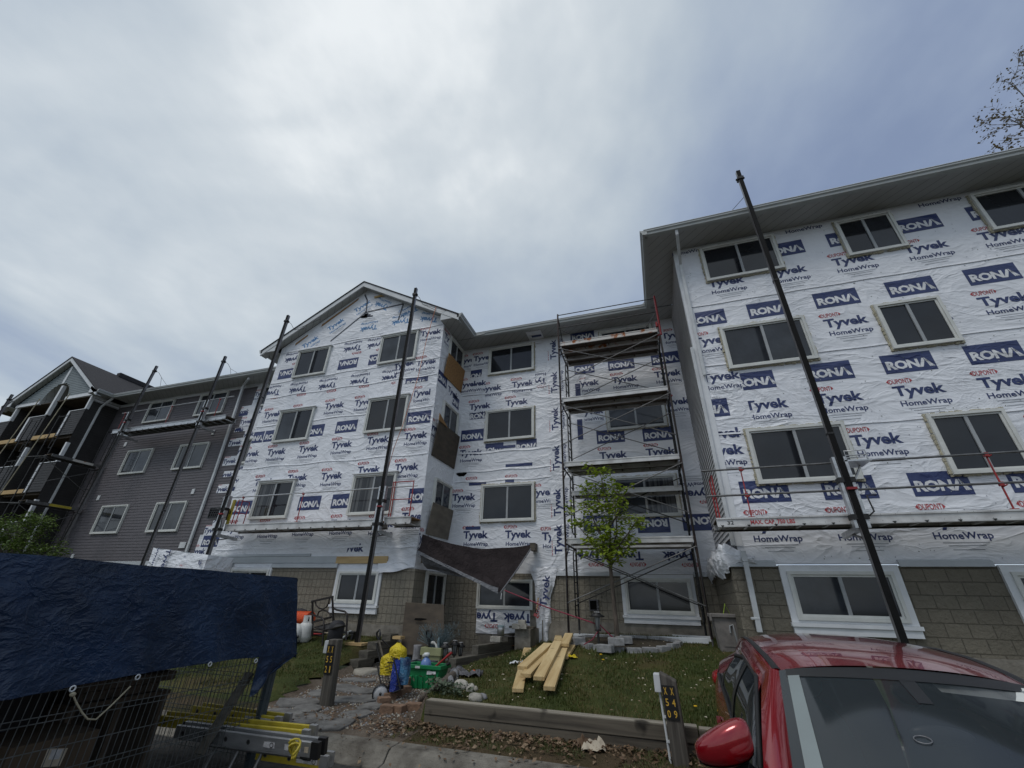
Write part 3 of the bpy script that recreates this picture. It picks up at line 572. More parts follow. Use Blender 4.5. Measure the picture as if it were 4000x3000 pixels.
# black hole torn in the wrap
g=MB(); c=PY('L',958,802,Ym); g.prism([(c.x+.17*math.cos(a)*(1+.3*math.sin(a*3)),Ym-.012,c.z+.085*math.sin(a)*(1+.35*math.cos(a*2))) for a in [i*math.pi/8 for i in range(16)]],(0,.004,0),'black_void'); g.build('torn_hole',mw)
wins(mw,fr,[(-5.12,-3.375)],ROWS); wins(mw,fr,[(-1.0,.76)],ROWS,glass='glass_grey')
fb=frontY(Ym,.017)
window(mw,fb,-5.08,-3.42,1.53,2.28,foam=False); window(mw,fb,-.93,.70,1.52,2.34,foam=False,trim=.085,sill=.18)
g=MB(); g.box((-6.2,Ym-.015,.30),(-4.98,Ym+.2,2.437),'block'); g.box((-4.98,Ym-.012,1.30),(1.4,Ym+.2,2.437),'block'); g.build('block_wall',mw)
g=MB(); g.box((-4.979,Ym-.04,.1),(1.4,Ym+.25,1.299),'concrete'); g.build('foundation',mw)
g=MB(); plate(g,frontY(Ym-.05),-5.06,-3.5,.93,1.52,-.02,.004,'wrap_patch'); f4=lambda u,z,e=0:(u,Ym-.062-e,z)
unit(g,-4.84,1.36,f4,180,hw=False,clip=(-5.05,-3.5,.95,1.5)); unit(g,-3.86,1.36,f4,180,hw=False,clip=(-5.05,-3.5,.95,1.5)); g.build('wrap_apron',mw)
g=MB(); g.prism([(-3.0,Ym-.005,2.50),(-3.0,Ym-.05,2.47),(-3.0,Ym-.07,2.385),(-3.0,Ym-.02,2.38)],(1.98,0,0),'flash'); g.prism([(.80,Ym-.005,2.50),(.80,Ym-.05,2.47),(.80,Ym-.07,2.385),(.80,Ym-.02,2.38)],(.42,0,0),'flash'); g.build('flashing',mw)
g=MB(); v=PY('O',700,995,Ym); plate(g,frontY(Ym-.015),v.x-.12,v.x+.12,v.z-.13,v.z+.14,0,.05,'poly_grey'); plate(g,frontY(Ym-.015),v.x-.10,v.x+.07,v.z-.10,v.z+.11,.05,.055,'black_void'); g.build('vent',mw,bevel=.006)
g=MB(); g.box((-6.2,11.80,ZS),(1.47,Ym+.05,ZS+.02),'soffit'); v=PZ('K',1880,520,ZS); g.box((v.x-.3,11.95,ZS-.012),(v.x+.25,Ym-.02,ZS-.002),'wrap_patch'); g.box((v.x-.16,12.2,ZS-.02),(v.x+.2,12.32,ZS-.012),'navy'); g.box((v.x-.3,Ym-.03,ZS-.2),(v.x+.2,Ym-.012,ZS-.01),'wrap_patch'); g.build('soffit',mw)
g=MB(); gutter(g,(-5.45,11.78,ZS),(.74,11.78,ZS),(0,-1,0)); g.build('gutter',mw)
g=MB(); g.poly([(-7,11.7,ZS+.15),(1.5,11.7,ZS+.15),(1.5,17,ZS+2.6),(-7,17,ZS+2.6)],'shingle'); g.build('roof',mw)
g=MB()
for c in (PY('K',1165,490,11.68),PY('M',1335,215,11.68)): g.prism([(c.x-.22,11.68,c.z-.08),(c.x+.25,11.68,c.z-.03),(c.x+.2,11.68,c.z+.07),(c.x-.05,11.68,c.z+.09)],(0,.25,0),'gutter')
g.build('valley_splash_guard',mw)
# --- gabled wing
gw=thing('apartment_wing','gabled wing in white house wrap with pale blue print under its peak','building',(-9.85,Yg,0))
XA,XB,XC,ZA=-13.5,-6.2,-9.88,12.72
g=MB(); fr=frontY(Yg); g.prism([(XA,Yg,2.44),(XB,Yg,2.44),(XB,Yg,10.64),(XC,Yg,12.80),(XA,Yg,10.62)],(0,.12,0),'wrap')
g.box((XB-.12,Yg+.12,2.44),(XB,Ym,ZS),'wrap'); g.box((XA,Yg+.12,2.44),(XA+.12,Ym,ZS),'wrap')
for u,z,c in ((-12.75,10.02,(-13.5,-12.46,9,10.5)),(-9.97,10.03,None),(-8.92,10.01,(-9.35,-8.5,9,10.5)),(-12.05,8.57,None),(-10.70,8.54,None),(-9.32,8.54,None),(-8.0,8.51,(-8.5,-7.8,8,9)),(-13.3,8.6,(-13.5,-12.9,8,9))): unit(g,u,z,fr,180,c)
for u,z,c in ((-12.8,9.36,None),(-10.0,9.37,None),(-8.97,9.34,(-9.1,-8.5,9,10))): rona(g,u,9.36,fr,180,c)
for u,z,c in ((-6.68,10.09,None),(-6.68,8.88,(-7.2,-6.35,8,9.2)),(-12.90,7.63,None),(-11.56,7.63,None),(-10.15,7.66,None),(-8.9,7.64,(-9.5,-8.7,7,8)),(-6.68,7.7,(-7,-6.4,7,8.1)),(-12.17,6.13,None),(-10.80,6.13,None),(-9.46,6.16,None),(-8.08,6.20,None),(-6.72,6.22,None),(-13.35,6.15,(-13.49,-12.9,5.7,6.5)),(-12.32,5.07,None),(-10.95,5.15,None),(-9.58,5.12,None),(-8.22,5.23,None),(-6.88,5.22,None),(-6.4,3.76,(-7,-6.2,3,4.2)),(-12.9,3.60,None),(-11.55,3.60,None),(-10.19,3.63,None),(-8.82,3.64,None),(-7.46,3.6,None)): unit(g,u,z,fr,0,c)
for u,z,c in ((-6.98,8.18,(-7.5,-6.3,8.15,8.5)),(-9.44,6.82,None),(-10.78,6.80,(-10.9,-10,6,7.5)),(-12.53,6.79,None),(-13.4,6.79,(-13.49,-13,6,7.5)),(-6.70,6.85,None),(-12.94,4.29,None),(-10.21,4.32,None),(-8.94,4.33,(-9.4,-8.72,4,5)),(-6.25,4.37,(-6.8,-6.2,4,5))): rona(g,u,z,fr,0,c)
unit(g,-7.57,8.91,fr,8,(-7.95,-7.0,8.5,9.05),d=False); unit(g,-8.30,2.95,fr,0,(-8.45,-7.0,2.85,3.3),d=False)
# light blue print, sheets hung askew
BC=(-13.3,-6.3,10.3,13)
for u,z,a in ((-9.95,12.0,31),(-11.05,11.33,31),(-12.1,10.68,31)): unit(g,u,z,fr,a,BC,'lblue',.95)
for u,z,a in ((-9.43,10.86,180),(-8.04,10.88,180),(-9.05,11.85,149),(-6.85,10.75,165),(-7.75,11.25,200)): unit(g,u,z,fr,a,BC,'lblue',.95)
# black seam tape and orange overspray stain
for a,b in (((-9.98,12.6),(-9.78,12.25)),((-9.78,12.25),(-9.72,11.65)),((-9.72,11.65),(-10.1,11.35)),((-10.1,11.35),(-11.1,10.55)),((-9.72,11.65),(-8.05,11.7)),((-8.05,11.7),(-8.15,10.95))):
    d=(Vector(b)-Vector(a)).normalized(); n=Vector((-d.y,d.x))*.028; flat(g,[tuple(Vector(a)+n),tuple(Vector(b)+n),tuple(Vector(b)-n),tuple(Vector(a)-n)],[(0,1,2,3)],'tape',lambda u,z,e=0:(u,Yg-.009,z))
for dx,dz,w_,h_,r_ in ((0,0,.42,.07,4),(.08,-.05,.5,.05,-3),(-.05,.06,.3,.06,9),(0,.02,.16,.2,0),(-.1,-.03,.3,.1,-12)): shape(g,[(-w_/2,-h_/2),(w_/2,-h_/2),(w_/2,h_/2),(-w_/2,h_/2)],-9.68+dx,11.47+dz,'tape',lambda u,z,e=0:(u,Yg-.012,z),r_)
for z in (8.36,9.0,7.2,5.62,10.38,2.98): g.add([fr(u,z+.02*math.sin(u*3)+dz,o) for i in range(61) for u in [XA+.02+i*.1208] for dz,o in ((0,.001),(.0,.014),(.05,.002))],[(i*3+a,(i+1)*3+a,(i+1)*3+a+1,i*3+a+1) for i in range(60) for a in (0,1)],'wrap')
sf=sideX(XB)
for u,z,c in ((11.25,10.0,(10.72,11.2,9.4,10.3)),(10.9,6.5,(10.72,11.3,6,7.6)),(11.9,8.2,(11.2,12.4,8,8.35)),(11.0,3.2,(10.72,12,2.6,3.6))): unit(g,u,z,sf,0,c)
rona(g,10.95,8.35,sf,0,(10.72,11.4,8,8.6)); rona(g,12.1,8.0,sf,0,(11.9,12.45,7.8,8.4))
g.build('house_wrap',gw)
g=MB()
for i in range(260):
    u=random.uniform(-13.4,-6.3); z=random.choice((8.3,9.05,7.15,5.6,5.7,10.4,7.25))+random.uniform(-.06,.06)
    if abs(u+11.7)<.8 or abs(u+7.9)<.76: continue
    g.add([fr(u+a*.013,z+b*.013,.004) for a,b in ((-1,-.6),(1,-.6),(1,.6),(-1,.6))],[(0,1,2,3)],'grey')
g.build('staples',gw)
wins(gw,fr,[(-12.46,-10.94),(-8.68,-7.15)],[(9.08,10.27),(6.48,7.70),(3.88,5.1)],foam=False,cap=True)
for z0,z1 in ROWS: window(gw,sf,11.22,12.38,z0,z1,foam=False,glass='glass_grey')
window(gw,sideX(XB+.04),11.25,12.4,1.25,2.42,foam=False); fb=frontY(Yg,.022)
window(gw,fb,-12.45,-11.0,1.55,2.40,foam=False,trim=.06); window(gw,fb,-8.52,-7.22,1.58,2.36,foam=False,trim=.08,sill=.2)
g=MB(); g.box((XA,Yg-.02,1.12),(XB+.04,Yg+.2,2.437),'block'); g.box((XB-.2,Yg+.2,.35),(XB+.038,Ym,2.437),'block'); g.build('block_wall',gw)
g=MB(); g.box((XA,Yg-.05,.2),(XB+.06,Yg+.25,1.119),'concrete'); g.build('foundation',gw)
g=MB()
g.prism([(-13.5,Yg-.004,2.84),(-13.5,Yg-.02,2.83),(-13.5,Yg-.05,2.765),(-13.5,Yg-.004,2.765)],(3.82,0,0),'flash')
g.box((-13.5,Yg-.03,2.585),(-8.74,Yg-.004,2.762),'flash'); g.prism([(-13.62,Yg-.022,2.58),(-13.62,Yg-.07,2.56),(-13.62,Yg-.085,2.46),(-13.62,Yg-.022,2.45)],(1.06,0,0),'flash'); g.prism([(-11.0,Yg-.022,2.58),(-11.0,Yg-.06,2.56),(-11.0,Yg-.075,2.455),(-11.0,Yg-.022,2.45)],(2.36,0,0),'flash'); g.build('flashing',gw)
g=MB(); g.box((-8.73,Yg-.045,2.565),(-7.05,Yg-.004,2.75),'pine_x'); g.build('header_board',gw)
g=MB()
def hg(u,v): return (-7.32+u*1.14,Yg-.03-.10*v*(.6+.4*math.sin(u*5)),2.62-v*lerp(u,[(0,.34),(1,.16)])+.02*math.sin(u*9)*v)
g.sheet(hg,16,6,'wrap_patch')
g.build('loose_wrap',gw)
# boards fixed over the side windows
for k,z0,z1,y0,y1,o in (('osb',8.50,9.40,11.05,12.46,.10),('ply_grey',5.62,6.76,10.85,12.46,.12),('ply_grey2',3.36,4.25,11.05,12.46,.12)):
    g=MB(); g.hexa([(XB+.015,y0,z0),(XB+.04,y0,z0),(XB+.04,y1,z0+.02),(XB+.015,y1,z0+.02),(XB+o,y0+.04,z1),(XB+o+.025,y0+.04,z1),(XB+o+.025,y1,z1+.02),(XB+o,y1,z1+.02)],k)
    b=g.build('window_board',gw,bevel=.004)
    if k=='osb': b['label']='tan strand board over the top side window'
g=MB(); g.prism([(XB+.15,10.82,6.98),(XB+.15,11.45,6.72),(XB+.15,10.82,6.74)],(.02,0,0),'osb'); g.build('board_offcut',gw)
g=MB()
for sgn,E in ((-1,-14.2),(1,-5.50)):
    zE,zT=ZS+.06,ZA+.24; A=Vector((XC,0,zT)); B=Vector((E,0,zE))
    for y0,y1,dz0,dz1,k in ((10.40,10.44,-.19,.02,'metal_white'),(10.37,16.5,.02,.06,'shingle')):
        g.prism([(A.x,y0,A.z+dz0),(B.x,y0,B.z+dz0),(B.x,y0,B.z+dz1),(A.x,y0,A.z+dz1)],(0,y1-y0,0),k)
    g.prism([(A.x,10.44,A.z-.17),(B.x,10.44,B.z-.17),(B.x,10.44,B.z-.15),(A.x,10.44,A.z-.15)],(0,.258,0),'soffit')
    w_=XB if sgn>0 else XA
    zq=lambda x:zE+(zT-zE)*(x-E)/(XC-E)-.17
    g.prism([(w_,10.415,ZS-.0),(E,10.415,ZS-.0),(E,10.415,zE-.0),(w_,10.415,zq(w_))],(0,.02,0),'metal_white')
    g.box((w_,10.436,ZS),(E,11.76 if sgn>0 else 12.5,ZS+.015),'soffit_side')
    gutter(g,(E,10.40,ZS),(E,11.70 if sgn>0 else 12.5,ZS),(sgn,0,0))
g.box((-9.45,Yg-.05,12.28),(-8.6,Yg-.012,12.36),'pine_x')
g.build('roof',gw)
g=MB()                                       # bare sheathing edges under the left rake
for t0,t1,k in ((.10,.52,'osb'),(.68,.82,'osb')):
    p=[XC+(XA-XC)*t for t in (t0,t1)]; q=[ZA+(ZS-ZA)*t for t in (t0,t1)]
    g.prism([(p[0],Yg-.012,q[0]-.02),(p[1],Yg-.012,q[1]-.02),(p[1],Yg-.012,q[1]-.13),(p[0],Yg-.012,q[0]-.10)],(0,.008,0),k)
g.build('bare_sheathing',gw)
# --- finished siding wing
lw=thing('apartment_wing','left wing finished in dark grey lap siding with white framed windows','building',(-19,Ym,0))
g=MB(); fr=frontY(Ym); g.box((-25.8,Ym,1.0),(-13.4,Ym+.12,ZS),'siding_dark'); laps(g,fr,-25.75,-16.0,2.75,10.12,'siding_dark',.118,.016); laps(g,fr,-25.75,-16.0,10.12,10.2,'siding_dark'); g.build('siding',lw)
g=MB(); plate(g,fr,-25.7,-13.5,10.2,ZS,0,.02,'wrap_patch'); steps=[(10.36,9.25,-16.45),(9.25,8.75,-17.0),(8.75,8.2,-16.75),(8.2,8.0,-16.95),(8.0,7.7,-16.3),(7.7,7.35,-17.0),(7.35,6.9,-16.3),(6.9,6.5,-16.95),(6.5,6.25,-16.1),(6.25,6.0,-16.7),(6,5.7,-16.15),(5.7,5.35,-16.75),(5.35,4.6,-16.05),(4.6,4.1,-16.35),(4.1,3.75,-16.65),(3.75,2.6,-16.8)]
for a,b,x in steps: plate(g,fr,x,-13.4,b,a,.0,.022,'wrap')
f5=lambda u,z,e=0:(u,Ym-.028-e,z)
for a,b,x in steps:
    for j in range(3):
        if b<9.3: unit(g,x+.25+j*1.1+.1*math.sin(b*7),(a+b)/2+(.1 if j else -.05),f5,0 if j%2==0 else 90,(x,-13.4,b,a),d=(j==0),s=.9)
plate(g,f5,-17.0,-16.5,8.76,8.9,0,.002,'navy'); plate(g,f5,-16.9,-16.6,8.05,8.18,0,.002,'navy'); plate(g,f5,-16.1,-15.8,5.4,5.56,0,.002,'navy'); rona(g,-16.15,3.5,f5,0,(-16.8,-15,3.3,3.72))
g.build('house_wrap',lw)
wins(lw,frontY(Ym,.012),[(-23.3,-21.6),(-19.88,-18.12)],[(9.06,10.2),(6.5,7.66),(3.9,5.1)],foam=False,glass='glass_grey'); wins(lw,frontY(Ym,.03),[(-15.95,-14.4)],[(9.1,10.1),(6.5,7.6),(3.9,5.0)],foam=False)
g=MB(); g.prism([(-25.7,Ym-.005,2.82),(-25.7,Ym-.05,2.8),(-25.7,Ym-.07,2.66),(-25.7,Ym-.005,2.65)],(12.2,0,0),'flash'); g.build('flashing',lw)
g=MB(); g.box((-25.7,Ym-.03,.3),(-13.5,Ym-.001,2.64),'block'); g.build('block_wall',lw)
for x,z,s in ((-18.19,8.11,.07),(-23.82,8.04,.08),(-18.06,5.48,.08),(-23.93,5.49,.08),(-17.54,3.38,.16),(-23.80,2.99,.08)):
    g=MB(); plate(g,fr,x-s,x+s,z-.11,z+.11,.012,.05,'metal_white'); g.build('utility_box',lw,bevel=.008)
g=MB(); g.box((-25.75,11.78,ZS),(-13.5,Ym+.05,ZS+.02),'soffit'); g.build('soffit',lw)
g=MB(); gutter(g,(-25.2,11.75,ZS),(-14.2,11.75,ZS),(0,-1,0)); g.build('gutter',lw)
g=MB(); g.poly([(-26,11.68,ZS+.15),(-13,11.68,ZS+.15),(-13,17,ZS+2.6),(-26,17,ZS+2.6)],'shingle'); g.build('roof',lw)
p=[PY('P',1790,330,11.8),PY('P',1755,375,12.3),PY('P',1560,1000,12.42),PY('P',1380,1590,12.42)]; p[2].x=p[1].x; p[3].x=p[1].x; downspout(lw,[tuple(q) for q in p],.10,'metal_white')
# --- balcony wing
bw=thing('apartment_wing','far left balcony wing with sage gable and unfinished balconies of dark siding','building',(-28.9,11.25,0))
Yb=11.25; XR=-25.75; fr=frontY(Yb)
g=MB()
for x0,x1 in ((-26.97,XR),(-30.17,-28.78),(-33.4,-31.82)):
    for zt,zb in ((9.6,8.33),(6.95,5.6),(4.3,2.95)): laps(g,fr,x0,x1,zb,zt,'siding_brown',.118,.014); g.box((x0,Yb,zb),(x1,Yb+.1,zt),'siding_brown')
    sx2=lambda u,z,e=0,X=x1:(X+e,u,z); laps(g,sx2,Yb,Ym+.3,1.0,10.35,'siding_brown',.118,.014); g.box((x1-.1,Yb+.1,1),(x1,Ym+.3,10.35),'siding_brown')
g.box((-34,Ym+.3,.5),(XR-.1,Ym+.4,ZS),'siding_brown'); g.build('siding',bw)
g=MB()
for z in (8.33,5.62,2.95): g.box((-34,Yb+.12,z-.12),(XR-.1,Ym+.3,z+.06),'ply_under')
g.box((-34,Yb+.05,10.38),(XR-.1,Ym+.3,10.42),'ply_under'); g.build('balcony_floor',bw)
g=MB()
for z0,z1 in ((8.26,8.46),(5.58,5.76),(2.9,3.05)):
    for x0,x1 in ((-28.78,-26.99),(-31.82,-30.19)): g=MB(); g.box((x0,Yb-.05,z0),(x1,Yb+.06,z1),'pine_x'); g.build('floor_beam',bw)
g=MB()
for x0,x1 in ((-26.97,XR),(-30.17,-28.78),(-33.4,-31.82)):
    for zt,zb in ((9.6,8.33),(6.95,5.6),(4.3,2.95)):
        g=MB(); g.box((x0-.03,Yb-.03,zb),(x0+.11,Yb-.016,zt),'trim_white'); g.box((x0,Yb-.04,zt),(x1,Yb+.12,zt+.03),'trim_white'); g.box((x1-.10,Yb-.032,zt+.03),(x1+.018,Yb+.1,zt+.95 if zt<9 else 10.4),'trim_white'); g.build('balcony_trim',bw)
g=MB(); g.box((-28.86,Yb-.05,9.63),(-28.70,Yb+.1,11.3),'trim_white'); g.build('trim_post',bw)
g=MB(); cx,zz0,rad=-28.95,10.42,1.05; top=12.6; hw=3.15
pts=[(-32.1,10.5),(cx-rad,10.5)]+[(cx-rad*math.cos(a),zz0+rad*math.sin(a)) for a in [i*math.pi/14 for i in range(1,14)]]+[(cx+rad,10.5),(XR-.05,10.5),(cx,top)]
zs=[(cx-rad*math.cos(a),zz0+rad*math.sin(a)) for a in [i*math.pi/14 for i in range(15)]]
zr=lambda x: 10.5+(top-10.5)*(1-abs(x-cx)/hw)
n=19; h=(top-10.42)/n
for i in range(n):
    a=10.42+i*h; b=a+h; half=hw*(1-(a-10.42)/(top-10.42)); inn=math.sqrt(max(0,rad*rad-(max(0,(a+b)/2-zz0))**2)) if (a+b)/2<zz0+rad else 0
    for s0,s1 in (((cx-half,cx-inn),(cx+inn,cx+half)) if inn else ((cx-half,cx+half),)): g.add([fr(s0,a,.016),fr(s1,a,.016),fr(s1,b,.003),fr(s0,b,.003),fr(s0,a,0),fr(s1,a,0)],[(0,1,2,3),(4,5,1,0)],'siding_sage')
for (x0,z0),(x1,z1) in zip(zs,zs[1:]): g.quad((x0,Yb-.02,z0),(x1,Yb-.02,z1),(x1,Ym+.2,z1),(x0,Ym+.2,z0),'soffit_side')
g.box((cx-.09,Yb-.035,11.45),(cx+.09,Yb-.02,12.5),'trim_white')
for x0,x1 in ((-32.0,cx-rad),(cx+rad,XR)): g.box((x0,Yb-.06,10.36),(x1,Yb+.04,10.53),'trim_white')
g.build('gable_siding',bw)
g=MB()
for sgn in (-1,1):
    E=cx+sgn*3.85; zE,zT=10.42,12.95; A=(cx,zT); B=(E,zE)
    for y0,y1,d0,d1,k in ((11.0,11.05,-.22,.0,'metal_white'),(10.97,17.5,.0,.05,'shingle')): g.prism([(A[0],y0,A[1]+d0),(B[0],y0,B[1]+d0),(B[0],y0,B[1]+d1),(A[0],y0,A[1]+d1)],(0,y1-y0,0),k)
    g.prism([(A[0],11.05,A[1]-.2),(B[0],11.05,B[1]-.2),(B[0],11.05,B[1]-.18),(A[0],11.05,A[1]-.18)],(0,.2,0),'soffit_side')
    w_=XR if sgn>0 else -32.1; g.box((w_,11.0,ZS),(E,12.5,ZS+.02),'soffit_side'); g.prism([(w_,11.0,ZS),(E,11.0,ZS),(E,11.0,zE),(w_,11.0,zE+.35)],(0,.03,0),'metal_white'); gutter(g,(E,11.0,ZS),(E,11.75,ZS),(sgn,0,0))
g.box((cx-.1,13.2,12.9),(cx+.2,15.6,13.16),'shingle')
g.build('roof',bw)
p=[PX('X',2000,765,XR+.75),PX('X',1800,925,XR+.06)]; p[0].x=XR+.62; y=p[1].y; downspout(bw,[(XR+.62,11.75,ZS),(XR+.07,11.72,9.9),(XR+.07,11.70,1.5)],.09,'metal_white')
g=MB(); g.box((XR-.01,Yb+.05,10.1),(XR+.012,Ym,ZS),'wrap_patch'); g.build('wrap_strip',bw)
# ---------------------------------------------------------------- pump jack poles
def pole(x,y,z0,z1,label,roof=None,lean=0,wood=None):
    o=thing('scaffold_pole',label,'scaffold pole',(x,y,z0),'upright scaffold poles along the walls')
    g=MB(); p,q=Vector((x+lean,y,z0)),Vector((x,y,z1)); g.bar(p+Vector((0,.006,0)),q+Vector((0,.006,0)),.088,.088,'pole_side',up=(0,1,0)); g.bar(p-Vector((0,.041,0)),q-Vector((0,.041,0)),.09,.012,'pole_black',up=(0,1,0))
    for t in (.33,.66): c=p.lerp(q,t); g.box((c.x-.05,c.y-.052,c.z-.015),(c.x+.05,c.y+.055,c.z+.015),'steel_dark')
    g.build('shaft',o)
    zb=z1-.28; g=MB(); g.box((x-.07,y-.065,zb-.04),(x+.07,y+.07,zb+.04),'steel_dark'); g.box((x-.10,y-.02,zb-.01),(x+.10,y+.02,zb+.02),'steel_dark'); g.build('clamp_collar',o)
    if roof is not None:
        g=MB(); c=Vector((x+.06,y+.06,zb)); k=c+Vector((.10,.25,-.22)); g.tube([c,c+Vector((.03,.1,-.03)),k],.008,'steel_dark',5)
        for r in roof: g.tube([k,Vector(r)],.007,'steel_dark',5)
        g.build('roof_stay',o)
    return o
zr=ZS+.15
pole(3.17,8.32,.95,11.63,'black faced pole standing behind the red car against the right wing',[(2.75,8.62,zr),(3.35,8.62,zr)])
pole(-6.95,9.78,.78,11.43,'black faced pole in front of the gabled wing, rising beside the red orange cord',[(-6.4,10.4,zr+.3),(-6.0,10.4,zr+.2)])
pole(-12.58,9.78,1.0,11.43,'black faced pole at the left edge of the gabled wing',[(-12.2,10.4,zr+.65),(-11.6,10.4,zr+1.0)])
pole(-17.69,11.40,1.1,11.37,'grey pole crossing the right hand column of windows in the dark siding',[(-17.4,11.75,zr),(-16.9,11.75,zr)])
pole(-22.23,11.40,1.1,11.57,'grey pole at the left end of the dark siding wing, beside the far balconies',[(-21.9,11.75,zr),(-21.4,11.75,zr)],lean=-.75)
pole(-29.6,10.0,5,10.3,'pale pole top at the left edge of the picture beyond the sage gable',[(-28.9,11.0,10.4)])
# the cord tied to the top of one pole
o=thing('cord','thin orange cord hanging down the gabled wing beside a pole','cord',(-6.35,10.35,10.8)); g=MB()
pts=[(-6.42,10.38,10.95),(-6.5,10.2,9.5),(-6.55,10.1,8),(-6.78,10.0,6.3),(-6.9,9.93,5.6),(-7.02,9.9,4.6),(-7.12,9.93,4.2),(-7.2,9.95,3.75)]
g.tube(pts,.009,'cord_orange',5); g.build('strand',o)
# ---------------------------------------------------------------- aluminium walkways
def carriage(par,x,y,z,crank=1):
    """pump jack on a pole: twin channels, clamps, crank handle and the arm below the plank"""
    g=MB()
    for s in (-1,1): g.box((x+s*.085-.022,y-.06,z-.22),(x+s*.085+.022,y+.05,z+.95),'alu')
    for h in (-.05,.55): g.box((x-.12,y-.085,z+h-.04),(x+.12,y+.07,z+h+.04),'steel_dark')
    g.box((x-.05,y-.11,z+.38),(x+.09,y-.06,z+.42),'red_metal'); g.bar((x,y,z-.2),(x-.02,y+.75,z-.24),.07,.09,'alu'); g.bar((x-.05,y,z-.36),(x,y+.5,z-.24),.03,.03,'galv')
    g.tube([(x+.12,y-.05,z-.05),(x+.2*crank,y-.10,z+.02),(x+.17*crank,y-.12,z+.27),(x+.30*crank,y-.12,z+.27)],.012,'steel_dark',6)
    return g.build('jack',par)
def walkway(label,x0,x1,y0,y1,z,h,mat_='alu_paint',under='ply_under',rail_z=.86,mid_z=None,posts=(),rail=None,gap=.42,railk='galv'):
    o=thing('scaffold_walkway',label,'scaffold walkway',((x0+x1)/2,y0,z-h))
    for ya,yb,out in ((y0,y0+.035,-1),(y1-.035,y1,1)):
        g=MB(); g.box((x0,ya,z-h),(x1,yb,z),mat_); yo=y0-.02 if out<0 else y1+.02
        g.box((x0,min(ya,yo),z-.03),(x1,max(yb,yo),z-.006),mat_); g.box((x0,min(ya,yo),z-h+.004),(x1,max(yb,yo),z-h+.03),mat_)
        if out<0:
            n=int((x1-x0)/gap)
            for i in range(n+1): u=x0+.08+i*gap; g.prism([(u-.028,y0-.022,z-h+.034),(u+.028,y0-.022,z-h+.034),(u,y0-.022,z-h-.004)],(0,-.004,0),'steel_dark')
            for i in range(int((x1-x0)/.2)): u=x0+.05+i*.2; g.add([(u+a*.006,y0-.021,z-.018+b*.006) for a,b in ((-1,0),(0,-1),(1,0),(0,1))],[(0,1,2,3)],'galv'); g.add([(u+a*.006,y0-.021,z-h+.045+b*.006) for a,b in ((-1,0),(0,-1),(1,0),(0,1))],[(0,1,2,3)],'galv')
        g.build('side_rail',o)
    g=MB(); g.box((x0,y0+.036,z-.032),(x1,y1-.036,z-.012),under); g.build('deck',o)
    g=MB(); n=int((x1-x0)/gap)
    for i in range(n+1): u=x0+.08+i*gap; g.bar((u,y0+.04,z-h+.04),(u,y1-.04,z-h+.04),.035,.03,mat_)
    g.build('rung',o)
    for x in posts:
        g=MB(); g.bar((x,y0+.08,z-.01),(x,y0+.08,z+rail_z+.03),.018,.018,'red_paint',up=(0,1,0)); g.box((x-.05,y0+.05,z-.004),(x+.05,y0+.11,z+.02),'red_paint')
        for hz in ([rail_z]+([mid_z] if mid_z else [])): g.box((x-.026,y0+.045,z+hz-.035),(x+.026,y0+.10,z+hz+.03),'red_paint'); g.tube([(x,y0+.07,z+hz-.05),(x+.05,y0+.03,z+hz-.02)],.01,'red_paint',5)
        g.build('guard_post',o)
    if rail:
        for hz in ([rail_z]+([mid_z] if mid_z else [])): g=MB(); g.tube([(rail[0],y0+.06,z+hz),(rail[1],y0+.06,z+hz+.02)],.019,railk,8); g.build('guard_rail',o)
    return o
def end_frame(par,x,y0,y1,z,h):
    g=MB()
    for y in (y0,y1): g.tube([(x,y,z),(x,y,z+h)],.014,'red_paint',6)
    for t in (.5,1): g.tube([(x,y0,z+h*t),(x,y1,z+h*t)],.012,'red_paint',6)
    g.build('end_guard',par)
o=walkway('aluminium walkway stencilled MAX. CAP. 750 LBS across the right wing',1.08,9.2,8.5,9.06,3.13,.165,posts=(1.67,5.28),rail_z=.88,mid_z=.40,rail=(1.0,9.2))
end_frame(o,1.16,8.62,8.98,3.13,.80)
g=MB(); fr=frontY(8.498); q=PY('G',1430,100,8.5); text(g,'MAX. CAP. 750 LBS',q.x,3.042,.68,.075,'red',lambda u,z,e=0:(u,8.496,z),0,.03); text(g,'32',1.30,3.042,.105,.062,'plate_black',lambda u,z,e=0:(u,8.496,z)); g.build('stencil',o)
carriage(o,3.17,8.36,3.1)
g=MB(); x=3.17
for t in range(5): y=8.3+.11*t; g.tube([(x+.10,y,4.06-.01*t),(x+.42,y,4.06-.01*t)],.010,'alu',6)
g.tube([(x+.10,8.3,4.0),(x+.10,8.3,4.14),(x+.40,8.3,4.14),(x+.40,8.3,3.98)],.011,'alu',6); g.box((x+.02,8.3,3.96),(x+.46,8.75,3.985),'alu'); g.bar((x+.1,8.36,3.6),(x+.38,8.6,3.95),.02,.03,'alu'); g.build('work_bracket',o)
o=walkway('long aluminium walkway across the lower gabled wing',-12.5,-7.08,9.95,10.5,3.62,.2,'alu_paint','osb',posts=(-12.2,-9.87),rail_z=.83,rail=(-13.05,-6.02),railk='alu',gap=.4)
end_frame(o,-12.35,10.02,10.42,3.62,.75); carriage(o,-12.58,9.82,3.5,1)
o=walkway('short end length of aluminium walkway by the right corner of the gabled wing',-6.86,-6.06,9.95,10.5,3.66,.2,'alu_paint','osb',gap=.3); carriage(o,-6.95,9.82,3.5,1)
g=MB()
for x in (-6.78,-6.72,-6.14): g.tube([(x,10.0,3.66),(x,10.0,4.62)],.015,'red_paint',6)
for z in (4.6,4.12): g.tube([(-6.78,10.0,z),(-6.14,10.0,z)],.013,'red_paint',6)
g.build('guard_frame',o)
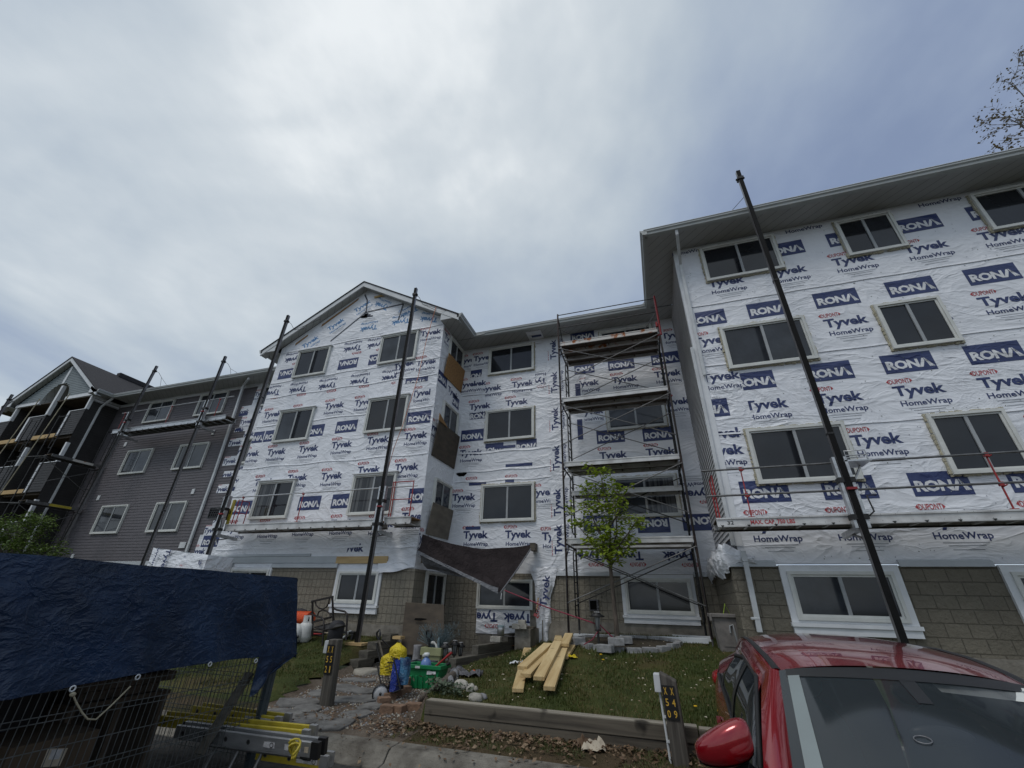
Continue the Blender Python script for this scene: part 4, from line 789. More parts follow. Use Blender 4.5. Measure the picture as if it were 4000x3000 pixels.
o=walkway('bright aluminium walkway high on the dark siding wing',-23.45,-16.5,11.55,12.05,8.4,.2,'alu','ply_under',posts=(-23.3,-20.2,-17.3),rail_z=.87,rail=(-23.5,-16.5),railk='alu',gap=.4); carriage(o,-22.5,11.42,8.2); carriage(o,-17.69,11.42,8.2)
# crate and board tied to the left end of the long walkway
o=thing('crate','black plastic crate hung on the pole at the left end of the long walkway','crate',(-12.95,9.85,3.95)); g=MB()
ring(g,lambda u,z,e=0:(u,9.8-e,z),-13.15,-12.68,3.78,4.12,.03,0,.02,'car_trim')
for i in range(6): g.box((-13.13+i*.08,9.79,3.8),(-13.11+i*.08,9.80,4.1),'car_trim')
for i in range(4): g.box((-13.13,9.79,3.84+i*.07),(-12.7,9.80,3.86+i*.07),'car_trim')
for x in (-13.15,-12.71): g.box((x,9.8,3.78),(x+.02,10.1,4.12),'car_trim')
g.box((-13.15,10.09,3.78),(-12.69,10.11,4.12),'car_trim'); g.box((-13.15,9.8,3.78),(-12.69,10.1,3.80),'car_trim'); g.build('lattice_body',o)
o=thing('level','yellow spirit level standing upright on the left end of the long walkway','spirit level',(-12.55,10.0,3.64)); g=MB(); g.box((-12.60,10.02,3.63),(-12.50,10.06,4.38),'yellow_fg'); g.box((-12.57,10.015,3.95),(-12.53,10.02,4.05),'glass_dark'); g.build('body',o,bevel=.006)
# ---------------------------------------------------------------- frame scaffold tower
YF,YR,XL,XRt=10.65,12.05,-2.10,.836
LV=[1.13,3.1,5.0,6.9,8.8]
tw=thing('scaffold_tower','tall rusty brown frame scaffold tower standing before the recessed wing','scaffold tower',((XL+XRt)/2,11.3,1.1))
for x,top in ((XL,9.9),(XRt,9.9)):
    for i,z in enumerate(LV):
        z1=LV[i+1] if i<4 else (top if x<0 else 8.95); k='steel_brown' if (x<0 or i<4) else 'steel_dark'; g=MB(); s=1 if x<0 else -1
        g.tube([(x,YF,z),(x,YF,z1)],.026,k,8)
        if i<4:
            g.tube([(x,YR,z),(x,YR,z1)],.026,'steel_dark',8); yl=YR-.42
            g.tube([(x,YR,z1-.12),(x,yl+.1,z1-.12),(x,yl,z1-.25),(x,yl,z+.35),(x,yl+.1,z+.28),(x,YR,z+.28)],.019,'steel_dark',6)
            for j in range(1,6): zz=z+.28+j*(z1-z-.4)/6; g.tube([(x,yl,zz),(x,YR,zz)],.013,'steel_dark',6)
            g.tube([(x,YF,z1-.1),(x,YR,z1-.1)],.022,'steel_dark',8); g.tube([(x,YF,z1-.45),(x,YF+.45,z1-.1)],.016,'steel_dark',6)
            g.tube([(x,YF-.02,z+.05),(x,YF-.05,z+.12),(x,YF-.05,z1-.5),(x,YF-.02,z1-.45)],.012,'steel_dark',5)
        else: g.tube([(x,YR,z),(x,YR,z+.75)],.02,'steel_dark',6)
        if i==0:
            for y in (YF,YR): g.tube([(x,y,.9),(x,y,z+.2)],.019,'galv',8); g.box((x-.08,y-.08,.95),(x+.08,y+.08,1.0),'steel_brown')
        g.build('end_frame',tw)
for i,z in enumerate(LV[1:]):
    for y in (YF,YR):
        for a,b in (((XL,z-.2),(XRt,z-1.38)),((XRt,z-.2),(XL,z-1.38))):
            g=MB(); g.tube([(a[0],y-.03,a[1]),(b[0],y-.03,b[1])],.013,'galv' if (y<11 or i>1) else 'steel_dark',6)
            for c in (a,b): g.tube([(c[0],y-.045,c[1]),(c[0],y+.02,c[1])],.014,'galv',6)
            g.build('cross_brace',tw)
g=MB()
for y in (YF,): 
    for z in (9.86,9.36): g.tube([(XL,y,z),(XRt,y,z+.02)],.015,'steel_dark',6)
g.tube([(XL,YF,9.86),(XL,YR-.3,8.9)],.013,'steel_dark',6); g.tube([(XL,YF,9.36),(-.6,YR,8.95)],.012,'galv',6); g.tube([(XRt,YF,9.36),(XRt-.6,YF+.5,8.85)],.014,'galv',6); g.build('guard_rail',tw)
g=MB(); g.tube([(XRt+.02,YF-.02,9.95),(XRt+.03,YF-.02,8.55)],.030,'red_metal',8); g.tube([(XRt+.03,YF-.02,8.58),(XRt-.06,YF,8.55)],.022,'red_metal',6); g.box((XRt-.07,YF-.05,8.85),(XRt-.02,YF+.03,9.0),'red_metal'); b=g.build('guard_post',tw); b['label']='bright red guard post'
def plank(label,z,y0,y1,k='alu_paint',x0=None,x1=None,h=.13,grp='planks on the scaffold tower'):
    x0=XL+.03 if x0 is None else x0; x1=XRt-.03 if x1 is None else x1
    o=thing('scaffold_plank',label,'scaffold plank',((x0+x1)/2,y0,z-h),grp)
    for i,y in enumerate((y0,y1-.03)): g=MB(); g.box((x0,y,z-h),(x1,y+.03,z),k); g.box((x0,y-.012,z-.03),(x1,y+.042,z-.012),k); g.build('side_rail',o)
    g=MB(); g.box((x0,y0+.031,z-.03),(x1,y1-.031,z-.008),'ply_under'); g.build('deck',o)
    for t in (.02,.25,.5,.75,.98): g=MB(); x=x0+(x1-x0)*t; g.bar((x,y0+.032,z-.06),(x,y1-.032,z-.06),.03,.05,'ply_under'); g.build('crossbar',o)
    for x in (x0,x1): 
        for ya in (y0+.1,y1-.16): g=MB(); g.box((x-.05,ya,z-.05),(x+.05,ya+.06,z-.01),'galv'); g.build('hook',o)
    return o
plank('rust streaked front plank on the top level of the scaffold tower',8.86,10.70,11.14,'rust_paint'); plank('middle plank on the top level of the scaffold tower',8.86,11.16,11.6); plank('plank nearest the wall on the top level of the scaffold tower',8.86,11.62,12.04)
plank('white edged front plank one level below the top of the scaffold tower',6.96,10.70,11.18); plank('plank behind the white edged one, one level below the tower top',6.96,11.2,11.66)
plank('front plank at mid height just above the sapling crown',5.06,10.70,11.2); plank('rear plank at mid height just above the sapling crown',5.06,11.22,11.7)
plank('single plank set lower at the back, crossing the window behind the sapling',4.50,11.62,12.08)
plank('lowest front plank of the tower, red at its right end',3.13,10.70,11.15); plank('lowest rear plank of the tower, nearest the wall',3.13,11.6,12.04)
# ---------------------------------------------------------------- scaffold round the far balconies
bt=thing('scaffold_tower','dark frame scaffold wrapped round the corner of the far left balcony wing','scaffold tower',(-24.6,11.2,1))
for x,y in ((-24.55,10.3),(-24.55,12.3),(-26.6,10.3)):
    for i,z in enumerate((1.1,3.0,4.95,6.93)):
        z1=z+1.93 if i<3 else z+1.9; g=MB(); ax=Vector((.75,0,0)) if y<11 and x<-25 else Vector((.72,0,0))
        b=Vector((x-.72,y,0)); a=Vector((x,y,0)); k='steel_dark'
        for q in (a,b): g.tube([q+Vector((0,0,z)),q+Vector((0,0,z1))],.024,k,6)
        c=a.lerp(b,.35); g.tube([c+Vector((0,0,z+.3)),c+Vector((0,0,z1-.1))],.016,k,5)
        for j in range(6): zz=z+.3+j*(z1-z-.4)/5; g.tube([a+Vector((0,0,zz)),c+Vector((0,0,zz))],.012,k,5)
        g.tube([a+Vector((0,0,z1-.1)),b+Vector((0,0,z1-.1))],.02,k,6); g.build('end_frame',bt)
for z in (3,4.95,6.93):
    for a,b in (((-24.5,10.3,z-.2),(-24.5,12.3,z-1.3)),((-24.5,12.3,z-.2),(-24.5,10.3,z-1.3)),((-24.5,10.25,z-.1),(-26.6,10.25,z+.0))): g=MB(); g.tube([a,b],.013,'galv',5); g.build('cross_brace',bt)
for z,lb,k in ((7.0,'orange stained plank on the far scaffold, highest of three','rust_paint'),(5.02,'yellow edged plank on the far scaffold, middle of three','yellow_fg'),(3.07,'lowest plank on the far scaffold, behind the leafy tree','alu_paint')):
    o=thing('scaffold_plank',lb,'scaffold plank',(-24.8,11.3,z-.12),'planks on the far scaffold'); g=MB()
    for x in (-25.1,-24.58): g.box((x,10.45,z-.12),(x+.03,12.4,z),'galv')
    g.box((-24.552,11.2 if k!='alu_paint' else 12.3,z-.11),(-24.546,12.0 if k!='alu_paint' else 12.38,z-.01),k); g.build('side_rail',o); g=MB(); g.box((-25.07,10.45,z-.03),(-24.581,12.4,z-.005),'ply_under'); g.build('deck',o)
for i,(x,y0) in enumerate(((-27.1,10.9),(-29.5,10.9))):
    o=thing('rope',('pale rope hanging from the sage gable in front of the nearer balcony','pale rope hanging down before the middle balcony stack')[i],'rope',(x,y0,10)); g=MB(); g.tube([(x,10.95,10.5),(x-.05,10.8,8),(x-.1,10.6,5)],.022,'rope',5); g.build('strand',o)
# ---------------------------------------------------------------- red hatchback parked nose out, close to the camera
ca=R(-3.5); CX,CY=1.13,3.22     # origin: middle of the windscreen's top edge, on the ground
cw=Vector((math.cos(ca),math.sin(ca),0)); cl=Vector((-math.sin(ca),math.cos(ca),0))
def C(u,v,z): return Vector((CX,CY,0))+cw*u+cl*v+Vector((0,0,z))
car=thing('parked_car','glossy red hatchback parked nose first towards the viewer in the right foreground','car',(CX,CY,0))
# stations along the length: v, half width at roof, roof edge z, roof crown, shoulder half width, shoulder z
def rf(v): return lerp(v,[(0,.575),(.5,.60),(1.2,.605),(2.0,.58),(2.7,.52)])
def rz(v): return lerp(v,[(0,1.395),(.25,1.435),(.6,1.468),(1.0,1.485),(1.5,1.48),(2.1,1.445),(2.7,1.38)])
g=MB()
def roof(a,b):
    v=-.0+2.65*b; u=(a*2-1); w_=rf(v)-.035; v2=v-(.07*(1-u*u))*(1-min(1,b*3))
    return C(u*w_,v2,rz(v)+.055*(1-abs(u)**2.4)-.008)
g.sheet(roof,26,26,'car_red')
for s in (-1,1):      # side strip outboard of the ditch moulding
    g.sheet(lambda a,b,s=s:C(s*(rf(2.65*b)-.005+.05*a),2.65*b,rz(2.65*b)-.008-.055*a*a),6,26,'car_red')
g.build('roof',car)
g=MB()
for s in (-1,1): g.sheet(lambda a,b,s=s:C(s*(rf(2.65*b)-.04+.04*a),2.65*b,rz(2.65*b)-.004+.006*math.sin(a*3.14)),3,26,'rubber')
g.build('roof_moulding',car)
# windscreen, bulged
def ws(a,b):
    u=a*2-1; hw=lerp(b,[(0,.545),(1,.735)]); v=-1.12*b-.07*(1-u*u)-.10*b*(1-u*u); z=lerp(b,[(0,1.388),(1,.845)])+.045*(1-u*u)*(1-b*.6)+.006*math.sin(b*3.14)
    return C(u*hw,v,z)
g=MB(); g.sheet(ws,30,20,'car_shield'); wso=g.build('windscreen',car)
for s in (0,1): g=MB(); g.sheet(lambda a,b,s=s:ws(s+(1-2*s)*(.035+.05*a),.05+.95*b)+Vector((0,-.004,.004)),2,20,'car_seal'); g.build('pillar_lining',wso)
g=MB(); g.sheet(lambda a,b:ws(.03+a*.94,.0+b*(.055+.02*math.sin(a*3.14)))+Vector((0,-.003,.003)),24,3,'car_trim')
for a0,a1,b0,b1 in ((.47,.53,.05,.20),): g.sheet(lambda a,b:ws(a0+(a1-a0)*(a*(1-b*.2)+.1*b),b0+(b1-b0)*b)+Vector((0,-.0025,.0025)),8,6,'car_trim')
g.build('sunshade_band',wso)
g=MB(); c0=ws(.5,.33); g.blob((c0.x,c0.y+.09,c0.z-.03),(.12,.02,.035),'car_trim',2,.02,14,1); g.build('rear_view_mirror',wso)
for k,(a,b) in enumerate(((.40,.38),)):
    g=MB(); c=ws(a,b); n=(ws(a+.02,b)-c).cross(ws(a,b+.02)-c).normalized(); n=-n if n.z<0 else n; u=(ws(a+.02,b)-c).normalized(); w_=n.cross(u)
    g.tube([c+n*.004+u*.03*math.cos(t)+w_*.022*math.sin(t) for t in [i*math.pi/10 for i in range(21)]],.002,'pole_side',5); g.build('sticker_ring',wso)
# A pillars
for s in (-1,1):
    g=MB()
    def ap(a,b,s=s):
        e=ws(0 if s<0 else 1,b); o=C(s*lerp(b,[(0,.635),(1,.825)]),lerp(b,[(0,.06),(1,-1.0)]),lerp(b,[(0,1.345),(1,.93)])+.05*math.sin(b*3.14))
        return e.lerp(o,a)+Vector((0,-.02*math.sin(a*3.14),.022*math.sin(a*3.14)))
    g.sheet(ap,8,20,'car_red'); g.build('pillar',car)
# body sides: stations over the whole length, section from sill to beltline
def belt(v): return lerp(v,[(-1.9,.80),(-1.1,.93),(-.3,1.0),(.8,1.035),(1.6,1.085),(2.2,1.17),(2.9,1.20)])
def hwid(v): return lerp(v,[(-1.95,.70),(-1.7,.80),(-1.0,.86),(.2,.875),(1.2,.88),(2.0,.895),(2.6,.85),(3.0,.74)])
prof=[(0.0,.0,.86),(.06,.0,.98),(.28,.0,1.0),(.5,.0,.985),(.7,.0,1.0),(.86,.0,.985),(1.0,.0,.93)]
for s in (-1,1):
    g=MB()
    def side(a,b,s=s):
        v=-1.95+4.95*b; t=a*(len(prof)-1); i=min(int(t),len(prof)-2); f=t-i; q=prof[i][0]*(1-f)+prof[i+1][0]*f; k=prof[i][2]*(1-f)+prof[i+1][2]*f
        zb,zt=.24,belt(v); z=zb+(zt-zb)*q; h=1.0
        for wc in (-1.25,1.75):
            if q>.55: k+=.018*math.exp(-((v-wc)/.4)**2)
        return C(s*hwid(v)*k,v,z)
    g.sheet(side,18,60,'car_red'); g.build('body_side',car)
g=MB()
g.sheet(lambda a,b:C((a*2-1)*hwid(-1.95+.95*b)*.93,-1.95+.95*b,belt(-1.95+.95*b)+.07*(1-(a*2-1)**2)-.01),20,10,'car_red'); g.build('bonnet',car)
g=MB(); g.sheet(lambda a,b:C((a*2-1)*lerp(b,[(0,.60),(1,.70)]),-1.95-.10*(1-(a*2-1)**2)*1.2+0*b,.24+.56*b),16,8,'car_red'); g.box(tuple(C(-.45,-2.09,.35)),tuple(C(.45,-2.0,.52)),'car_trim'); g.build('front_bumper',car)
for s in (-1,1):
    g=MB(); g.blob(C(s*.60,-1.86,.66),(.16,.16,.06),'chrome',1,.02,14); g.build('headlight',car)
g=MB(); g.sheet(lambda a,b:C((a*2-1)*lerp(b,[(0,.72),(.5,.72),(1,.52)]),3.0-.35*max(0,b-.5)*2,.3+1.05*b),14,10,'car_red'); g.build('tailgate',car)
# side glass and black frames
def gl(a,b,s,off):
    v=lerp(a,[(0,-.78),(1,1.95)]); zb=belt(v)+.004; vt=lerp(a,[(0,-.78),(.30,.10),(1,1.72)]); zt=lerp(a,[(0,zb+.02),(.30,1.335),(.6,1.375),(.85,1.345),(1,1.19)])
    ub=hwid(v)*.928; ut=lerp(a,[(0,.80),(.3,.655),(.7,.655),(1,.70)])
    zz_=zb+(zt-zb)*b; return C(s*(ub+(ut-ub)*b+.03*math.sin(b*3.14)+off),v+(vt-v)*b,zz_)
for s in (-1,1):
    g=MB(); g.sheet(lambda a,b:gl(a,b,s,.0),40,10,'car_glass'); o=g.build('side_window',car)
    g=MB()
    for a0 in (.52,.545): pass
    g.sheet(lambda a,b:gl(.50+a*.05,b,s,.006),3,10,'car_trim'); g.sheet(lambda a,b:gl(.86+a*.02,b,s,.006),2,10,'car_trim')
    g.tube([gl(i/40,0,s,.008) for i in range(41)],.014,'rubber',6); g.tube([gl(i/40,1,s,.006) for i in range(41)],.013,'rubber',6); g.build('window_seal',o)
    g=MB()    # red frame over the glass up to the roof
    g.sheet(lambda a,b:gl(.22+a*.78,1,s,.0).lerp(C(s*(rf(.05+2.6*a)+.045),.05+2.6*a,rz(.05+2.6*a)-.062),b)+Vector((s*.012*math.sin(b*3.14)*cw.x,0,0)),30,4,'car_red'); g.build('roof_side',car)
    g=MB(); g.sheet(lambda a,b:C(s*lerp(b,[(0,hwid(1.9+a*1.05)*.93),(1,.56)]),1.9+a*(1.05-.3*b),lerp(b,[(0,belt(1.9+a)),(1,1.36-.05*a)])),8,8,'car_red'); g.build('rear_pillar',car)
    # door mirror
    mc=C(s*.915,-.62,1.13); g=MB()
    def mir(a,b):
        t=math.pi*a; p=2*math.pi*b; x=math.cos(t); r=max(0,math.sin(t))**.5
        q=lambda v:math.copysign(abs(v)**.72,v)
        sz=.072*(1-.30*x); y=q(math.sin(p))*r*.07; z=q(math.cos(p))*r*sz
        if y>0.03: y=.03+(y-.03)*.25
        return mc+cw*(s*(x*.125+.010*r*math.cos(p)))+cl*(y+.03*x*x*(x>0))+Vector((0,0,z+.012*(1-x)-.035*x))
    g.sheet(mir,18,20,'car_red'); m_=g.build('door_mirror',car)
    g=MB(); g.sheet(lambda a,b:mir(.08+a*.80,.40+b*.19)+Vector((0,0,-.004))-cl*.002,14,6,'car_trim'); g.bar(mc+cw*(-s*.06)+Vector((0,0,-.05)),C(s*.80,-.55,1.02),.08,.04,'car_trim'); g.build('mirror_base',m_,bevel=.006)
    g=MB()
    for v in (.55,1.3): g.bar(C(s*.905,v,.86),C(s*.905,v+.2,.875),.03,.025,'car_red'); g.box(tuple(C(s*.88,v+.05,.84)),tuple(C(s*.884,v+.15,.86)),'car_trim')
    g.build('door_handle',car)
    g=MB(); g.blob(C(s*.80,2.62,1.02),(.10,.26,.09),'tail_red',3,.03,14); g.build('tail_light',car)
    for v in (-1.25,1.75):
        c=C(s*.80,v,.335); g=MB(); g.lathe(c-cw*(.11*1),[(.0,0),(.25,0),(.325,.02),(.335,.11),(.325,.20),(.25,.22)],'rubber',28,cw); w_=g.build('wheel',car); g=MB(); g.lathe(c+cw*(s*.10),[(0,.03*s),(.05,.03*s),(.06,0),(.22,.012*s),(.235,-.02*s)],'chrome',20,cw); g.build('rim',w_)
g=MB(); g.box(tuple(C(-.74,-1.75,.2)),tuple(C(.74,2.85,.34)),'car_trim'); g.build('underbody',car)
g=MB(); g.sheet(lambda a,b:C((a*2-1)*.78,-1.05+b*.28,.915+.05*(1-(a*2-1)**2)-.03*b),12,3,'car_trim'); g.build('cowl',car)

# cabin seen dimly through the windscreen
g=MB(); g.sheet(lambda a,b:C((a*2-1)*.70,-1.0+b*.62,.86+.10*math.sin(b*3.14)*(1-.3*(a*2-1)**2)),14,8,'car_trim'); g.build('dashboard',car)
for u in (-.36,.36):
    g=MB(); g.blob(tuple(C(u,.62,.86)),(.25,.12,.36),'cushion',1,.04,16); g.blob(tuple(C(u,.62,1.27)),(.13,.06,.09),'cushion',2,.03,12); g.build('seat',car)
g=MB(); g.sheet(lambda a,b:C(.12+a*.40,-.05-.13*b,1.385-.045*b+.02*(1-a)),8,4,'vinyl'); g.build('sun_visor',car)
g=MB(); g.sheet(lambda a,b:C(-.52+a*.40,-.02-.06*b,1.385-.03*b+.02*a),8,4,'cushion'); g.build('sun_visor',car)
g=MB(); c=C(.36,-.30,.93); g.tube([c+cw*(.17*math.cos(t))+Vector((0,0,.17*math.sin(t)))+cl*(-.06*math.sin(t)) for t in [i*math.pi/12 for i in range(25)]],.016,'car_trim',6); g.build('steering_wheel',car)
# ---------------------------------------------------------------- retaining timbers
tw_=thing('retaining_wall','long low wall of weathered grey timbers along the front of the lawn','retaining wall',(-.5,6.5,.15))
for x0,x1 in ((-3.34,.19),(.20,3.9)):
    for z0,z1,dy in ((.10,.305,.0),(.31,.462,.012)):
        if x0>0 : z0-=.0; z1-=.015 if z1>.4 else 0
        g=MB(); g.box((x0,6.5-dy,z0),(x1,6.64,z1),'old_wood'); g.build('timber',tw_,bevel=.008)
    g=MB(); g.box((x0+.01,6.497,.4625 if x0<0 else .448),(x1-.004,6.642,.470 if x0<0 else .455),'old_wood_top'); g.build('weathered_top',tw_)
g=MB(); g.box((-3.36,6.645,.1),(-3.2,7.0,.42),'old_wood_y'); g.build('timber',tw_,bevel=.01)
rwall=thing('retaining_wall','stepped dark timber wall holding up the lawn on the right of the entry path','retaining wall',(-4.1,9.2,.3))
def xr2(y): return lerp(y,[(9.1,-4.13),(10.5,-3.98),(12.3,-3.66)])
for i,(z0,z1,ya,yb) in enumerate(((.2,.5,9.15,12.2),(.5,.67,9.18,12.2),(.672,.84,10.1,12.2),(.842,1.0,11.5,12.2))):
    g=MB(); n=.16; g.hexa([(xr2(ya)-n,ya,z0),(xr2(ya),ya,z0),(xr2(yb),yb,z0),(xr2(yb)-n,yb,z0),(xr2(ya)-n,ya,z1),(xr2(ya),ya,z1),(xr2(yb),yb,z1),(xr2(yb)-n,yb,z1)],'old_wood_y'); g.build('timber',rwall,bevel=.008)
o=thing('concrete_wall','short grey concrete wall stub with a brown plank on top beside the torn wrap','wall',(-3.55,12.1,.6)); g=MB(); g.box((-3.66,11.6,.5),(-3.25,12.45,1.12),'concrete'); g.build('body',o,bevel=.01); g=MB(); g.box((-3.85,11.7,1.122),(-3.2,12.0,1.17),'old_wood'); g.build('plank',o)
lwall=thing('retaining_wall','stepped dark timber wall on the left of the entry path below the chair','retaining wall',(-6.45,9.2,.3))
for ya,yb,zt in ((9.17,9.62,.53),(9.47,10.0,.67),(9.75,10.6,.82),(10.3,10.64,.95)): g=MB(); g.box((-6.62,ya,zt-.42),(-6.40,yb,zt-.15),'old_wood_y'); g.box((-6.64,ya-.01,zt-.148),(-6.39,yb,zt),'old_wood_y'); g.build('timber',lwall,bevel=.012)
g=MB(); g.box((-7.6,9.05,.1),(-6.45,9.2,.33),'old_wood'); g.build('timber',lwall,bevel=.01)
o=thing('edging_log','dark mossy log edging between the green bin and the flower bed','log',(-3.8,7.8,.4)); g=MB(); pts=[PG('U',1090,1420,.04),PG('U',1330,1230,.08),PG('U',1500,1090,.08),PG('U',1640,1000,.06)]; g.tube(pts,[.06,.055,.065,.05],'bark',9); g.build('body',o)
# ---------------------------------------------------------------- numbered posts
def numpost(label,p,w,h,digits,yaw,lean=0,plate_u=0,pz0=.28,pz1=.70,boxside=-1,pipe=True,chamfer=.08):
    o=thing('marker_post',label,'parking post',tuple(p),'numbered parking posts'); o.rotation_euler[2]=yaw
    def B(m,name,par=o,bv=0):
        ob=m.build(name,None,bv); ob.parent=par; return ob
    g=MB(); hw=w/2; g.hexa([(-hw,-hw,-.3),(hw,-hw,-.3),(hw,hw,-.3),(-hw,hw,-.3),(-hw+lean,-hw,h),(hw+lean,-hw,h-chamfer),(hw+lean,hw,h-chamfer),(-hw+lean,hw,h)],'post_wood'); B(g,'shaft',bv=.012)
    g=MB(); a,b=h*pz0,h*pz1; px=plate_u; hw2=w*.40; lz=lambda z: lean*z/h
    f=lambda u,z,e=0:(px+u+lz(z),-hw-.006-e,z)
    plate(g,f,-hw2,hw2,a,b,0,.006,'plate_black'); f2=lambda u,z,e=0:(px+u+lz(z),-hw-.014-e,z)
    rows=len(digits[0]); dh=(b-a)/rows
    for c in (0,1):
        for r in range(rows): text(g,digits[c][r],(-.5+c)*hw2*1.0,b-dh*(r+.5),hw2*(.5 if digits[c][r]!='1' else .26),dh*.66,'digit_gold',f2,0,.01)
    B(g,'number_plate')
    g=MB(); s=boxside; g.box((s*(hw+.002)+lean*.9,-hw+.01,h-.20),(s*(hw+.075)+lean*.9,hw-.03,h-.02),'pvc_white'); B(g,'outlet_box',bv=.008)
    if pipe:
        g=MB(); g.tube([(s*(hw+.03),-.02,-.2),(s*(hw+.03)+lean*.8,-.02,h-.2)],.014,'pvc_white',8)
        for z in (.25*h,.5*h): g.box((s*(hw+.002),-.05,z),(s*(hw+.055),.01,z+.02),'pvc_white')
        B(g,'conduit')
    return o
p=PG('s',1278,2757); numpost('weathered grey post with plate X52 X51 standing on the flagstone path',p,.17,.90,('X52','X51'),R(8),-.06,-.02,.47,.92,-1,False,.0)
p=Vector((-.015,6.2,.15)); numpost('weathered grey post with plate X50 X49 in front of the timber wall',p,.175,.87,('X50','X49'),R(-3),-.05,-.015,.50,.86)
o=thing('roll','dark grey roll of mesh standing behind the post marked X52 X51','roll',tuple(PG('s',1300,2520))); q=PG('s',1300,2535); g=MB(); g.lathe(q,[(.0,0),(.17,0),(.17,.42),(.165,.50),(.10,.56),(0,.57)],'cushion',18); g.build('body',o)
# ---------------------------------------------------------------- path stones, bricks, garden ring
flags=[((1090,1310),.34,.18),((480,1330),.0,.0),]
FL=[('d',505,1385,.42,.26,.2),('d',640,1320,.38,.22,-.1),('d',330,1350,.45,.28,.4),('d',690,1215,.42,.25,.1),('d',560,1220,.36,.2,.5),('d',600,1150,.42,.2,-.2),('d',420,1180,.40,.22,.2),('d',560,1135,.34,.17,.1),('d',700,1165,.34,.18,.0),('d',260,1240,.5,.3,.3),('d',330,1280,.34,.2,-.3),('d',740,1265,.30,.2,.2),('d',700,1095,.36,.16,.1),('d',790,1045,.34,.16,.2),('d',150,1320,.5,.3,.0),('d',620,1090,.3,.14,0)]
for i,(c,x,y,a,b,r) in enumerate(FL):
    q=PG(c,x,y); n=7+i%3; g=MB(); pts=[]
    for j in range(n):
        t=2*math.pi*j/n; k=1+.5*noise.noise((math.cos(t)*1.3+i*5,math.sin(t)*1.3,i)); u,v=a*.68*k*math.cos(t),b*.68*k*1.5*math.sin(t); pts.append((q.x+u*math.cos(r)-v*math.sin(r),q.y+u*math.sin(r)+v*math.cos(r)))
    g.prism([(x_,y_,ground(x_,y_)-.05) for x_,y_ in pts],(0,0,.075),'stone_flag'); o=g.build('flagstone',bevel=.012); tag(o,['grey flagstone nearest the kerb on the entry path','grey flagstone just above the one nearest the kerb'][i] if i<2 else 'irregular grey flagstone set in the gravel of the entry path','flagstone','flagstones of the entry path')
q=PG('d',712,1040); g=MB(); g.lathe((q.x,q.y,q.z-.06),[(0,0),(.25,0),(.26,.05),(.25,.115),(.22,.125),(0,.128)],'stone_round',26); o=g.build('stepping_stone'); tag(o,'round pale stepping stone at the foot of the left timber steps','stepping stone')
def brick(q,sx,sy,sz,rz,k,label,cat,grp,rx=0):
    g=MB(); g.box((-sx/2,-sy/2,0),(sx/2,sy/2,sz),k); o=g.build('brick' if k=='brick' else 'paving_block',bevel=.010); o.location=q; o.rotation_euler=(rx,0,rz); tag(o,label,cat,grp); return o
BR=[(610,1590,0,.23,.10),(750,1590,0,.23,-.05),(985,1560,0,.26,.1),(545,1470,.0,.20,.8),(640,1400,.0,.22,.5),(745,1350,.0,.22,.2),(850,1300,0,.2,-.3),(835,1270,.10,.21,.25),(890,1220,.0,.2,0)]
for i,(x,y,dz,l,r) in enumerate(BR):
    q=PG('U',x,y); brick((q.x,q.y,q.z+dz-.03),l*.95,.15,.12,r,'brick','worn brown brick in the loose heap at the foot of the green bin' if i not in (0,2) else ('worn brown brick at the left front corner of the heap' if i==0 else 'worn brown brick at the right front end of the heap, touching the timber wall'),'brick','brown bricks edging the path')
cx,cy=-.93,10.55
for i in range(22):
    t=2*math.pi*i/22+.1; rx,ry=1.12,.88; x=cx+rx*math.cos(t); y=cy+ry*math.sin(t); 
    brick((x,y,ground(x,y)-.05),.28,.13,.13,t+math.pi/2+.1*math.sin(i*3),'paver_grey','grey paving block in the ring round the sapling','paving block','grey blocks ringing the sapling',.05*math.sin(i*5))
for c,x,y,dz,r,lb in (('W',1880,740,.12,.15,'grey paving block lying on top of the ring in front of the sapling'),('W',1720,760,.03,-.3,'grey paving block leaning inside the ring, front left of the sapling'),('W',1990,650,.05,.5,'grey paving block propped against the sapling trunk'),('W',1315,650,.03,.9,'dark grey block lying askew at the left end of the ring')):
    q=PG(c,x,y); brick((q.x,q.y,q.z+dz),.30,.16,.13,r,'paver_grey',lb,'paving block',None)
g=MB(); vs=[(cx,cy,ground(cx,cy)+.05)]+[(cx+1.08*math.cos(2*math.pi*j/28),cy+.84*math.sin(2*math.pi*j/28),ground(cx+math.cos(2*math.pi*j/28),cy+.8*math.sin(2*math.pi*j/28))+.03) for j in range(28)]; g.add(vs,[(0,1+j,1+(j+1)%28) for j in range(28)],'garden_soil',True); o=struct(g.build('garden_bed'))
for c,x,y,dz,s,lb in (('W',430,350,0,.2,'pale block standing on the right timber wall'),('W',535,350,0,.17,'pale block behind the first on the right timber wall'),('W',515,295,.0,.18,'pale block topmost of the three on the right timber wall')):
    q=PY(c,x,y,11.55); brick((q.x,q.y,q.z-.07),s,.14,.12,.1,'rock_white',lb,'block',None)
for c,x,y,r,lb in (('W',620,560,.4,'pale broken block at the foot of the concrete wall stub'),('W',685,530,-.3,'smaller pale broken block beside the concrete wall stub')): q=PG(c,x,y); brick((q.x,q.y,q.z),.2,.13,.12,r,'rock_white',lb,'block',None)
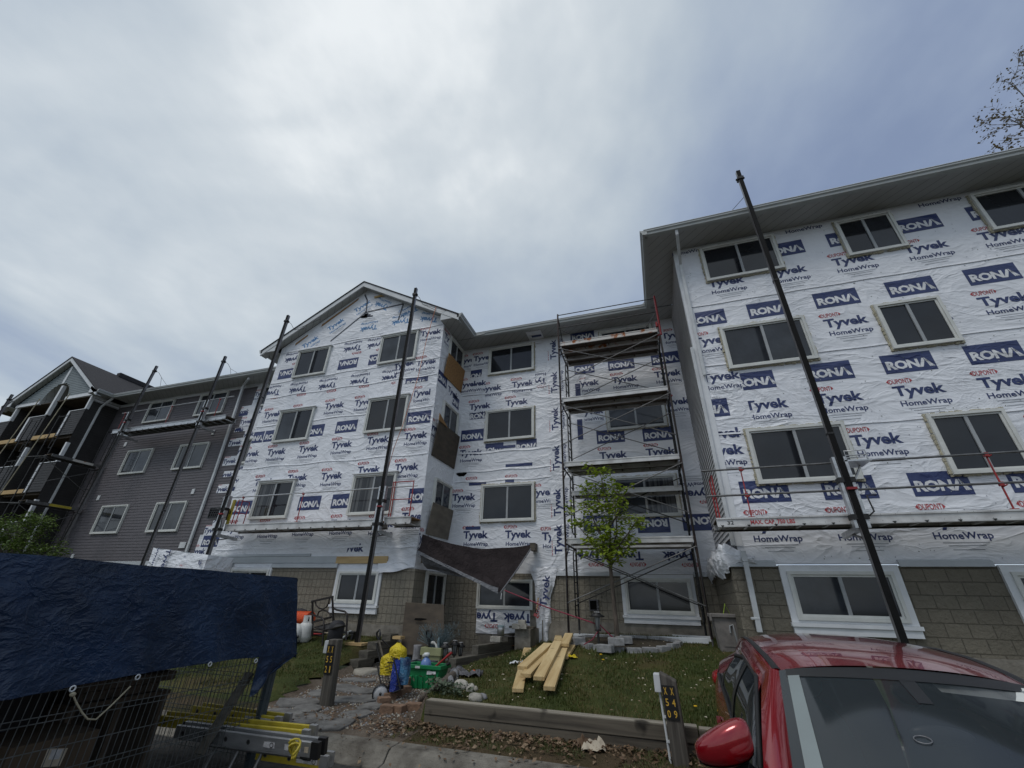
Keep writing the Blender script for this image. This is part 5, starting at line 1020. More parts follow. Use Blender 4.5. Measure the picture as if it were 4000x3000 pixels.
for c,x,y,r,k,lb in (('U',1875,1430,(.13,.10,.085),'rock_white','round pale boulder just behind the front timber wall'),('U',1660,1245,(.15,.12,.10),'rock_white','pale flat topped rock beside the log edging'),('U',1800,1290,(.085,.08,.09),'rock_white','small white rock in the flower bed'),('U',1860,1290,(.06,.06,.06),'stone_round','small tan rock right of the white one'),('U',1500,1220,(.08,.07,.12),'rock_grey','upright grey rock at the end of the log'),('U',1575,1130,(.07,.06,.14),'rock_grey','tall slanting grey rock behind the flower bed'),('U',1970,1400,(.09,.07,.06),'rock_grey','blue grey stone beside the pale boulder')):
    q=PG(c,x,y); g=MB(); g.blob((q.x,q.y,q.z+r[2]*.35),tuple(v*.8 for v in r),k,int(x),.16,16); o=g.build('rock'); tag(o,lb,'rock')
# ---------------------------------------------------------------- plants
def leaves(mb,c,r,n,size,k,rnd,flat_=.6,shape_=5):
    for i in range(n):
        d=Vector((rnd.gauss(0,1),rnd.gauss(0,1),rnd.gauss(0,1))).normalized()*(rnd.random()**.45); p=Vector(c)+Vector((d.x*r[0],d.y*r[1],d.z*r[2]))
        leaf(mb,p,size*(.6+.8*rnd.random()),k,rnd)
def leaf(mb,p,s,k,rnd,droop=.35):
    a=rnd.random()*6.283; t=Vector((math.cos(a),math.sin(a),-droop+rnd.uniform(-.5,.5))).normalized(); n=Vector((rnd.uniform(-.6,.6),rnd.uniform(-.6,.6),1)).normalized(); w_=t.cross(n).normalized()
    b=p+t*s*.5; mb.add([p,b+w_*s*.36-n*s*.05,p+t*s*1.05,b-w_*s*.36-n*s*.05,b+n*s*.06],[(0,1,4),(1,2,4),(2,3,4),(3,0,4)],k)
rnd=random.Random(3)
tb=PG('s',2412,2522); o=thing('sapling','young maple like sapling with bright green leaves inside the block ring','tree',tuple(tb))
PP=lambda x,y,dy=0: PY('s',x,y,tb.y+dy)
trunk=[tb+Vector((0,0,-.05)),PP(2405,2420),PP(2396,2330),PP(2388,2250),PP(2380,2180)]
g=MB(); g.tube(trunk,[.062,.045,.042,.04,.038],'bark',9); 
tips=[]; br=[]
for (bx,by),pts in (((2380,2180),[(2384,2080,.1),(2378,1980,.0),(2352,1880,-.1),(2340,1830,-.1)]),((2380,2185),[(2350,2100,-.2),(2310,2010,-.3),(2280,1960,-.4)]),((2381,2190),[(2410,2080,.2),(2405,1990,.3),(2400,1900,.2)]),((2379,2185),[(2420,2130,-.1),(2470,2060,-.3),(2490,2030,-.4)]),((2384,2190),[(2350,2140,.2),(2290,2090,.4),(2245,2040,.5)]),((2386,2210),[(2365,2170,-.2),(2345,2140,-.3)]),((2390,2205),[(2400,2190,.1),(2440,2160,.2)]),((2378,2000),[(2330,1950,.1),(2300,1930,.2)]),((2380,2060),[(2420,2000,-.2),(2440,1940,-.3)])):
    ln=[PP(bx,by)]+[PP(x,y,d) for x,y,d in pts]; br.append(ln); r0=.024; g.tube(ln,[r0*(1-.75*i/(len(ln)-1)) for i in range(len(ln))],'bark',6)
g.build('trunk',o)
gl_=MB(); gt=MB()
for ln in br:
    for a,b in zip(ln,ln[1:]):
        for i in range(7):
            p=a.lerp(b,rnd.random()); e=p+Vector((rnd.gauss(0,.19),rnd.gauss(0,.19),rnd.uniform(-.05,.25))); gt.tube([p,p.lerp(e,.5)+Vector((0,0,.03)),e],.005,'bark',4,False)
            for j in range(9): leaf(gl_,p.lerp(e,rnd.uniform(.35,1.1))+Vector((rnd.gauss(0,.05),rnd.gauss(0,.05),rnd.gauss(0,.04))),rnd.uniform(.055,.115),'leaf_bright',rnd)
for x,y,n,s in ((2340,1840,26,.10),(2360,1830,22,.10),(2385,1860,16,.10),(2300,1890,34,.13),(2350,1900,36,.15),(2410,1900,30,.13),(2450,1900,14,.1),(2330,1980,44,.17),(2390,1990,44,.17),(2270,1980,24,.13),(2215,1980,12,.09),(2230,1995,12,.1),(2250,2040,34,.14),(2300,2060,40,.17),(2360,2070,44,.18),(2420,2060,30,.15),(2480,2050,26,.13),(2510,2030,14,.09),(2470,2100,26,.12),(2300,2110,24,.12),(2350,2120,40,.16),(2400,2120,44,.15),(2450,2110,24,.13),(2270,2155,14,.09),(2330,2160,20,.1),(2380,2150,26,.11),(2440,2150,16,.1),(2290,2150,10,.08),(2440,1965,22,.12)):
    c=PP(x,y,rnd.uniform(-.35,.35)); leaves(gl_,c,(s*1.35,s*1.5,s*.95),int(n*.72),.115,'leaf_bright',rnd)
gl_.build('crown',o); gt.build('twig',o)
# leafy tree at the far left
c=PX('Y',330,1250,-22.6); b=thing('bush_tree','rounded leafy green tree at the left edge before the far balconies','tree',(c.x,c.y,1)); g=MB()
cen=PY('Y',250,1330,9.6); g.tube([(cen.x,cen.y,.9),(cen.x+.1,cen.y,2.4),(cen.x,cen.y,cen.z)],[.10,.08,.03],'bark',7)
for i in range(14): a=i*.9; g.tube([(cen.x,cen.y,cen.z-1+.06*i),(cen.x+.7*math.cos(a),cen.y+.6*math.sin(a),cen.z-.3+.08*i)],[.03,.008],'bark',5)
g.build('trunk',b); g=MB(); rnd=random.Random(5)
for i in range(150):
    d=Vector((rnd.gauss(0,1),rnd.gauss(0,1),rnd.gauss(0,1))).normalized()*(rnd.random()**.4); q=cen+Vector((d.x*1.55+(-.25 if d.z>0 else 0),d.y*1.3,d.z*1.25-.1)); 
    if noise.noise(q*1.1)<-.32: continue
    leaves(g,q,(.27,.27,.2),48,.085,'leaf_bush',rnd)
g.build('crown',b)
# bare budding tree whose branches show over the right roof
o=thing('budding_tree','nearly bare budding branches of a tree showing over the right roof edge','tree',(13.5,17,1)); g=MB(); gb=MB(); rnd=random.Random(11); base=Vector((19.5,18.5,0)); g.tube([base,base+Vector((-.2,0,7)),base+Vector((-.5,0,14)),base+Vector((-.6,0,19))],[.35,.28,.2,.1],'twig',9)
def limb(p,d,ln,r,dep):
    pts=[p]; q=Vector(p)
    for i in range(4): d=(d+Vector((rnd.gauss(0,.16),rnd.gauss(0,.16),rnd.gauss(0,.13)))).normalized(); q=q+d*ln/4; pts.append(q.copy())
    g.tube(pts,[r*(1-.2*i) for i in range(5)],'twig',5,False)
    if dep>0:
        for i in range(1,5):
            for j in range(1 if dep>1 else 2): limb(pts[i],(d+Vector((rnd.gauss(0,.6),rnd.gauss(0,.6),rnd.gauss(0,.5)))).normalized(),ln*.5,r*.45,dep-1)
    if dep<2:
        for i in range(2,5):
            for j in range(1): leaf(gb,pts[i]+Vector((rnd.gauss(0,.05),rnd.gauss(0,.05),rnd.gauss(0,.05))),rnd.uniform(.05,.14),'leaf_bud',rnd)
for (x,y),(x2,y2) in (((4060,500),(3870,470)),((4080,560),(3845,515)),((4080,420),(3900,330)),((4080,610),(3900,590)),((4080,340),(3960,270)),((4090,480),(3920,425)),((4100,640),(3960,620))):
    a=PY('s',x,y,17.2); e=PY('s',x2,y2,17.0); limb(a,(e-a).normalized(),(e-a).length*.85,.035,2); g.tube([base+Vector((-.55,0,min(18,a.z-2))),a],[.03,.02],'twig',5)
g.build('trunk',o); gb.build('crown',o)
# grass, leaf litter, herbs
def blades(mb,x,y,h,rnd,k,w=.006):
    z=ground(x,y); a=rnd.random()*6.28; dx,dy=math.cos(a),math.sin(a); b=rnd.uniform(.1,.7)*h
    mb.add([(x-dy*w,y+dx*w,z-.01),(x+dy*w,y-dx*w,z-.01),(x+dx*b,y+dy*b,z+h)],[(0,1,2)],k)
g=MB(); rnd=random.Random(21); n=0
while n<60000:
    t=rnd.random(); y=6.66+5.7*t**1.3; x=rnd.uniform(-3.9,2.2) if rnd.random()<.72 else rnd.uniform(-9.5,-6.3)
    if x>-5 and x<x_right(y)+.1: continue
    if x<-5 and (y<7.0 or y>10.55 or x>x_left(y)-.2): continue
    if ((x-cx)/1.02)**2+((y-cy)/.78)**2<1 and rnd.random()<.93: continue
    f=noise.noise((x*.9,y*.9,3)); n+=1
    if f<-.10 and rnd.random()<.72: continue
    if noise.noise((x*2.3,y*2.3,9))<-.22 and rnd.random()<.8: continue
    blades(g,x,y,rnd.uniform(.02,.048)*(1.6 if ((x-cx)/1.35)**2+((y-cy)/1.1)**2<1 or y>11.6 else 1),rnd,'grass_b' if (f+rnd.gauss(0,.2)<0) else 'grass_a',.006+.0005*y)
o=g.build('grass'); tag(o,'short patchy green and brown lawn grass','grass',kind='stuff')
g=MB(); rnd=random.Random(8)
for i in range(2300):
    x=rnd.uniform(-5.2,2.4); y=6.49-abs(rnd.gauss(0,.24)) if i%9 else rnd.uniform(5.3,6.2); 
    if y<5.25 or (x<-3.9 and rnd.random()<.75): continue
    z=(ground(x,y) if y>5.88 else lerp(y,[(5.25,.02),(5.5,.03),(5.62,.14),(5.88,.15)]))+.015+rnd.random()*.03; s=rnd.uniform(.014,.042); a=rnd.random()*6.28; t=Vector((math.cos(a),math.sin(a),rnd.uniform(-.4,.4))); u=Vector((-math.sin(a),math.cos(a),rnd.uniform(-.5,.5))); c=Vector((x,y,z))
    g.add([c-t*s,c-u*s*.55+Vector((0,0,rnd.uniform(0,.02))),c+t*s,c+u*s*.55+Vector((0,0,rnd.uniform(0,.02)))],[(0,1,3),(1,2,3)],'leaf_dry' if rnd.random()<.65 else 'leaf_tan')
for i in range(420):
    x=rnd.uniform(-3.8,1.6); y=rnd.uniform(6.7,11); 
    if x<x_right(y)+.1: continue
    s=rnd.uniform(.012,.03); a=rnd.random()*6.28; z=ground(x,y)+.035; g.add([(x-s*math.cos(a),y-s*math.sin(a),z),(x+s*.6*math.sin(a),y-s*.6*math.cos(a),z+.01),(x+s*math.cos(a),y+s*math.sin(a),z)],[(0,1,2)],'leaf_tan' if rnd.random()<.6 else 'paper')
o=g.build('leaf_litter'); tag(o,'dry brown fallen leaves along the kerb and timber wall','leaves',kind='stuff')
g=MB(); rnd=random.Random(9)
for i in range(5200):
    x=rnd.uniform(-3.5,2.4); y=rnd.uniform(5.9,6.49); z=ground(x,y)
    if noise.noise((x*1.6,y*2,7))<-.02: continue
    h=rnd.uniform(.02,.05); a=rnd.random()*6.28; g.add([(x-.005,y,z),(x+.005,y,z),(x+.02*math.cos(a),y+.02*math.sin(a),z+h)],[(0,1,2)],'grass_a' if rnd.random()<.6 else 'grass_b')
o=g.build('verge_grass'); tag(o,'thin grass growing in the strip behind the kerb','grass',kind='stuff')
g=MB(); rnd=random.Random(10)
for i in range(5200):
    y=rnd.uniform(6.0,11.2); x=rnd.uniform(x_left(y),x_right(y)); z=ground(x,y); s=rnd.uniform(.007,.022)
    g.add([(x-s,y-s*.6,z),(x+s,y-s*.5,z),(x+s*.7,y+s*.8,z),(x-s*.8,y+s*.7,z),(x,y,z+s*.9)],[(0,1,4),(1,2,4),(2,3,4),(3,0,4)],rnd.choice(('rock_grey','stone_round','gravel','brick')))
o=g.build('gravel_chips'); tag(o,'loose gravel chips on the entry path','gravel',kind='stuff')
for i,(x,y,n,lb) in enumerate(((1330,1330,70,'low grey green herb clump behind the end of the timber wall'),(1480,1330,80,'broad low leafy clump in the flower bed between rocks'),(1640,1380,60,'dark leafy clump beside the white rocks'),(1290,1240,70,'small leafy sprig below the log edging'))):
    q=PG('U',x,y); g=MB(); rnd=random.Random(40+i)
    for j in range(n): leaf(g,q+Vector((rnd.gauss(0,.10),rnd.gauss(0,.08),rnd.uniform(.0,.15))),rnd.uniform(.04,.075),'herb',rnd,-.5)
    o=g.build('herb'); tag(o,lb,'plant')
for i,(c,x,y) in enumerate((('W',1650,805),('W',1685,885),('e',910,945),('e',1525,1290))):
    q=PG(c,x,y); g=MB(); g.lathe(q+Vector((0,0,.04)),[(0,.02),(.02,.018),(.024,.008),(.0,.0)],'dandelion',10); g.tube([q,q+Vector((0,0,.045))],.003,'grass_a',4); o=g.build('dandelion'); tag(o,['yellow dandelion touching the front of the block ring','small yellow dandelion below the block ring','yellow dandelion near the ring, left of the first','yellow dandelion on the lawn beside the red car'][i],'flower')
# ---------------------------------------------------------------- lumber pile
def board(p,q,w,t,label,k='pine'):
    p,q=Vector(p),Vector(q); d=(q-p); ln=d.length; g=MB(); g.box((-w/2,0,0),(w/2,ln,t),k); o=g.build('lumber',bevel=.004)
    o.location=p; o.rotation_mode='QUATERNION'; y=d.normalized(); x=y.cross(Vector((0,0,1))).normalized(); z=x.cross(y); o.rotation_quaternion=Matrix((x,y,z)).transposed().to_quaternion(); tag(o,label,'lumber','planks in the lumber pile on the lawn'); return o
gz=lambda c,x,y,dz: PG(c,x,y)+Vector((0,0,dz))
def at(c,x,y,h):  # point h above the lawn along the ray
    d=ray(c,x,y); q=PG(c,x,y); t=(q-O0).length/d.length
    while t>0.5:
        p=O0+d*t
        if p.z-ground(p.x,p.y)>=h: return p
        t-=.004
    return q
board(at('W',452,1310,.03),at('W',592,700,.04),.165,.05,'leftmost plank of the pile, lying beneath the others with a green stamped end')
board(at('W',905,1285,.08),at('W',1160,560,.10),.165,.055,'bright long plank at the right front of the pile')
board(at('W',565,1095,.10),at('W',930,690,.10),.165,.055,'plank crossing under the middle of the pile, end near the leftmost one')
board(at('W',755,1140,.14),at('W',1030,610,.17),.165,.055,'knotty plank in the middle of the pile')
board(at('W',515,985,.15),at('W',890,640,.16),.165,.055,'greyer plank lying uppermost on the left of the pile')
board(at('W',1035,590,.17),at('W',1037,460,.20),.165,.055,'short pale plank end sticking up at the far end of the pile')
board(at('W',1125,650,.15),at('W',1190,495,.17),.165,.055,'far plank at the right of the pile, beside the red scrap')
board(at('W',1130,830,.02),at('W',1240,660,.02),.12,.05,'brown plank underneath at the right edge of the pile')
def scrap(name,c,x,y,label,cat,k,s=(.12,.05),r=0,h=.03):
    q=PG(c,x,y); g=MB()
    def f(a,b): u,v=(a-.5)*2*s[0],(b-.5)*2*s[1]; return q+Vector((u*math.cos(r)-v*math.sin(r),u*math.sin(r)+v*math.cos(r),.02+h*abs(noise.noise((a*3+x,b*3,y)))*2))
    g.sheet(f,8,6,k); o=g.build(name); tag(o,label,cat); return o
scrap('plastic_scrap','W',430,915,'white plastic scrap left of the lumber pile','scrap','spout_white',(.11,.07),.1,.06); scrap('wrapper','W',1225,820,'yellow and white wrapper right of the lumber pile','wrapper','bag_yellow',(.10,.08),.4,.05)
scrap('offcut','W',650,645,'flat pale board lying on the lawn beyond the lumber pile','board','osb',(.55,.28),.12,.0); scrap('paper','e',860,1550,'crumpled tan paper among leaves at the foot of the timber wall','paper','paper',(.14,.10),.2,.10); scrap('paper','e',815,1535,'brown curled sheet beside the crumpled tan paper','paper','leaf_dry',(.10,.08),.6,.09)
scrap('foil_scrap','e',1290,795,'white torn scrap on the gutter length under the ground floor window','scrap','spout_white',(.16,.06),-.2,.08); scrap('foil_scrap','e',1395,795,'crumpled white scrap right of the torn one, near the window sill','scrap','spout_white',(.22,.08),.1,.14)
scrap('rag','U',1740,1080,'dark plastic sheet bunched on the lawn beside the log','plastic sheet','poly_grey',(.27,.13),.1,.10); scrap('wrapper','U',1860,1030,'orange and white wrapper lying on the dark plastic sheet','wrapper','orange',(.07,.05),.1,.03)
# gutter lengths at the foot of the wall
for c0,c1,lb in (((2240,2478),(2780,2512),'long white gutter length lying along the wall behind the sapling'),((2240,2497),(2770,2520),'second gutter length on the grass, nearer than the first')):
    a,b=PG('s',*c0),PG('s',*c1); g=MB(); d=b-a; g.prism([a+Vector((0,y,z)) for y,z in ((0,.02),(0,.11),(.02,.11),(.02,.04),(.10,.04),(.12,.12),(.135,.12),(.12,.02))],d,'metal_white'); o=g.build('gutter_length'); tag(o,lb,'gutter')
o=thing('pipe','white pipe end lying near the concrete wall stub','pipe',tuple(PG('W',870,450))); a,b=PG('W',810,455),PG('W',925,465); g=MB(); g.tube([a+Vector((0,0,.05)),b+Vector((0,0,.05))],.045,'pvc_white',10); g.build('body',o)
# ---------------------------------------------------------------- solar lantern, strap, bin
def lantern(q,label,h=.42,s=1.0):
    o=thing('garden_lantern',label,'garden lantern',tuple(q)); g=MB(); g.tube([q,q+Vector((0,0,h*.45))],.018*s,'steel_dark',7); g.build('stake',o)
    g=MB(); b=q+Vector((0,0,h*.45)); g.lathe(b,[(0,0),(.05*s,.0),(.055*s,.02),(.03*s,.03)],'steel_dark',10)
    for j in range(6): t=j*math.pi/3; g.tube([b+Vector((.045*s*math.cos(t),.045*s*math.sin(t),.01)),b+Vector((.07*s*math.cos(t),.07*s*math.sin(t),h*.42))],.006,'steel_dark',4)
    g.lathe(b+Vector((0,0,h*.4)),[(.12*s,0),(.13*s,.012),(.06*s,.06),(.055*s,.08),(0,.085)],'steel_dark',10); g.build('cage',o); g=MB(); g.lathe(b,[(0,.03),(.035*s,.03),(.045*s,h*.4)],'pvc_grey',10); g.build('glass',o); g=MB(); g.box(tuple(b+Vector((-.045*s,-.045*s,h*.4+.086))),tuple(b+Vector((.045*s,.045*s,h*.4+.095))),'sticker'); g.build('solar_cell',o)
    return o
lq=PG('s',2340,2527); lantern(lq,'black solar lantern staked inside the block ring left of the sapling',.62,1.25)
o=thing('strap','dark red tie strap running from the brown awning to the sapling','strap',(-2.6,11.5,1.5)); g=MB(); a=PY('Q',1490,810,10.95); e=tb+Vector((-.03,-.05,.10)); c=lq+Vector((.05,0,.38)); g.tube([a,a.lerp(c,.5)+Vector((0,0,-.03)),c,e],.014,'strap_red',6); g.tube([c+Vector((0,0,-.05)),lq+Vector((-.12,-.1,.12)),lq+Vector((-.25,-.3,.05))],.010,'strap_red',5); g.tube([e+Vector((.05,0,0)),e+Vector((-.06,-.06,.0)),e+Vector((.05,-.08,.02))],.012,'strap_red',5); g.build('webbing',o)
bq=PG('s',2835,2545); bq.z-=.02; o=thing('bin','grey rectangular wheeled style bin with a green strap beside the right wing','bin',tuple(bq)); g=MB(); a,b,h=.20,.25,.62
bx=bq+Vector((.12,.18,0)); g.hexa([bx+Vector(v) for v in ((-a,-a,0),(a,-a,0),(a,a,0),(-a,a,0),(-b,-b,h),(b,-b,h),(b,b,h),(-b,b,h))],'bin_grey'); g.prism([bx+Vector(v) for v in ((-.13,-.218,.1),(.13,-.218,.1),(.15,-.252,h-.08),(-.15,-.252,h-.08))],(0,.006,0),'bin_grey'); g.build('body',o,bevel=.015)
g=MB(); ring(g,lambda u,z,e=0:(bx.x+u,bx.y+z,bx.z+h-e),-.30,.30,-.30,.30,.06,-.03,.035,'bin_grey'); g.box(tuple(bx+Vector((-.31,-.31,h-.10))),tuple(bx+Vector((-.27,-.2,h+.02))),'bin_grey'); g.build('rim',o,bevel=.01)
g=MB(); g.tube([bx+Vector(v) for v in ((.02,-.245,.33),(.03,-.265,.45),(.08,-.265,.47),(.09,-.25,.40),(.11,-.24,.12),(.15,-.24,.10))],.018,'pvc_grey',6); g.build('handle',o); g=MB(); g.bar(bx+Vector((-.05,-.2,h)),bx+Vector((.02,-.15,h+.20)),.035,.008,'lime',up=(1,0,0)); g.bar(bx+Vector((.02,-.15,h+.20)),bx+Vector((.10,-.05,h)),.035,.008,'lime',up=(1,0,0)); g.build('strap',o)
# ---------------------------------------------------------------- awning of brown tarp
o=thing('awning','sagging dark brown tarp awning stretched over the entry corner','awning',(-5,11,2.6))
A=PY('Q',478,125,10.60); B=PY('Q',1850,240,12.38); D=PY('Q',1440,840,10.95); E_=PY('Q',405,330,10.45); 
g=MB()
def aw(u,v):   # u along the wall edge A-B, v towards the low corner
    top=A.lerp(B,u); low=E_.lerp(D,sst(0,1,u)) if False else (E_.lerp(D,min(1,u*1.35)) if u<.74 else D.lerp(B,(u-.74)/.26*.0))
    sag=-.22*math.sin(math.pi*u)*(1-v)-.12*math.sin(math.pi*v)*math.sin(math.pi*u)
    p=top.lerp(low,v); rg=u/.74-v; fold=.13*math.exp(-(rg/.08)**2)*max(0,math.sin(3.14*v))**.5-(.10*sst(0,.5,-rg)*(1-v)*2 if rg<0 else 0)+.03*math.sin(u*9+v*3)*v*(1-v)+.03*noise.noise((u*5,v*4,2)); return p+Vector((0,-.3*fold,sag+fold))
g.sheet(aw,44,30,'tarp_brown'); g.build('cloth',o)
g=MB(); g.sheet(lambda a,b:aw(a*.72,.975+b*.03)+Vector((0,-.015,-.07*(b-.5))),40,2,'tarp_grey'); ed=[aw(.74+.26*t,1.0) for t in (0,)]; g.tube([B.lerp(D,t)+Vector((0,-.02,-.10*math.sin(t*3.14)*.3)) for t in [i/10 for i in range(11)]],.022,'tarp_grey',6); g.build('hem',o)
g=MB()
def und(a,b): p=aw(a*.55,.98); q=E_+Vector((.18+a*.9,.35,-.42-.12*a)); return p.lerp(q,b)+Vector((0,.03*math.sin(a*9),.03*math.sin(b*7+a*5)))
g.sheet(und,20,10,'tarp_grey'); g.build('lining',o)
g=MB(); c=PY('Q',1855,275,12.33); g.box((c.x-.09,12.2,c.z-.10),(c.x+.05,Ym-.01,c.z+.10),'old_wood'); g.bar(A+Vector((.03,.06,.0)),A+Vector((.02,.08,-.7)),.05,.04,'old_wood'); g.build('wall_block',o); g=MB(); g.tube([D+Vector((.03,-.02,.0)),D+Vector((.02,-.02,-.14))],.012,'spout_white',6); g.build('tie_end',o)
# plywood sheet leaning by the door
o=thing('plywood_sheet','tall weathered plywood sheet leaning against the corner by the entry','plywood sheet',(-6.3,10.5,.4)); g=MB()
P_=[PY('Q',195,1605,10.42),PY('Q',735,1600,10.42),PY('Q',742,985,10.60),PY('Q',265,955,10.60)]; g.hexa([P_[0],P_[1],P_[1]+Vector((0,.02,0)),P_[0]+Vector((0,.02,0)),P_[3],P_[2],P_[2]+Vector((0,.02,0)),P_[3]+Vector((0,.02,0))],'ply_grey'); g.build('panel',o,bevel=.006)
g=MB(); c=PY('Q',455,1168,10.5); shape(g,[(-.17,-.02),(.0,-.03),(.16,.0),(.17,.02),(.02,.03),(-.16,.025)],c.x,c.z,'black_void',lambda u,z,e=0:(u,10.515-(z-c.z)*-.13-.03,z)); g.build('handle_slot',o)
o=thing('wood_block','pale sawn wood block on the left timber steps','wood block',tuple(PY('U',750,505,10.3))); c=PY('U',750,505,10.25); g=MB(); g.box((c.x-.11,10.2,c.z-.05),(c.x+.11,10.4,c.z+.01),'pine_x'); g.build('body',o)
# ---------------------------------------------------------------- folding cart with bags
q=PG('U',560,1410); o=thing('shopping_cart','folding black wire cart with a white wheel on the path','cart',tuple(q))
K=lambda x,y,dy: PY('U',x,y,q.y+dy)
g=MB(); f0=[K(450,880,.1),K(515,1220,.05)]; f1=[K(700,850,-.05),K(790,1270,-.05)]; f2=[K(865,770,.35),K(925,1060,.35)]
for a in (f0,f1,f2): g.tube(a,.012,'steel_dark',6)
g.tube([K(450,880,.1),K(700,875,-.05)],.009,'steel_dark',5); g.tube([K(700,850,-.05),K(720,825,0),K(840,765,.3),K(865,770,.35)],.012,'steel_dark',6); g.tube([K(515,1220,.05),K(690,1310,-.05),K(790,1270,-.05)],.012,'steel_dark',6); g.tube([K(440,600,.15),K(500,870,.12),K(640,1180,.05)],.014,'steel_dark',6); g.tube([K(520,545,.15),K(650,670,.25)],.012,'steel_dark',6)
for t in [i/8 for i in range(1,8)]: g.tube([f0[0].lerp(f0[1],t),K(560+t*60,900+t*330,.0),f1[0].lerp(f1[1],t)],.005,'steel_dark',4); g.tube([f1[0].lerp(f1[1],t*.7),f2[0].lerp(f2[1],t)],.004,'steel_dark',4)
for t in [i/6 for i in range(1,6)]: g.tube([f0[0].lerp(f1[0],t),f0[1].lerp(f1[1],t)],.004,'steel_dark',4)
g.build('frame',o)
c=K(500,1325,-.05); g=MB(); wa=Vector((.55,-.83,0)).normalized(); R_=.135; g.lathe(c-wa*.02,[(.02,.0),(R_-.02,0),(R_-.018,.04),(.02,.045)],'wheel_white',26,wa); g.lathe(c-wa*.022,[(R_-.02,-.004),(R_,.0),(R_,.044),(R_-.02,.05)],'rubber',26,wa); g.lathe(c+wa*.02,[(0,.0),(.02,.0),(.02,.03),(0,.035)],'steel_dark',12,wa); g.build('wheel',o)
c2=K(720,1240,.3); g=MB(); g.lathe(c2-wa*.02,[(.02,0),(R_,0),(R_,.04),(.02,.045)],'rubber',20,wa); g.build('wheel',o); g=MB(); g.tube([c,c2],.01,'steel_dark',6); g.build('axle',o)
o=thing('garden_fork','spade with a black D handle leaning in the cart','spade',tuple(q)); g=MB(); h0=K(480,555,.1); g.tube([h0,K(560,900,.06),K(620,1160,.0)],.018,'old_wood',7); g.build('shaft',o); g=MB(); pts=[h0,K(452,500,.1),K(450,450,.1),K(488,405,.1),K(500,470,.1),h0]; g.tube(pts,.018,'car_trim',6); g.build('handle',o)
def bag(c0,w,d,h,k,label,seed,name='bag',tw_=0,writing=None):
    o=thing(name,label,'bag',tuple(c0)); g=MB()
    def f(a,b):
        t=2*math.pi*a; z=h*b; r=1-.10*math.cos(b*6.28)*.3-(.75*sst(.72,1,b) if name=='bag' else .12*sst(.8,1,b)); n=1+.13*noise.noise((math.cos(t)*1.6+seed,math.sin(t)*1.6,b*2.3+seed)); sq=lambda v:math.copysign(abs(v)**.6,v)
        return Vector(c0)+Vector((w*.5*sq(math.cos(t))*r*n,d*.5*sq(math.sin(t))*r*n,z*(1+.06*noise.noise((math.cos(t)*2,math.sin(t)*2,seed)))))
    g.sheet(f,30,18,k); g.build('body',o)
    if writing: 
        g=MB(); text(g,writing[0],Vector(c0).x+writing[1],Vector(c0).z+writing[2],writing[3],writing[4],writing[5],lambda u,z,e=0:(u,Vector(c0).y-d*.57,z),writing[6],.03); g.build('print',o)
    return o
bag(K(640,1050,.12),.36,.24,.34,'bag_yellow','lower yellow plastic bag slumped in the cart',3); bag(K(725,930,.13)+Vector((0,0,-.02)),.29,.22,.37,'bag_yellow','upper yellow plastic bag with black letters in the cart',5,'bag',0,('DINO',.03,.13,.16,.07,'plate_black',-12))
bag(K(700,1290,.02),.15,.15,.45,'bag_blue','deep blue fertiliser sack standing at the front of the cart',7,'sack'); bag(K(815,1190,.06),.19,.15,.38,'bag_aqua','blue and white patterned sack beside the deep blue one',9,'sack')
# green bin, jug, tools
gq=PG('U',1090,1260); gq.y+=.16; o=thing('recycling_bin','bright green plastic bin full of garden things on the path','bin',tuple(gq)); g=MB(); a,b,h=.30,.36,.36
def tubf(A_,B_): return [gq+Vector(v) for v in ((-A_,-.16,0),(A_,-.16,0),(A_,.16,0),(-A_,.16,0),(-B_,-.20,h),(B_,-.20,h),(B_,.20,h),(-B_,.20,h))]
v8=tubf(.28,.36); g.add(v8,[(0,3,2,1),(0,1,5,4),(1,2,6,5),(2,3,7,6),(3,0,4,7)],'green_plastic'); 
for i in range(5): x=-.22+i*.11; g.hexa([gq+Vector(v) for v in ((x-.03,-.185,.0),(x+.03,-.185,0),(x+.03,-.15,0),(x-.03,-.15,0),(x-.025,-.205,.20),(x+.025,-.205,.20),(x+.025,-.17,.20),(x-.025,-.17,.20))],'green_plastic')
ring(g,lambda u,z,e=0:(gq.x+u,gq.y+z,gq.z+h+e),-.385,.385,-.225,.225,.05,-.05,.012,'green_plastic'); g.build('body',o,bevel=.008)
g=MB(); text(g,'RECYCLE',gq.x+.19,gq.z+.26,.17,.06,'print_white',lambda u,z,e=0:(u,gq.y-.202-.01,z),2,.02) if False else None
shape(g,[(-.09,-.03),(.09,-.02),(.09,.03),(.02,.02),(-.05,.035),(-.09,.02)],gq.x+.19,gq.z+.26,'print_white',lambda u,z,e=0:(u,gq.y-.2005,z)); shape(g,[(-.05,-.02),(.05,-.02),(.05,.015),(-.05,.015)],gq.x-.09,gq.z+h-.02,'print_white',lambda u,z,e=0:(u,gq.y-.229,z)); g.build('label',o)
c=gq+Vector((-.05,.02,.22)); o=thing('jug','blue plastic jug with a white cap standing in the green bin','jug',tuple(c)); g=MB(); g.lathe(c,[(0,0),(.10,0),(.105,.12),(.095,.18),(.055,.23),(.03,.25),(.03,.27)],'jug_blue',18); g.build('body',o); g=MB(); g.lathe(c+Vector((0,0,.265)),[(.0,0),(.045,0),(.06,.02),(.05,.06),(0,.065)],'spout_white',14); g.build('cap',o)
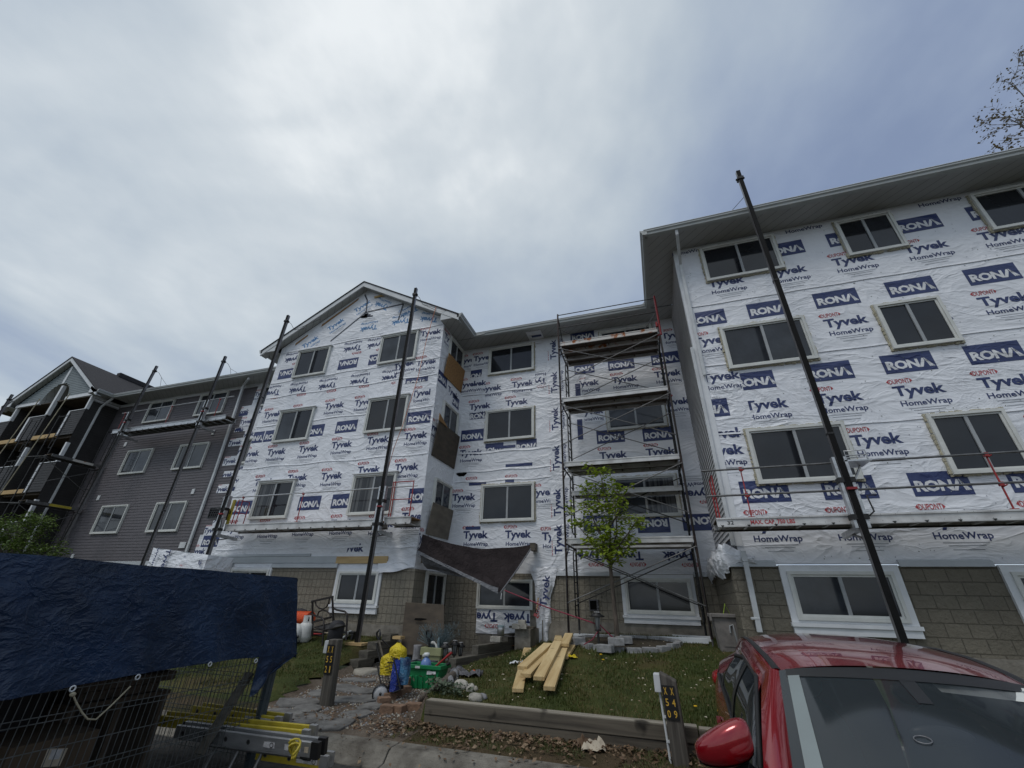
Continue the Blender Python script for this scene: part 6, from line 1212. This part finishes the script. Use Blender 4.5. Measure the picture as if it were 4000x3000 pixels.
for p0,p1,k,k2,lb in (((1215,1005),(1450,800),'red_paint','red_paint','red handled garden tool lying across the green bin'),((1195,1050),(1420,930),'spout_white','car_trim','white handled tool with a black grip lying across the green bin')):
    a=PY('U',*p0,gq.y+.05); b=PY('U',*p1,gq.y+.05); o=thing('garden_tool',lb,'garden tool',tuple(a)); g=MB(); g.tube([a,b],.018,k,8); g.build('handle',o); g=MB(); d=(b-a).normalized(); g.tube([b,b+d*.13],.023,k2,8); g.build('grip',o)
# planter with dried grasses, tub, pot, ornaments
pq=PG('U',1210,1000); pq.y+=.2; o=thing('planter','square olive green planter holding tools and ornaments by the entry','planter',tuple(pq)); g=MB(); a,b,h=.20,.235,.42; g.add([pq+Vector(v) for v in ((-a,-a,0),(a,-a,0),(a,a,0),(-a,a,0),(-b,-b,h),(b,-b,h),(b,b,h),(-b,b,h))],[(0,3,2,1),(0,1,5,4),(1,2,6,5),(2,3,7,6),(3,0,4,7)],'planter_green'); ring(g,lambda u,z,e=0:(pq.x+u,pq.y+z,pq.z+h+e),-.25,.25,-.25,.25,.05,-.14,.01,'planter_green'); g.add([pq+Vector((x,y,h-.06)) for x,y in ((-.2,-.2),(.2,-.2),(.2,.2),(-.2,.2))],[(0,1,2,3)],'garden_soil'); g.build('body',o,bevel=.008)
for i,(x,y,top,spr,lb) in enumerate((((1160,820,(1170,345),.10,'left bunch of pale blue grey ornamental grass in the planter')),((1330,820,(1440,325),.13,'right bunch of pale blue grey ornamental grass in the planter')))):
    b0=Vector((pq.x+(-.09 if i==0 else .09),pq.y+.06,pq.z+.38)); t0=PY('U',*top,pq.y+.06); o=thing('grass_bunch',lb,'ornamental grass',tuple(b0)); rnd=random.Random(60+i); g=MB()
    for j in range(95):
        e=t0+Vector((rnd.gauss(0,spr*1.05),rnd.gauss(0,spr),rnd.uniform(-.30,.03))); m_=b0.lerp(e,.5)+Vector((rnd.gauss(0,.02),rnd.gauss(0,.02),.03)); g.tube([b0+Vector((rnd.gauss(0,.03),rnd.gauss(0,.03),0)),m_,e],[.004,.004,.002],'grass_blue',3,False)
        if rnd.random()<.6:
            for l in range(3): g.tube([e,e+Vector((rnd.gauss(0,.03),rnd.gauss(0,.03),rnd.uniform(.0,.07)))],.003,'grass_blue',3,False)
    g.build('blades',o)
o=thing('garden_fork','spade with a dark D handle standing upright in the planter','spade',tuple(pq)); g=MB(); a=PY('U',1215,770,pq.y-.06); b=PY('U',1195,560,pq.y-.06); g.tube([a,b],.02,'car_trim',7); g.build('shaft',o); g=MB(); t=[PY('U',x,y,pq.y-.06) for x,y in ((1195,560),(1165,500),(1165,425),(1235,415),(1235,500),(1195,560))]; g.tube(t,.02,'car_trim',6); g.build('handle',o)
o=thing('tub','low dark grey plastic tub between cart and planter','tub',tuple(PG('U',990,1100))); tq=PG('U',985,1130); tq.y+=.3; g=MB(); g.add([tq+Vector(v) for v in ((-.2,-.14,0),(.2,-.14,0),(.2,.14,0),(-.2,.14,0),(-.23,-.17,.28),(.23,-.17,.28),(.23,.17,.28),(-.23,.17,.28))],[(0,3,2,1),(0,1,5,4),(1,2,6,5),(2,3,7,6),(3,0,4,7)],'tub_grey'); ring(g,lambda u,z,e=0:(tq.x+u,tq.y+z,tq.z+.28+e),-.25,.25,-.19,.19,.035,-.02,.012,'tub_grey'); g.build('body',o,bevel=.006)
vq=PG('U',1010,930); o=thing('vase','grey stone flower vase flaring at its foot behind the tub','vase',tuple(vq)); g=MB(); g.lathe(vq,[(0,0),(.15,0),(.16,.03),(.12,.08),(.095,.14),(.09,.33),(.098,.40),(.09,.41),(.08,.38)],'pot_stone',20); g.build('body',o)
# goose shaped and mushroom ornaments
o=thing('garden_ornament','white long necked bird ornament in the planter','ornament',tuple(pq)); b=PY('U',1310,700,pq.y-.12); g=MB(); g.tube([b+Vector((.02,0,-.16)),b+Vector((.02,0,0)),PY('U',1300,620,pq.y-.12),PY('U',1265,585,pq.y-.12)],[.045,.03,.022,.03],'statue',9); g.blob(tuple(PY('U',1258,592,pq.y-.12)),(.045,.035,.032),'statue',3,.1,12); g.tube([PY('U',1245,600,pq.y-.12),PY('U',1228,600,pq.y-.12)],[.016,.005],'statue',6); g.build('body',o)
o=thing('garden_ornament','pale slim upright ornament between the two grass bunches','ornament',tuple(pq)); b=PY('U',1335,640,pq.y-.05); g=MB(); g.lathe(b+Vector((0,0,-.25)),[(0,0),(.04,0),(.045,.2),(.03,.3),(.035,.36),(.02,.41),(0,.42)],'grass_blue',12); g.build('body',o)
o=thing('garden_ornament','small pale frog like ornament on the left rim of the planter','ornament',tuple(pq)); b=PY('U',1155,775,pq.y-.22); g=MB(); g.blob(tuple(b),(.085,.06,.05),'statue',12,.22,14); g.blob(tuple(b+Vector((.05,-.02,.035))),(.035,.03,.03),'statue',4,.1,10); g.build('body',o)
mq=PG('U',1440,900); mq.y=pq.y+.1; zb=ground(mq.x,mq.y)
o=thing('mushroom_ornament','cluster of white mushroom ornaments behind the planter','ornament',(mq.x,mq.y,zb)); 
for (x,y),r,(x2,y2) in (((1410,665),.10,(1420,800)),((1455,705),.13,(1450,830)),((1440,755),.06,(1455,850))):
    t=PY('U',x,y,pq.y+.12); g=MB(); g.lathe(t,[(.0,-.02),(r*.9,-.025),(r,-.01),(r*.92,.03),(r*.55,.075),(0,.085)],'statue',16); g.tube([t+Vector((0,0,-.02)),PY('U',x2,y2,pq.y+.12)],[.025,.035],'statue',8); g.build('mushroom',o)
for x,y,lb in ((1550,960,'black path lantern with a solar cap left of the right timber wall'),(1410,1010,'black path lantern nearest the planter')): lantern(PG('U',x,y-10),lb,.50,.95)
lantern(PG('U',1640,935),'black path lantern half hidden behind the right timber wall end',.44,.85)
# landing slab
g=MB(); c=[(-5.0,9.0),(-4.25,9.0),(-4.2,12.3),(-6.0,12.3),(-6.0,10.7),(-5.0,10.2)]; g.prism([(x,y,z_path(y)-.03) for x,y in c],(0,0,.05),'curb_concrete'); struct(g.build('path'))
# paint can and scraps on the wall
o=thing('paint_can','metal can with a pale blue rim standing on the right timber wall','can',(-4,11,.9)); c=PY('W',205,490,10.95); g=MB(); g.lathe(c,[(0,0),(.085,0),(.085,.20),(.08,.205)],'alu',18); g.build('body',o); g=MB(); g.lathe(c,[(.087,.17),(.088,.21),(.075,.215),(.07,.20)],'grass_blue',18); g.build('rim',o)
g=MB(); a=PY('W',60,490,10.9); b=PY('W',410,515,11.2); g.sheet(lambda u,v:a.lerp(b,u)+Vector((0,.22*v,.01+.02*noise.noise((u*6,v*3,1)))),14,4,'poly_grey'); o=g.build('sheet_scrap'); tag(o,'thin pale sheet scrap draped on the right timber wall under the can','scrap')
c=PY('W',135,545,10.6); brick((c.x,c.y,c.z-.05),.24,.14,.11,.1,'rock_white','pale block at the left end of the thin sheet scrap','block',None)
o=thing('garden_fork','short shovel leaning on the torn wrap by the window','shovel',(-3.5,12,1.2)); g=MB(); g.tube([PY('Q',1905,900,12.2),PY('Q',1885,1050,12.15)],.016,'pine_x',6); g.build('shaft',o); g=MB(); g.tube([PY('Q',1885,1040,12.15),PY('Q',1868,1060,12.15),PY('Q',1878,1100,12.15),PY('Q',1900,1070,12.15),PY('Q',1885,1040,12.15)],.014,'car_trim',5); g.build('handle',o); g=MB(); g.bar(PY('Q',1878,1095,12.15),PY('Q',1862,1130,12.12),.09,.01,'red_paint',up=(0,1,0)); g.build('blade',o)
# ---------------------------------------------------------------- things by the gabled wing
q=PG('V',1400,1120); o=thing('patio_chair','dark brown metal patio chair with a curved pattern back','chair',tuple(q)); Yc=9.35
K=lambda x,y,dy=0: PY('V',x,y,Yc+dy)
def tb2(nm,pts,r=.017): g=MB(); g.tube(pts,r,'chair_metal',8); return g.build(nm,o)
g=MB(); g.bar(K(1075,1000,.35),K(1078,340,.35),.035,.035,'chair_metal'); g.bar(K(1478,760,.0),K(1455,255,.0),.035,.035,'chair_metal'); g.bar(K(1060,340,.35),K(1470,250,.0),.03,.045,'chair_metal'); g.bar(K(1080,735,.35),K(1480,625,.0),.03,.045,'chair_metal')
arc=[K(1130,350,.33),K(1145,410,.3),K(1200,465,.25),K(1275,485,.2),K(1340,450,.12),K(1385,370,.05),K(1400,280,.03)]; g.tube(arc,.016,'chair_metal',7); arc=[K(1165,640,.3),K(1195,540,.27),K(1270,500,.2),K(1350,520,.1),K(1400,570,.05),K(1420,640,.02)]; g.tube(arc,.016,'chair_metal',7); g.build('backrest',o)
tb2('armrest',[K(1480,470,.0),K(1540,500,-.12),K(1690,530,-.35),K(1735,575,-.4),K(1735,700,-.4),K(1725,900,-.4)],.02); tb2('armrest',[K(1050,570,.35),K(1130,610,.2),K(1260,650,.02),K(1290,690,0),K(1295,850,-.02)],.02)
for a,b in ((K(1075,990,.35),K(1070,1010,.35)),(K(1290,840,-.02),K(1265,1190,-.05)),(K(1725,880,-.4),K(1715,1080,-.42)),(K(1480,740,0),K(1490,960,0))): g=MB(); g.tube([a,b],.020,'chair_metal',8); g.build('leg',o)
g=MB(); g.poly([K(1120,830,.3),K(1300,880,-.03),K(1720,800,-.4),K(1480,745,.0)],'chair_mesh'); g.tube([K(1120,830,.3),K(1300,885,-.03),K(1720,805,-.4),K(1480,745,.0),K(1120,830,.3)],.018,'chair_metal',6); g.build('seat',o)
pt=PG('V',900,1110); o=thing('propane_tank','white propane tank standing on the grass beside the blue tarp','gas tank',tuple(pt)); g=MB(); g.lathe(pt,[(0,0),(.13,.0),(.13,.03),(.165,.07),(.17,.12),(.17,.32),(.15,.38),(.09,.425),(.05,.44)],'tank_white',24); g.build('body',o); g=MB(); g.add([pt+Vector((.115*math.cos(t),.115*math.sin(t),z)) for z in (.41,.56) for t in [R(20+i*18) for i in range(17)]],[(i,i+1,18+i,17+i) for i in range(16) if i not in (10,11,12)],'tank_white'); g.build('collar',o,solid=.008); g=MB(); g.tube([pt+Vector((0,0,.42)),pt+Vector((0,0,.50))],.03,'steel_dark',8); g.tube([pt+Vector((-.03,-.02,.5)),pt+Vector((.03,-.02,.5))],.03,'pvc_grey',8); g.build('valve',o)
hq=PG('V',770,1150); o=thing('shop_vacuum','white and black rounded vacuum lid half hidden by the blue tarp','vacuum',tuple(hq)); g=MB(); g.blob(tuple(hq+Vector((-.12,.0,.20))),(.22,.2,.22),'tank_white',6,.05,18); g.build('body',o); g=MB(); g.tube([hq+Vector((-.2,-.12,.05)),hq+Vector((-.02,-.18,.10)),hq+Vector((.12,-.12,.17))],[.05,.055,.03],'car_trim',9); g.build('bumper',o)
orq=PG('V',760,760); o=thing('mesh_roll','bright orange plastic fence roll lying by the block wall','roll',(-8.9,10.3,.9)); a=PY('V',690,650,10.25); b=PY('V',1040,660,10.1); g=MB(); g.tube([a+(a-b)*.8,b],.155,'orange',22); 
for i in range(26): c=b.lerp(a+(a-b)*.8,i/26); g.tube([c+Vector((0,.158*math.cos(t),.158*math.sin(t))) for t in [j*math.pi/6 for j in range(13)]],.006,'orange',4,False)
g.build('body',o)
o=thing('cushion','black cushion lying behind the orange roll','cushion',(-8.8,10.45,1.1)); c=PY('V',800,545,10.45); g=MB(); g.blob(tuple(c),(.28,.12,.09),'cushion',4,.2,16); g.build('body',o)
for i,(x,y,a_,k,lb,nm,cat) in enumerate(((1060,985,.2,'red_plastic','pink red plastic scrap under the patio chair','plastic_scrap','scrap'),(1020,880,.05,'pvc_white','white trim strip lying left of the patio chair','trim_strip','trim strip'),(830,825,.02,'pvc_white','white trim strip behind the propane tank','trim_strip','trim strip'),(1330,960,-.2,'paper','white paper sheet behind the mesh roll','paper','paper'))):
    q=PG('V',x,y); g=MB(); g.box((-.28,-.05,.02),(.28,.05,.05),k); o=g.build(nm,bevel=.005); o.location=q; o.rotation_euler=(0,0,a_); tag(o,lb,cat)
o=thing('hose_coil','black cable coil lying under the patio chair','cable',tuple(PG('V',1150,1050))); q=PG('V',1150,1040); g=MB(); g.tube([q+Vector((.18*math.cos(t)*(1+.05*t),.12*math.sin(t),.03+.01*t)) for t in [i*.4 for i in range(40)]],.012,'rubber',6); g.build('body',o)
o=thing('tray','black low tray with white pipe ends right of the mesh roll','tray',tuple(PG('V',1700,1080))); q=PG('V',1720,1060); g=MB(); g.box(tuple(q+Vector((-.3,-.1,.12))),tuple(q+Vector((.25,.15,.17))),'car_trim'); g.box(tuple(q+Vector((.18,-.1,0))),tuple(q+Vector((.25,.15,.12))),'car_trim'); g.build('body',o,bevel=.01)
for i,(x,y) in enumerate(((1640,1090),(1690,1070))): q=PG('V',x,y); g=MB(); g.tube([q+Vector((-.18,0,.05)),q+Vector((.0,.02,.06)),q+Vector((.10,.02,.12)),q+Vector((.11,.02,.2))],.03,'pvc_white',9); o=g.build('pipe_elbow'); tag(o,['white pipe elbow lying below the black tray','second white pipe elbow, tucked behind the first under the tray'][i],'pipe')
for x,y,s,lb in ((1630,760,.13,'small grey stone figure by the wall behind the patio chair'),(1780,870,.11,'second small grey stone figure nearer the scaffold pole')):
    q=PG('V',x,y); o=thing('garden_ornament',lb,'ornament',tuple(q)); g=MB(); g.blob(tuple(q+Vector((0,0,s*.9))),(s*.8,s*.7,s),'pot_stone',int(x),.2,14); g.blob(tuple(q+Vector((.02,0,s*2.1))),(s*.5,s*.5,s*.5),'pot_stone',int(y),.15,12); g.build('body',o)
o=thing('plank','tan plank lying on the ground at the foot of the scaffold pole','plank',(-7,10.2,.8)); a,b=PG('V',1820,880),PG('V',2190,960); g=MB(); g.bar(a+Vector((0,0,.03)),b+Vector((0,0,.03)),.16,.05,'pine_x'); g.build('body',o)
o=thing('base_board','wood offcut under the foot of the scaffold pole','board',(-6.95,9.75,.75)); g=MB(); g.box((-7.15,9.6,.74),(-6.7,9.95,.79),'pine_x'); g.build('body',o)
# wrapped sheet stack behind the blue tarp
o=thing('wrapped_panel','stack of boards covered in a spare piece of white house wrap behind the blue tarp','wrapped boards',(-12.5,9.4,1)); g=MB(); P4=[PY('c',1065,215,8.9),PY('c',1470,235,8.9),PY('c',1500,125,9.0),PY('c',1105,72,9.0)]; dn=Vector((0,0,-1.6)); q4=[P4[0]+dn,P4[1]+dn,P4[2],P4[3]]
g.sheet(lambda u,v:(q4[0].lerp(q4[1],u)).lerp(q4[3].lerp(q4[2],u),v)+Vector((0,-.04*noise.noise((u*4,v*4,1)),0)),16,16,'wrap_patch'); g.sheet(lambda u,v:q4[3].lerp(q4[2],u)+Vector((0,.8*v,-.05*v)),10,4,'wrap_patch'); g.sheet(lambda u,v:q4[2].lerp(q4[1],u)+Vector((0,.8*v,0)),6,4,'wrap_patch')
fw2=lambda u,z,e=0: tuple((q4[0].lerp(q4[1],u)).lerp(q4[3].lerp(q4[2],u),z)+Vector((0,-.07,0)))
for s_,u,z,w_,h_,r_ in (('Tyvek',.33,.86,.30,.10,-90),('Wrap',.14,.9,.22,.045,-90),('H',.66,.94,.05,.03,0),('ek',.95,.9,.12,.07,-20)): 
    vs,fs=glyphs(s_,.028); c_,s2=math.cos(R(r_)),math.sin(R(r_)); g.add([fw2(u+((x-.5)*w_*c_-(y-.5)*h_*2.2*s2)*.5,z+((x-.5)*w_*s2+(y-.5)*h_*c_)) for x,y in vs],fs,'navy')
vs,fs=glyphs('DUPONT',.02); g.add([fw2(u*.05+.62,.82+z*.025) for u,z in vs],fs,'red'); g.build('cover',o)
# ---------------------------------------------------------------- wire cage with blue tarp
XFc=-4.66; YN,YF2=-.2,4.97; ZT=1.95
o=thing('wire_cage','tall wire mesh enclosure holding building supplies under a blue tarp','wire enclosure',(XFc-.9,2.5,0))
for x,y in ((XFc,YF2),(XFc,1.2),(XFc-1.9,YF2),(XFc-1.9,1.2)): g=MB(); g.bar((x,y,0),(x,y,ZT-.04),.045,.045,'fence_post',up=(0,1,0)); g.build('post',o)
def mesh(name,a,b,nv,zs):
    g=MB(); a,b=Vector(a),Vector(b)
    for i in range(nv+1): p=a.lerp(b,i/nv); g.bar((p.x,p.y,.05),(p.x,p.y,ZT-.1),.0045,.0045,'wire_green',up=(0,1,0))
    for z in zs: g.bar((a.x,a.y,z),(b.x,b.y,z),.006,.006,'wire_green')
    g.build(name,o)
ZSs=(.08,.24,.42,.46,.62,.80,.84,1.0,1.3,1.8)
mesh('mesh_panel',(XFc,YN,0),(XFc,YF2,0),96,ZSs); mesh('mesh_panel',(XFc,YF2,0),(XFc-1.9,YF2,0),34,ZSs)
g=MB(); g.box((XFc-.03,4.90,0),(XFc+.02,4.945,ZT-.1),'fence_post'); g.build('post',o)
tp=thing('tarp','dark blue tarp draped over the wire enclosure with eyelets along its hem','tarp',(XFc,2.5,1.9)); g=MB()
def hem(y): return lerp(y,[(-.2,.99),(2.42,1.0),(2.86,1.03),(3.34,1.055),(4.05,1.075),(5.0,1.06),(5.25,1.05)])
def tf(u,v):
    y=-.2+5.16*u+.28*v*u**7; zt=ZT+.015*noise.noise((y*1.5,0,0))-.010*y*.5; zb=hem(y)+.006*noise.noise((y*2,3,0))
    z=zt+(zb-zt)*v; n=noise.noise((y*1.1,z*1.3,0))*.04+noise.noise(((y+z*.8)*2.6,(z-y)*.6,5))*.035+noise.noise(((y+z*.9)*6,(z-y)*1.2,8))*.014+.02*sum(math.exp(-((y-e+(z-1.03)*.35)/.07)**2)*v for e in (2.42,3.34,4.05))
    return (XFc+.03+.05*v+n*min(1,v*3),y,z)
g.sheet(tf,170,60,'tarp_blue')
g.sheet(lambda u,v:(XFc+.03-1.95*v,-.2+5.16*u,ZT+.015*noise.noise(((-.2+5.16*u)*1.5,0,0))-.005*(-.2+5.16*u)+.05*noise.noise((u*14,v*4,3))*min(1,v*4)),60,12,'tarp_blue')
def endf(u,v): x=XFc+.03-1.95*u; z=ZT-.03-.92*v*(1-.3*u); return (x,4.965+.30*v+.03*noise.noise((x*3,z*3,1)),z)
g.sheet(endf,24,16,'tarp_blue')
c0=Vector((XFc+.05,5.14,1.2)); g.build('cloth',tp)
g=MB(); a=Vector((XFc+.09,5.22,1.06)); b=Vector((XFc+.09,4.6,1.07)); c=PX('c',1795,1150,XFc+.07); d=PX('c',1990,960,XFc+.10)
def fl(u,v): p=b.lerp(a,u); q=c.lerp(d,u); r=p.lerp(q,v); return r+Vector((.04*math.sin(u*6)*v+.03*noise.noise((u*4,v*4,8)),0,0))
g.sheet(fl,12,12,'tarp_blue'); g.build('flap',tp)
for c_,x,y in (('c',523,1088),('c',992,1005),('c',1512,912),('c',1843,888)):
    q=PX(c_,x,y,XFc+.115); g=MB(); g.tube([q+Vector((0,.018*math.cos(t),.018*math.sin(t))) for t in [i*math.pi/8 for i in range(17)]],.006,'metal_white',6); g.build('eyelet',tp)
o=thing('rope','pale rope tied from a tarp eyelet down to the wire mesh','rope',tuple(PX('c',523,1090,XFc+.1))); g=MB(); g.tube([PX('c',x,y,XFc+.06) for x,y in ((523,1125),(545,1180),(590,1260),(632,1308),(690,1310),(800,1210),(940,1070))],.007,'rope',6); g.blob(tuple(PX('c',525,1130,XFc+.08)),(.012,.025,.015),'rope',2,.2,8); g.build('strand',o)
# goods in the enclosure
o=thing('cardboard_box','brown cardboard box with a white label low inside the enclosure','box',(XFc-.5,2.7,0)); g=MB(); q=PX('c',330,1560,XFc-.25); g.box((XFc-.9,q.y-.25,0),(XFc-.25,q.y+.35,.62),'cardboard'); g.build('body',o,bevel=.006)
g=MB(); A4=[PX('c',x,y,XFc-.246) for x,y in ((290,1655),(430,1645),(490,1515),(345,1520))]; g.quad(*A4,'paper'); 
m_=(A4[0]+A4[1]+A4[2]+A4[3])/4; g.quad(*[m_+(p-m_)*.55+Vector((.002,0,.02)) for p in A4],'sticker'); g.build('label',o)
o=thing('supply_stack','dark covered stack of supplies filling the left of the enclosure','supplies',(XFc-1.2,2,0)); g=MB(); g.blob((XFc-1.25,1.6,.75),(.6,1.9,.85),'cushion',3,.12,20); g.build('body',o)
for i,(z,x0) in enumerate(((.92,-.4),(1.02,-.45),(.82,-.5))):
    g=MB(); g.box((XFc-1.5+x0,3.4+i*.05,z-.09),(XFc-.6+x0+.2,4.35-.04*i,z-.005),'bark'); o=g.build('shingle_bundle',bevel=.01); tag(o,['bundle of brown shingles, second in the stack in the enclosure','bundle of brown shingles on top of the stack in the enclosure','bundle of brown shingles lowest in the stack in the enclosure'][i],'shingle bundle')
o=thing('pallet_rack','dark crate under the shingle bundles inside the enclosure','crate',(XFc-1.4,3.9,0)); g=MB(); 
for y in (3.42,3.85,4.3): g.box((XFc-2.0,y-.03,0),(XFc-.8,y+.03,.70),'ply_under')
g.box((XFc-2.0,3.4,.70),(XFc-.8,4.35,.735),'ply_under'); g.build('frame',o)
a=PX('c',1430,1560,XFc-.1); b=PX('c',1800,975,XFc-.1); o=thing('brace_board','dark rough board propped diagonally inside the wire mesh','board',tuple(a)); g=MB(); g.bar(a,b,.10,.04,'old_wood_y'); g.build('body',o)
o=thing('trim_board','long white trim board lying on top beyond the blue tarp','trim board',(-7,4,2)); a,b=PY('s',-40,2176,3.2),PY('s',172,2189,4.6); g=MB(); g.bar(a,b,.06,.07,'metal_white'); g.build('body',o)
# ---------------------------------------------------------------- ladders stacked on edge at the kerb
def ladder(label,a,b,w,k,rk,up,n,grp='ladders stacked by the enclosure',sec=(.095,.03)):
    a,b,up=Vector(a),Vector(b),Vector(up).normalized(); d=(b-a).normalized(); up=(up-d*up.dot(d)).normalized(); o=thing('ladder',label,'ladder',tuple(a),grp); f=d.cross(up)
    for s in (0,w):
        g=MB(); p,q=a+up*s,b+up*s; g.bar(p,q,sec[1],sec[0],k,up=f)
        ln=(q-p).length
        for i in range(int(ln/.30)+1):
            c=p+d*(.12+i*.30)
            if (c-p).length<ln-.03:
                e=-1 if s==0 else 1; g.lathe(c+up*(e*(sec[1]/2+.001)),[(.0,0),(.020,.0)],'steel_dark',12,up); g.lathe(c+up*(e*(sec[1]/2+.003)),[(.016,0),(.024,0)],'galv',12,up)
        if s==0: 
            for t,w2,kk in ((.86,.20,'sticker'),(.70,.14,'sticker'),(.95,.05,'paper')): c=p+d*ln*t; vv=[c-up*(sec[1]/2+.002)+d*x+f*y for x,y in ((-w2/2,-.025),(w2/2,-.025),(w2/2,.025),(-w2/2,.025))]; g.quad(*vv,kk)
        g.build('rail',o,bevel=.004)
    for i in range(int(((b-a).length-.1)/.30)): c=a+d*(.12+i*.30); g=MB(); g.tube([c+up*.02,c+up*(w-.02)],.018,rk,8); g.build('rung',o)
    for s in (0,w): g=MB(); g.bar(b+up*s-d*.04,b+up*s+d*.05,sec[1]+.012,sec[0]+.015,'alu' if k!='alu' else 'car_trim',up=f); g.build('end_cap',o)
    return o
L0=lambda c,x,y,Y: PY(c,x,y,Y)
def shift(v,dz): return v+Vector((0,0,dz))
ladder('yellow fibreglass ladder lying furthest back in the pile',PZ('c',1380,1240,.42),PZ('c',2000,1330,.42),.14,'yellow_fg','alu',(0,1,.05),0,sec=(.095,.03))
ladder('yellow fibreglass ladder with white stickers lying behind the grey one',PZ('c',1130,1315,.38),PZ('c',2200,1430,.38),.12,'yellow_fg','alu',(0,1,.15),0,sec=(.105,.03))
ladder('grey aluminium ladder with round rung ends, lying foremost in the pile',PZ('c',1270,1395,.34),PZ('c',2270,1530,.34),.10,'alu','galv',(0,1,.15),0,sec=(.125,.035))
ladder('grey ladder standing on edge under the others with its rungs showing',PZ('c',1500,1490,.24),PZ('c',2200,1580,.24),.34,'alu','galv',(.35,-.42,-.85),0,sec=(.06,.03))
ladder('yellow ladder lowest in the pile with a bent metal end',PZ('c',1850,1550,.17),PZ('c',2330,1620,.15),.10,'yellow_fg','galv',(0,1,.1),0,sec=(.11,.03))
o=thing('strap','yellow rope knotted round the ladders','rope',tuple(L0('c',2120,1520,4.98))); g=MB(); c=PZ('c',2115,1535,.36)
for i in range(4): g.tube([c+Vector((.05*math.cos(t+i),.03*math.sin(t*2+i),.06*math.sin(t)+.01*i)) for t in [j*.5 for j in range(14)]],.011,'yellow_fg',6)
g.build('strand',o)
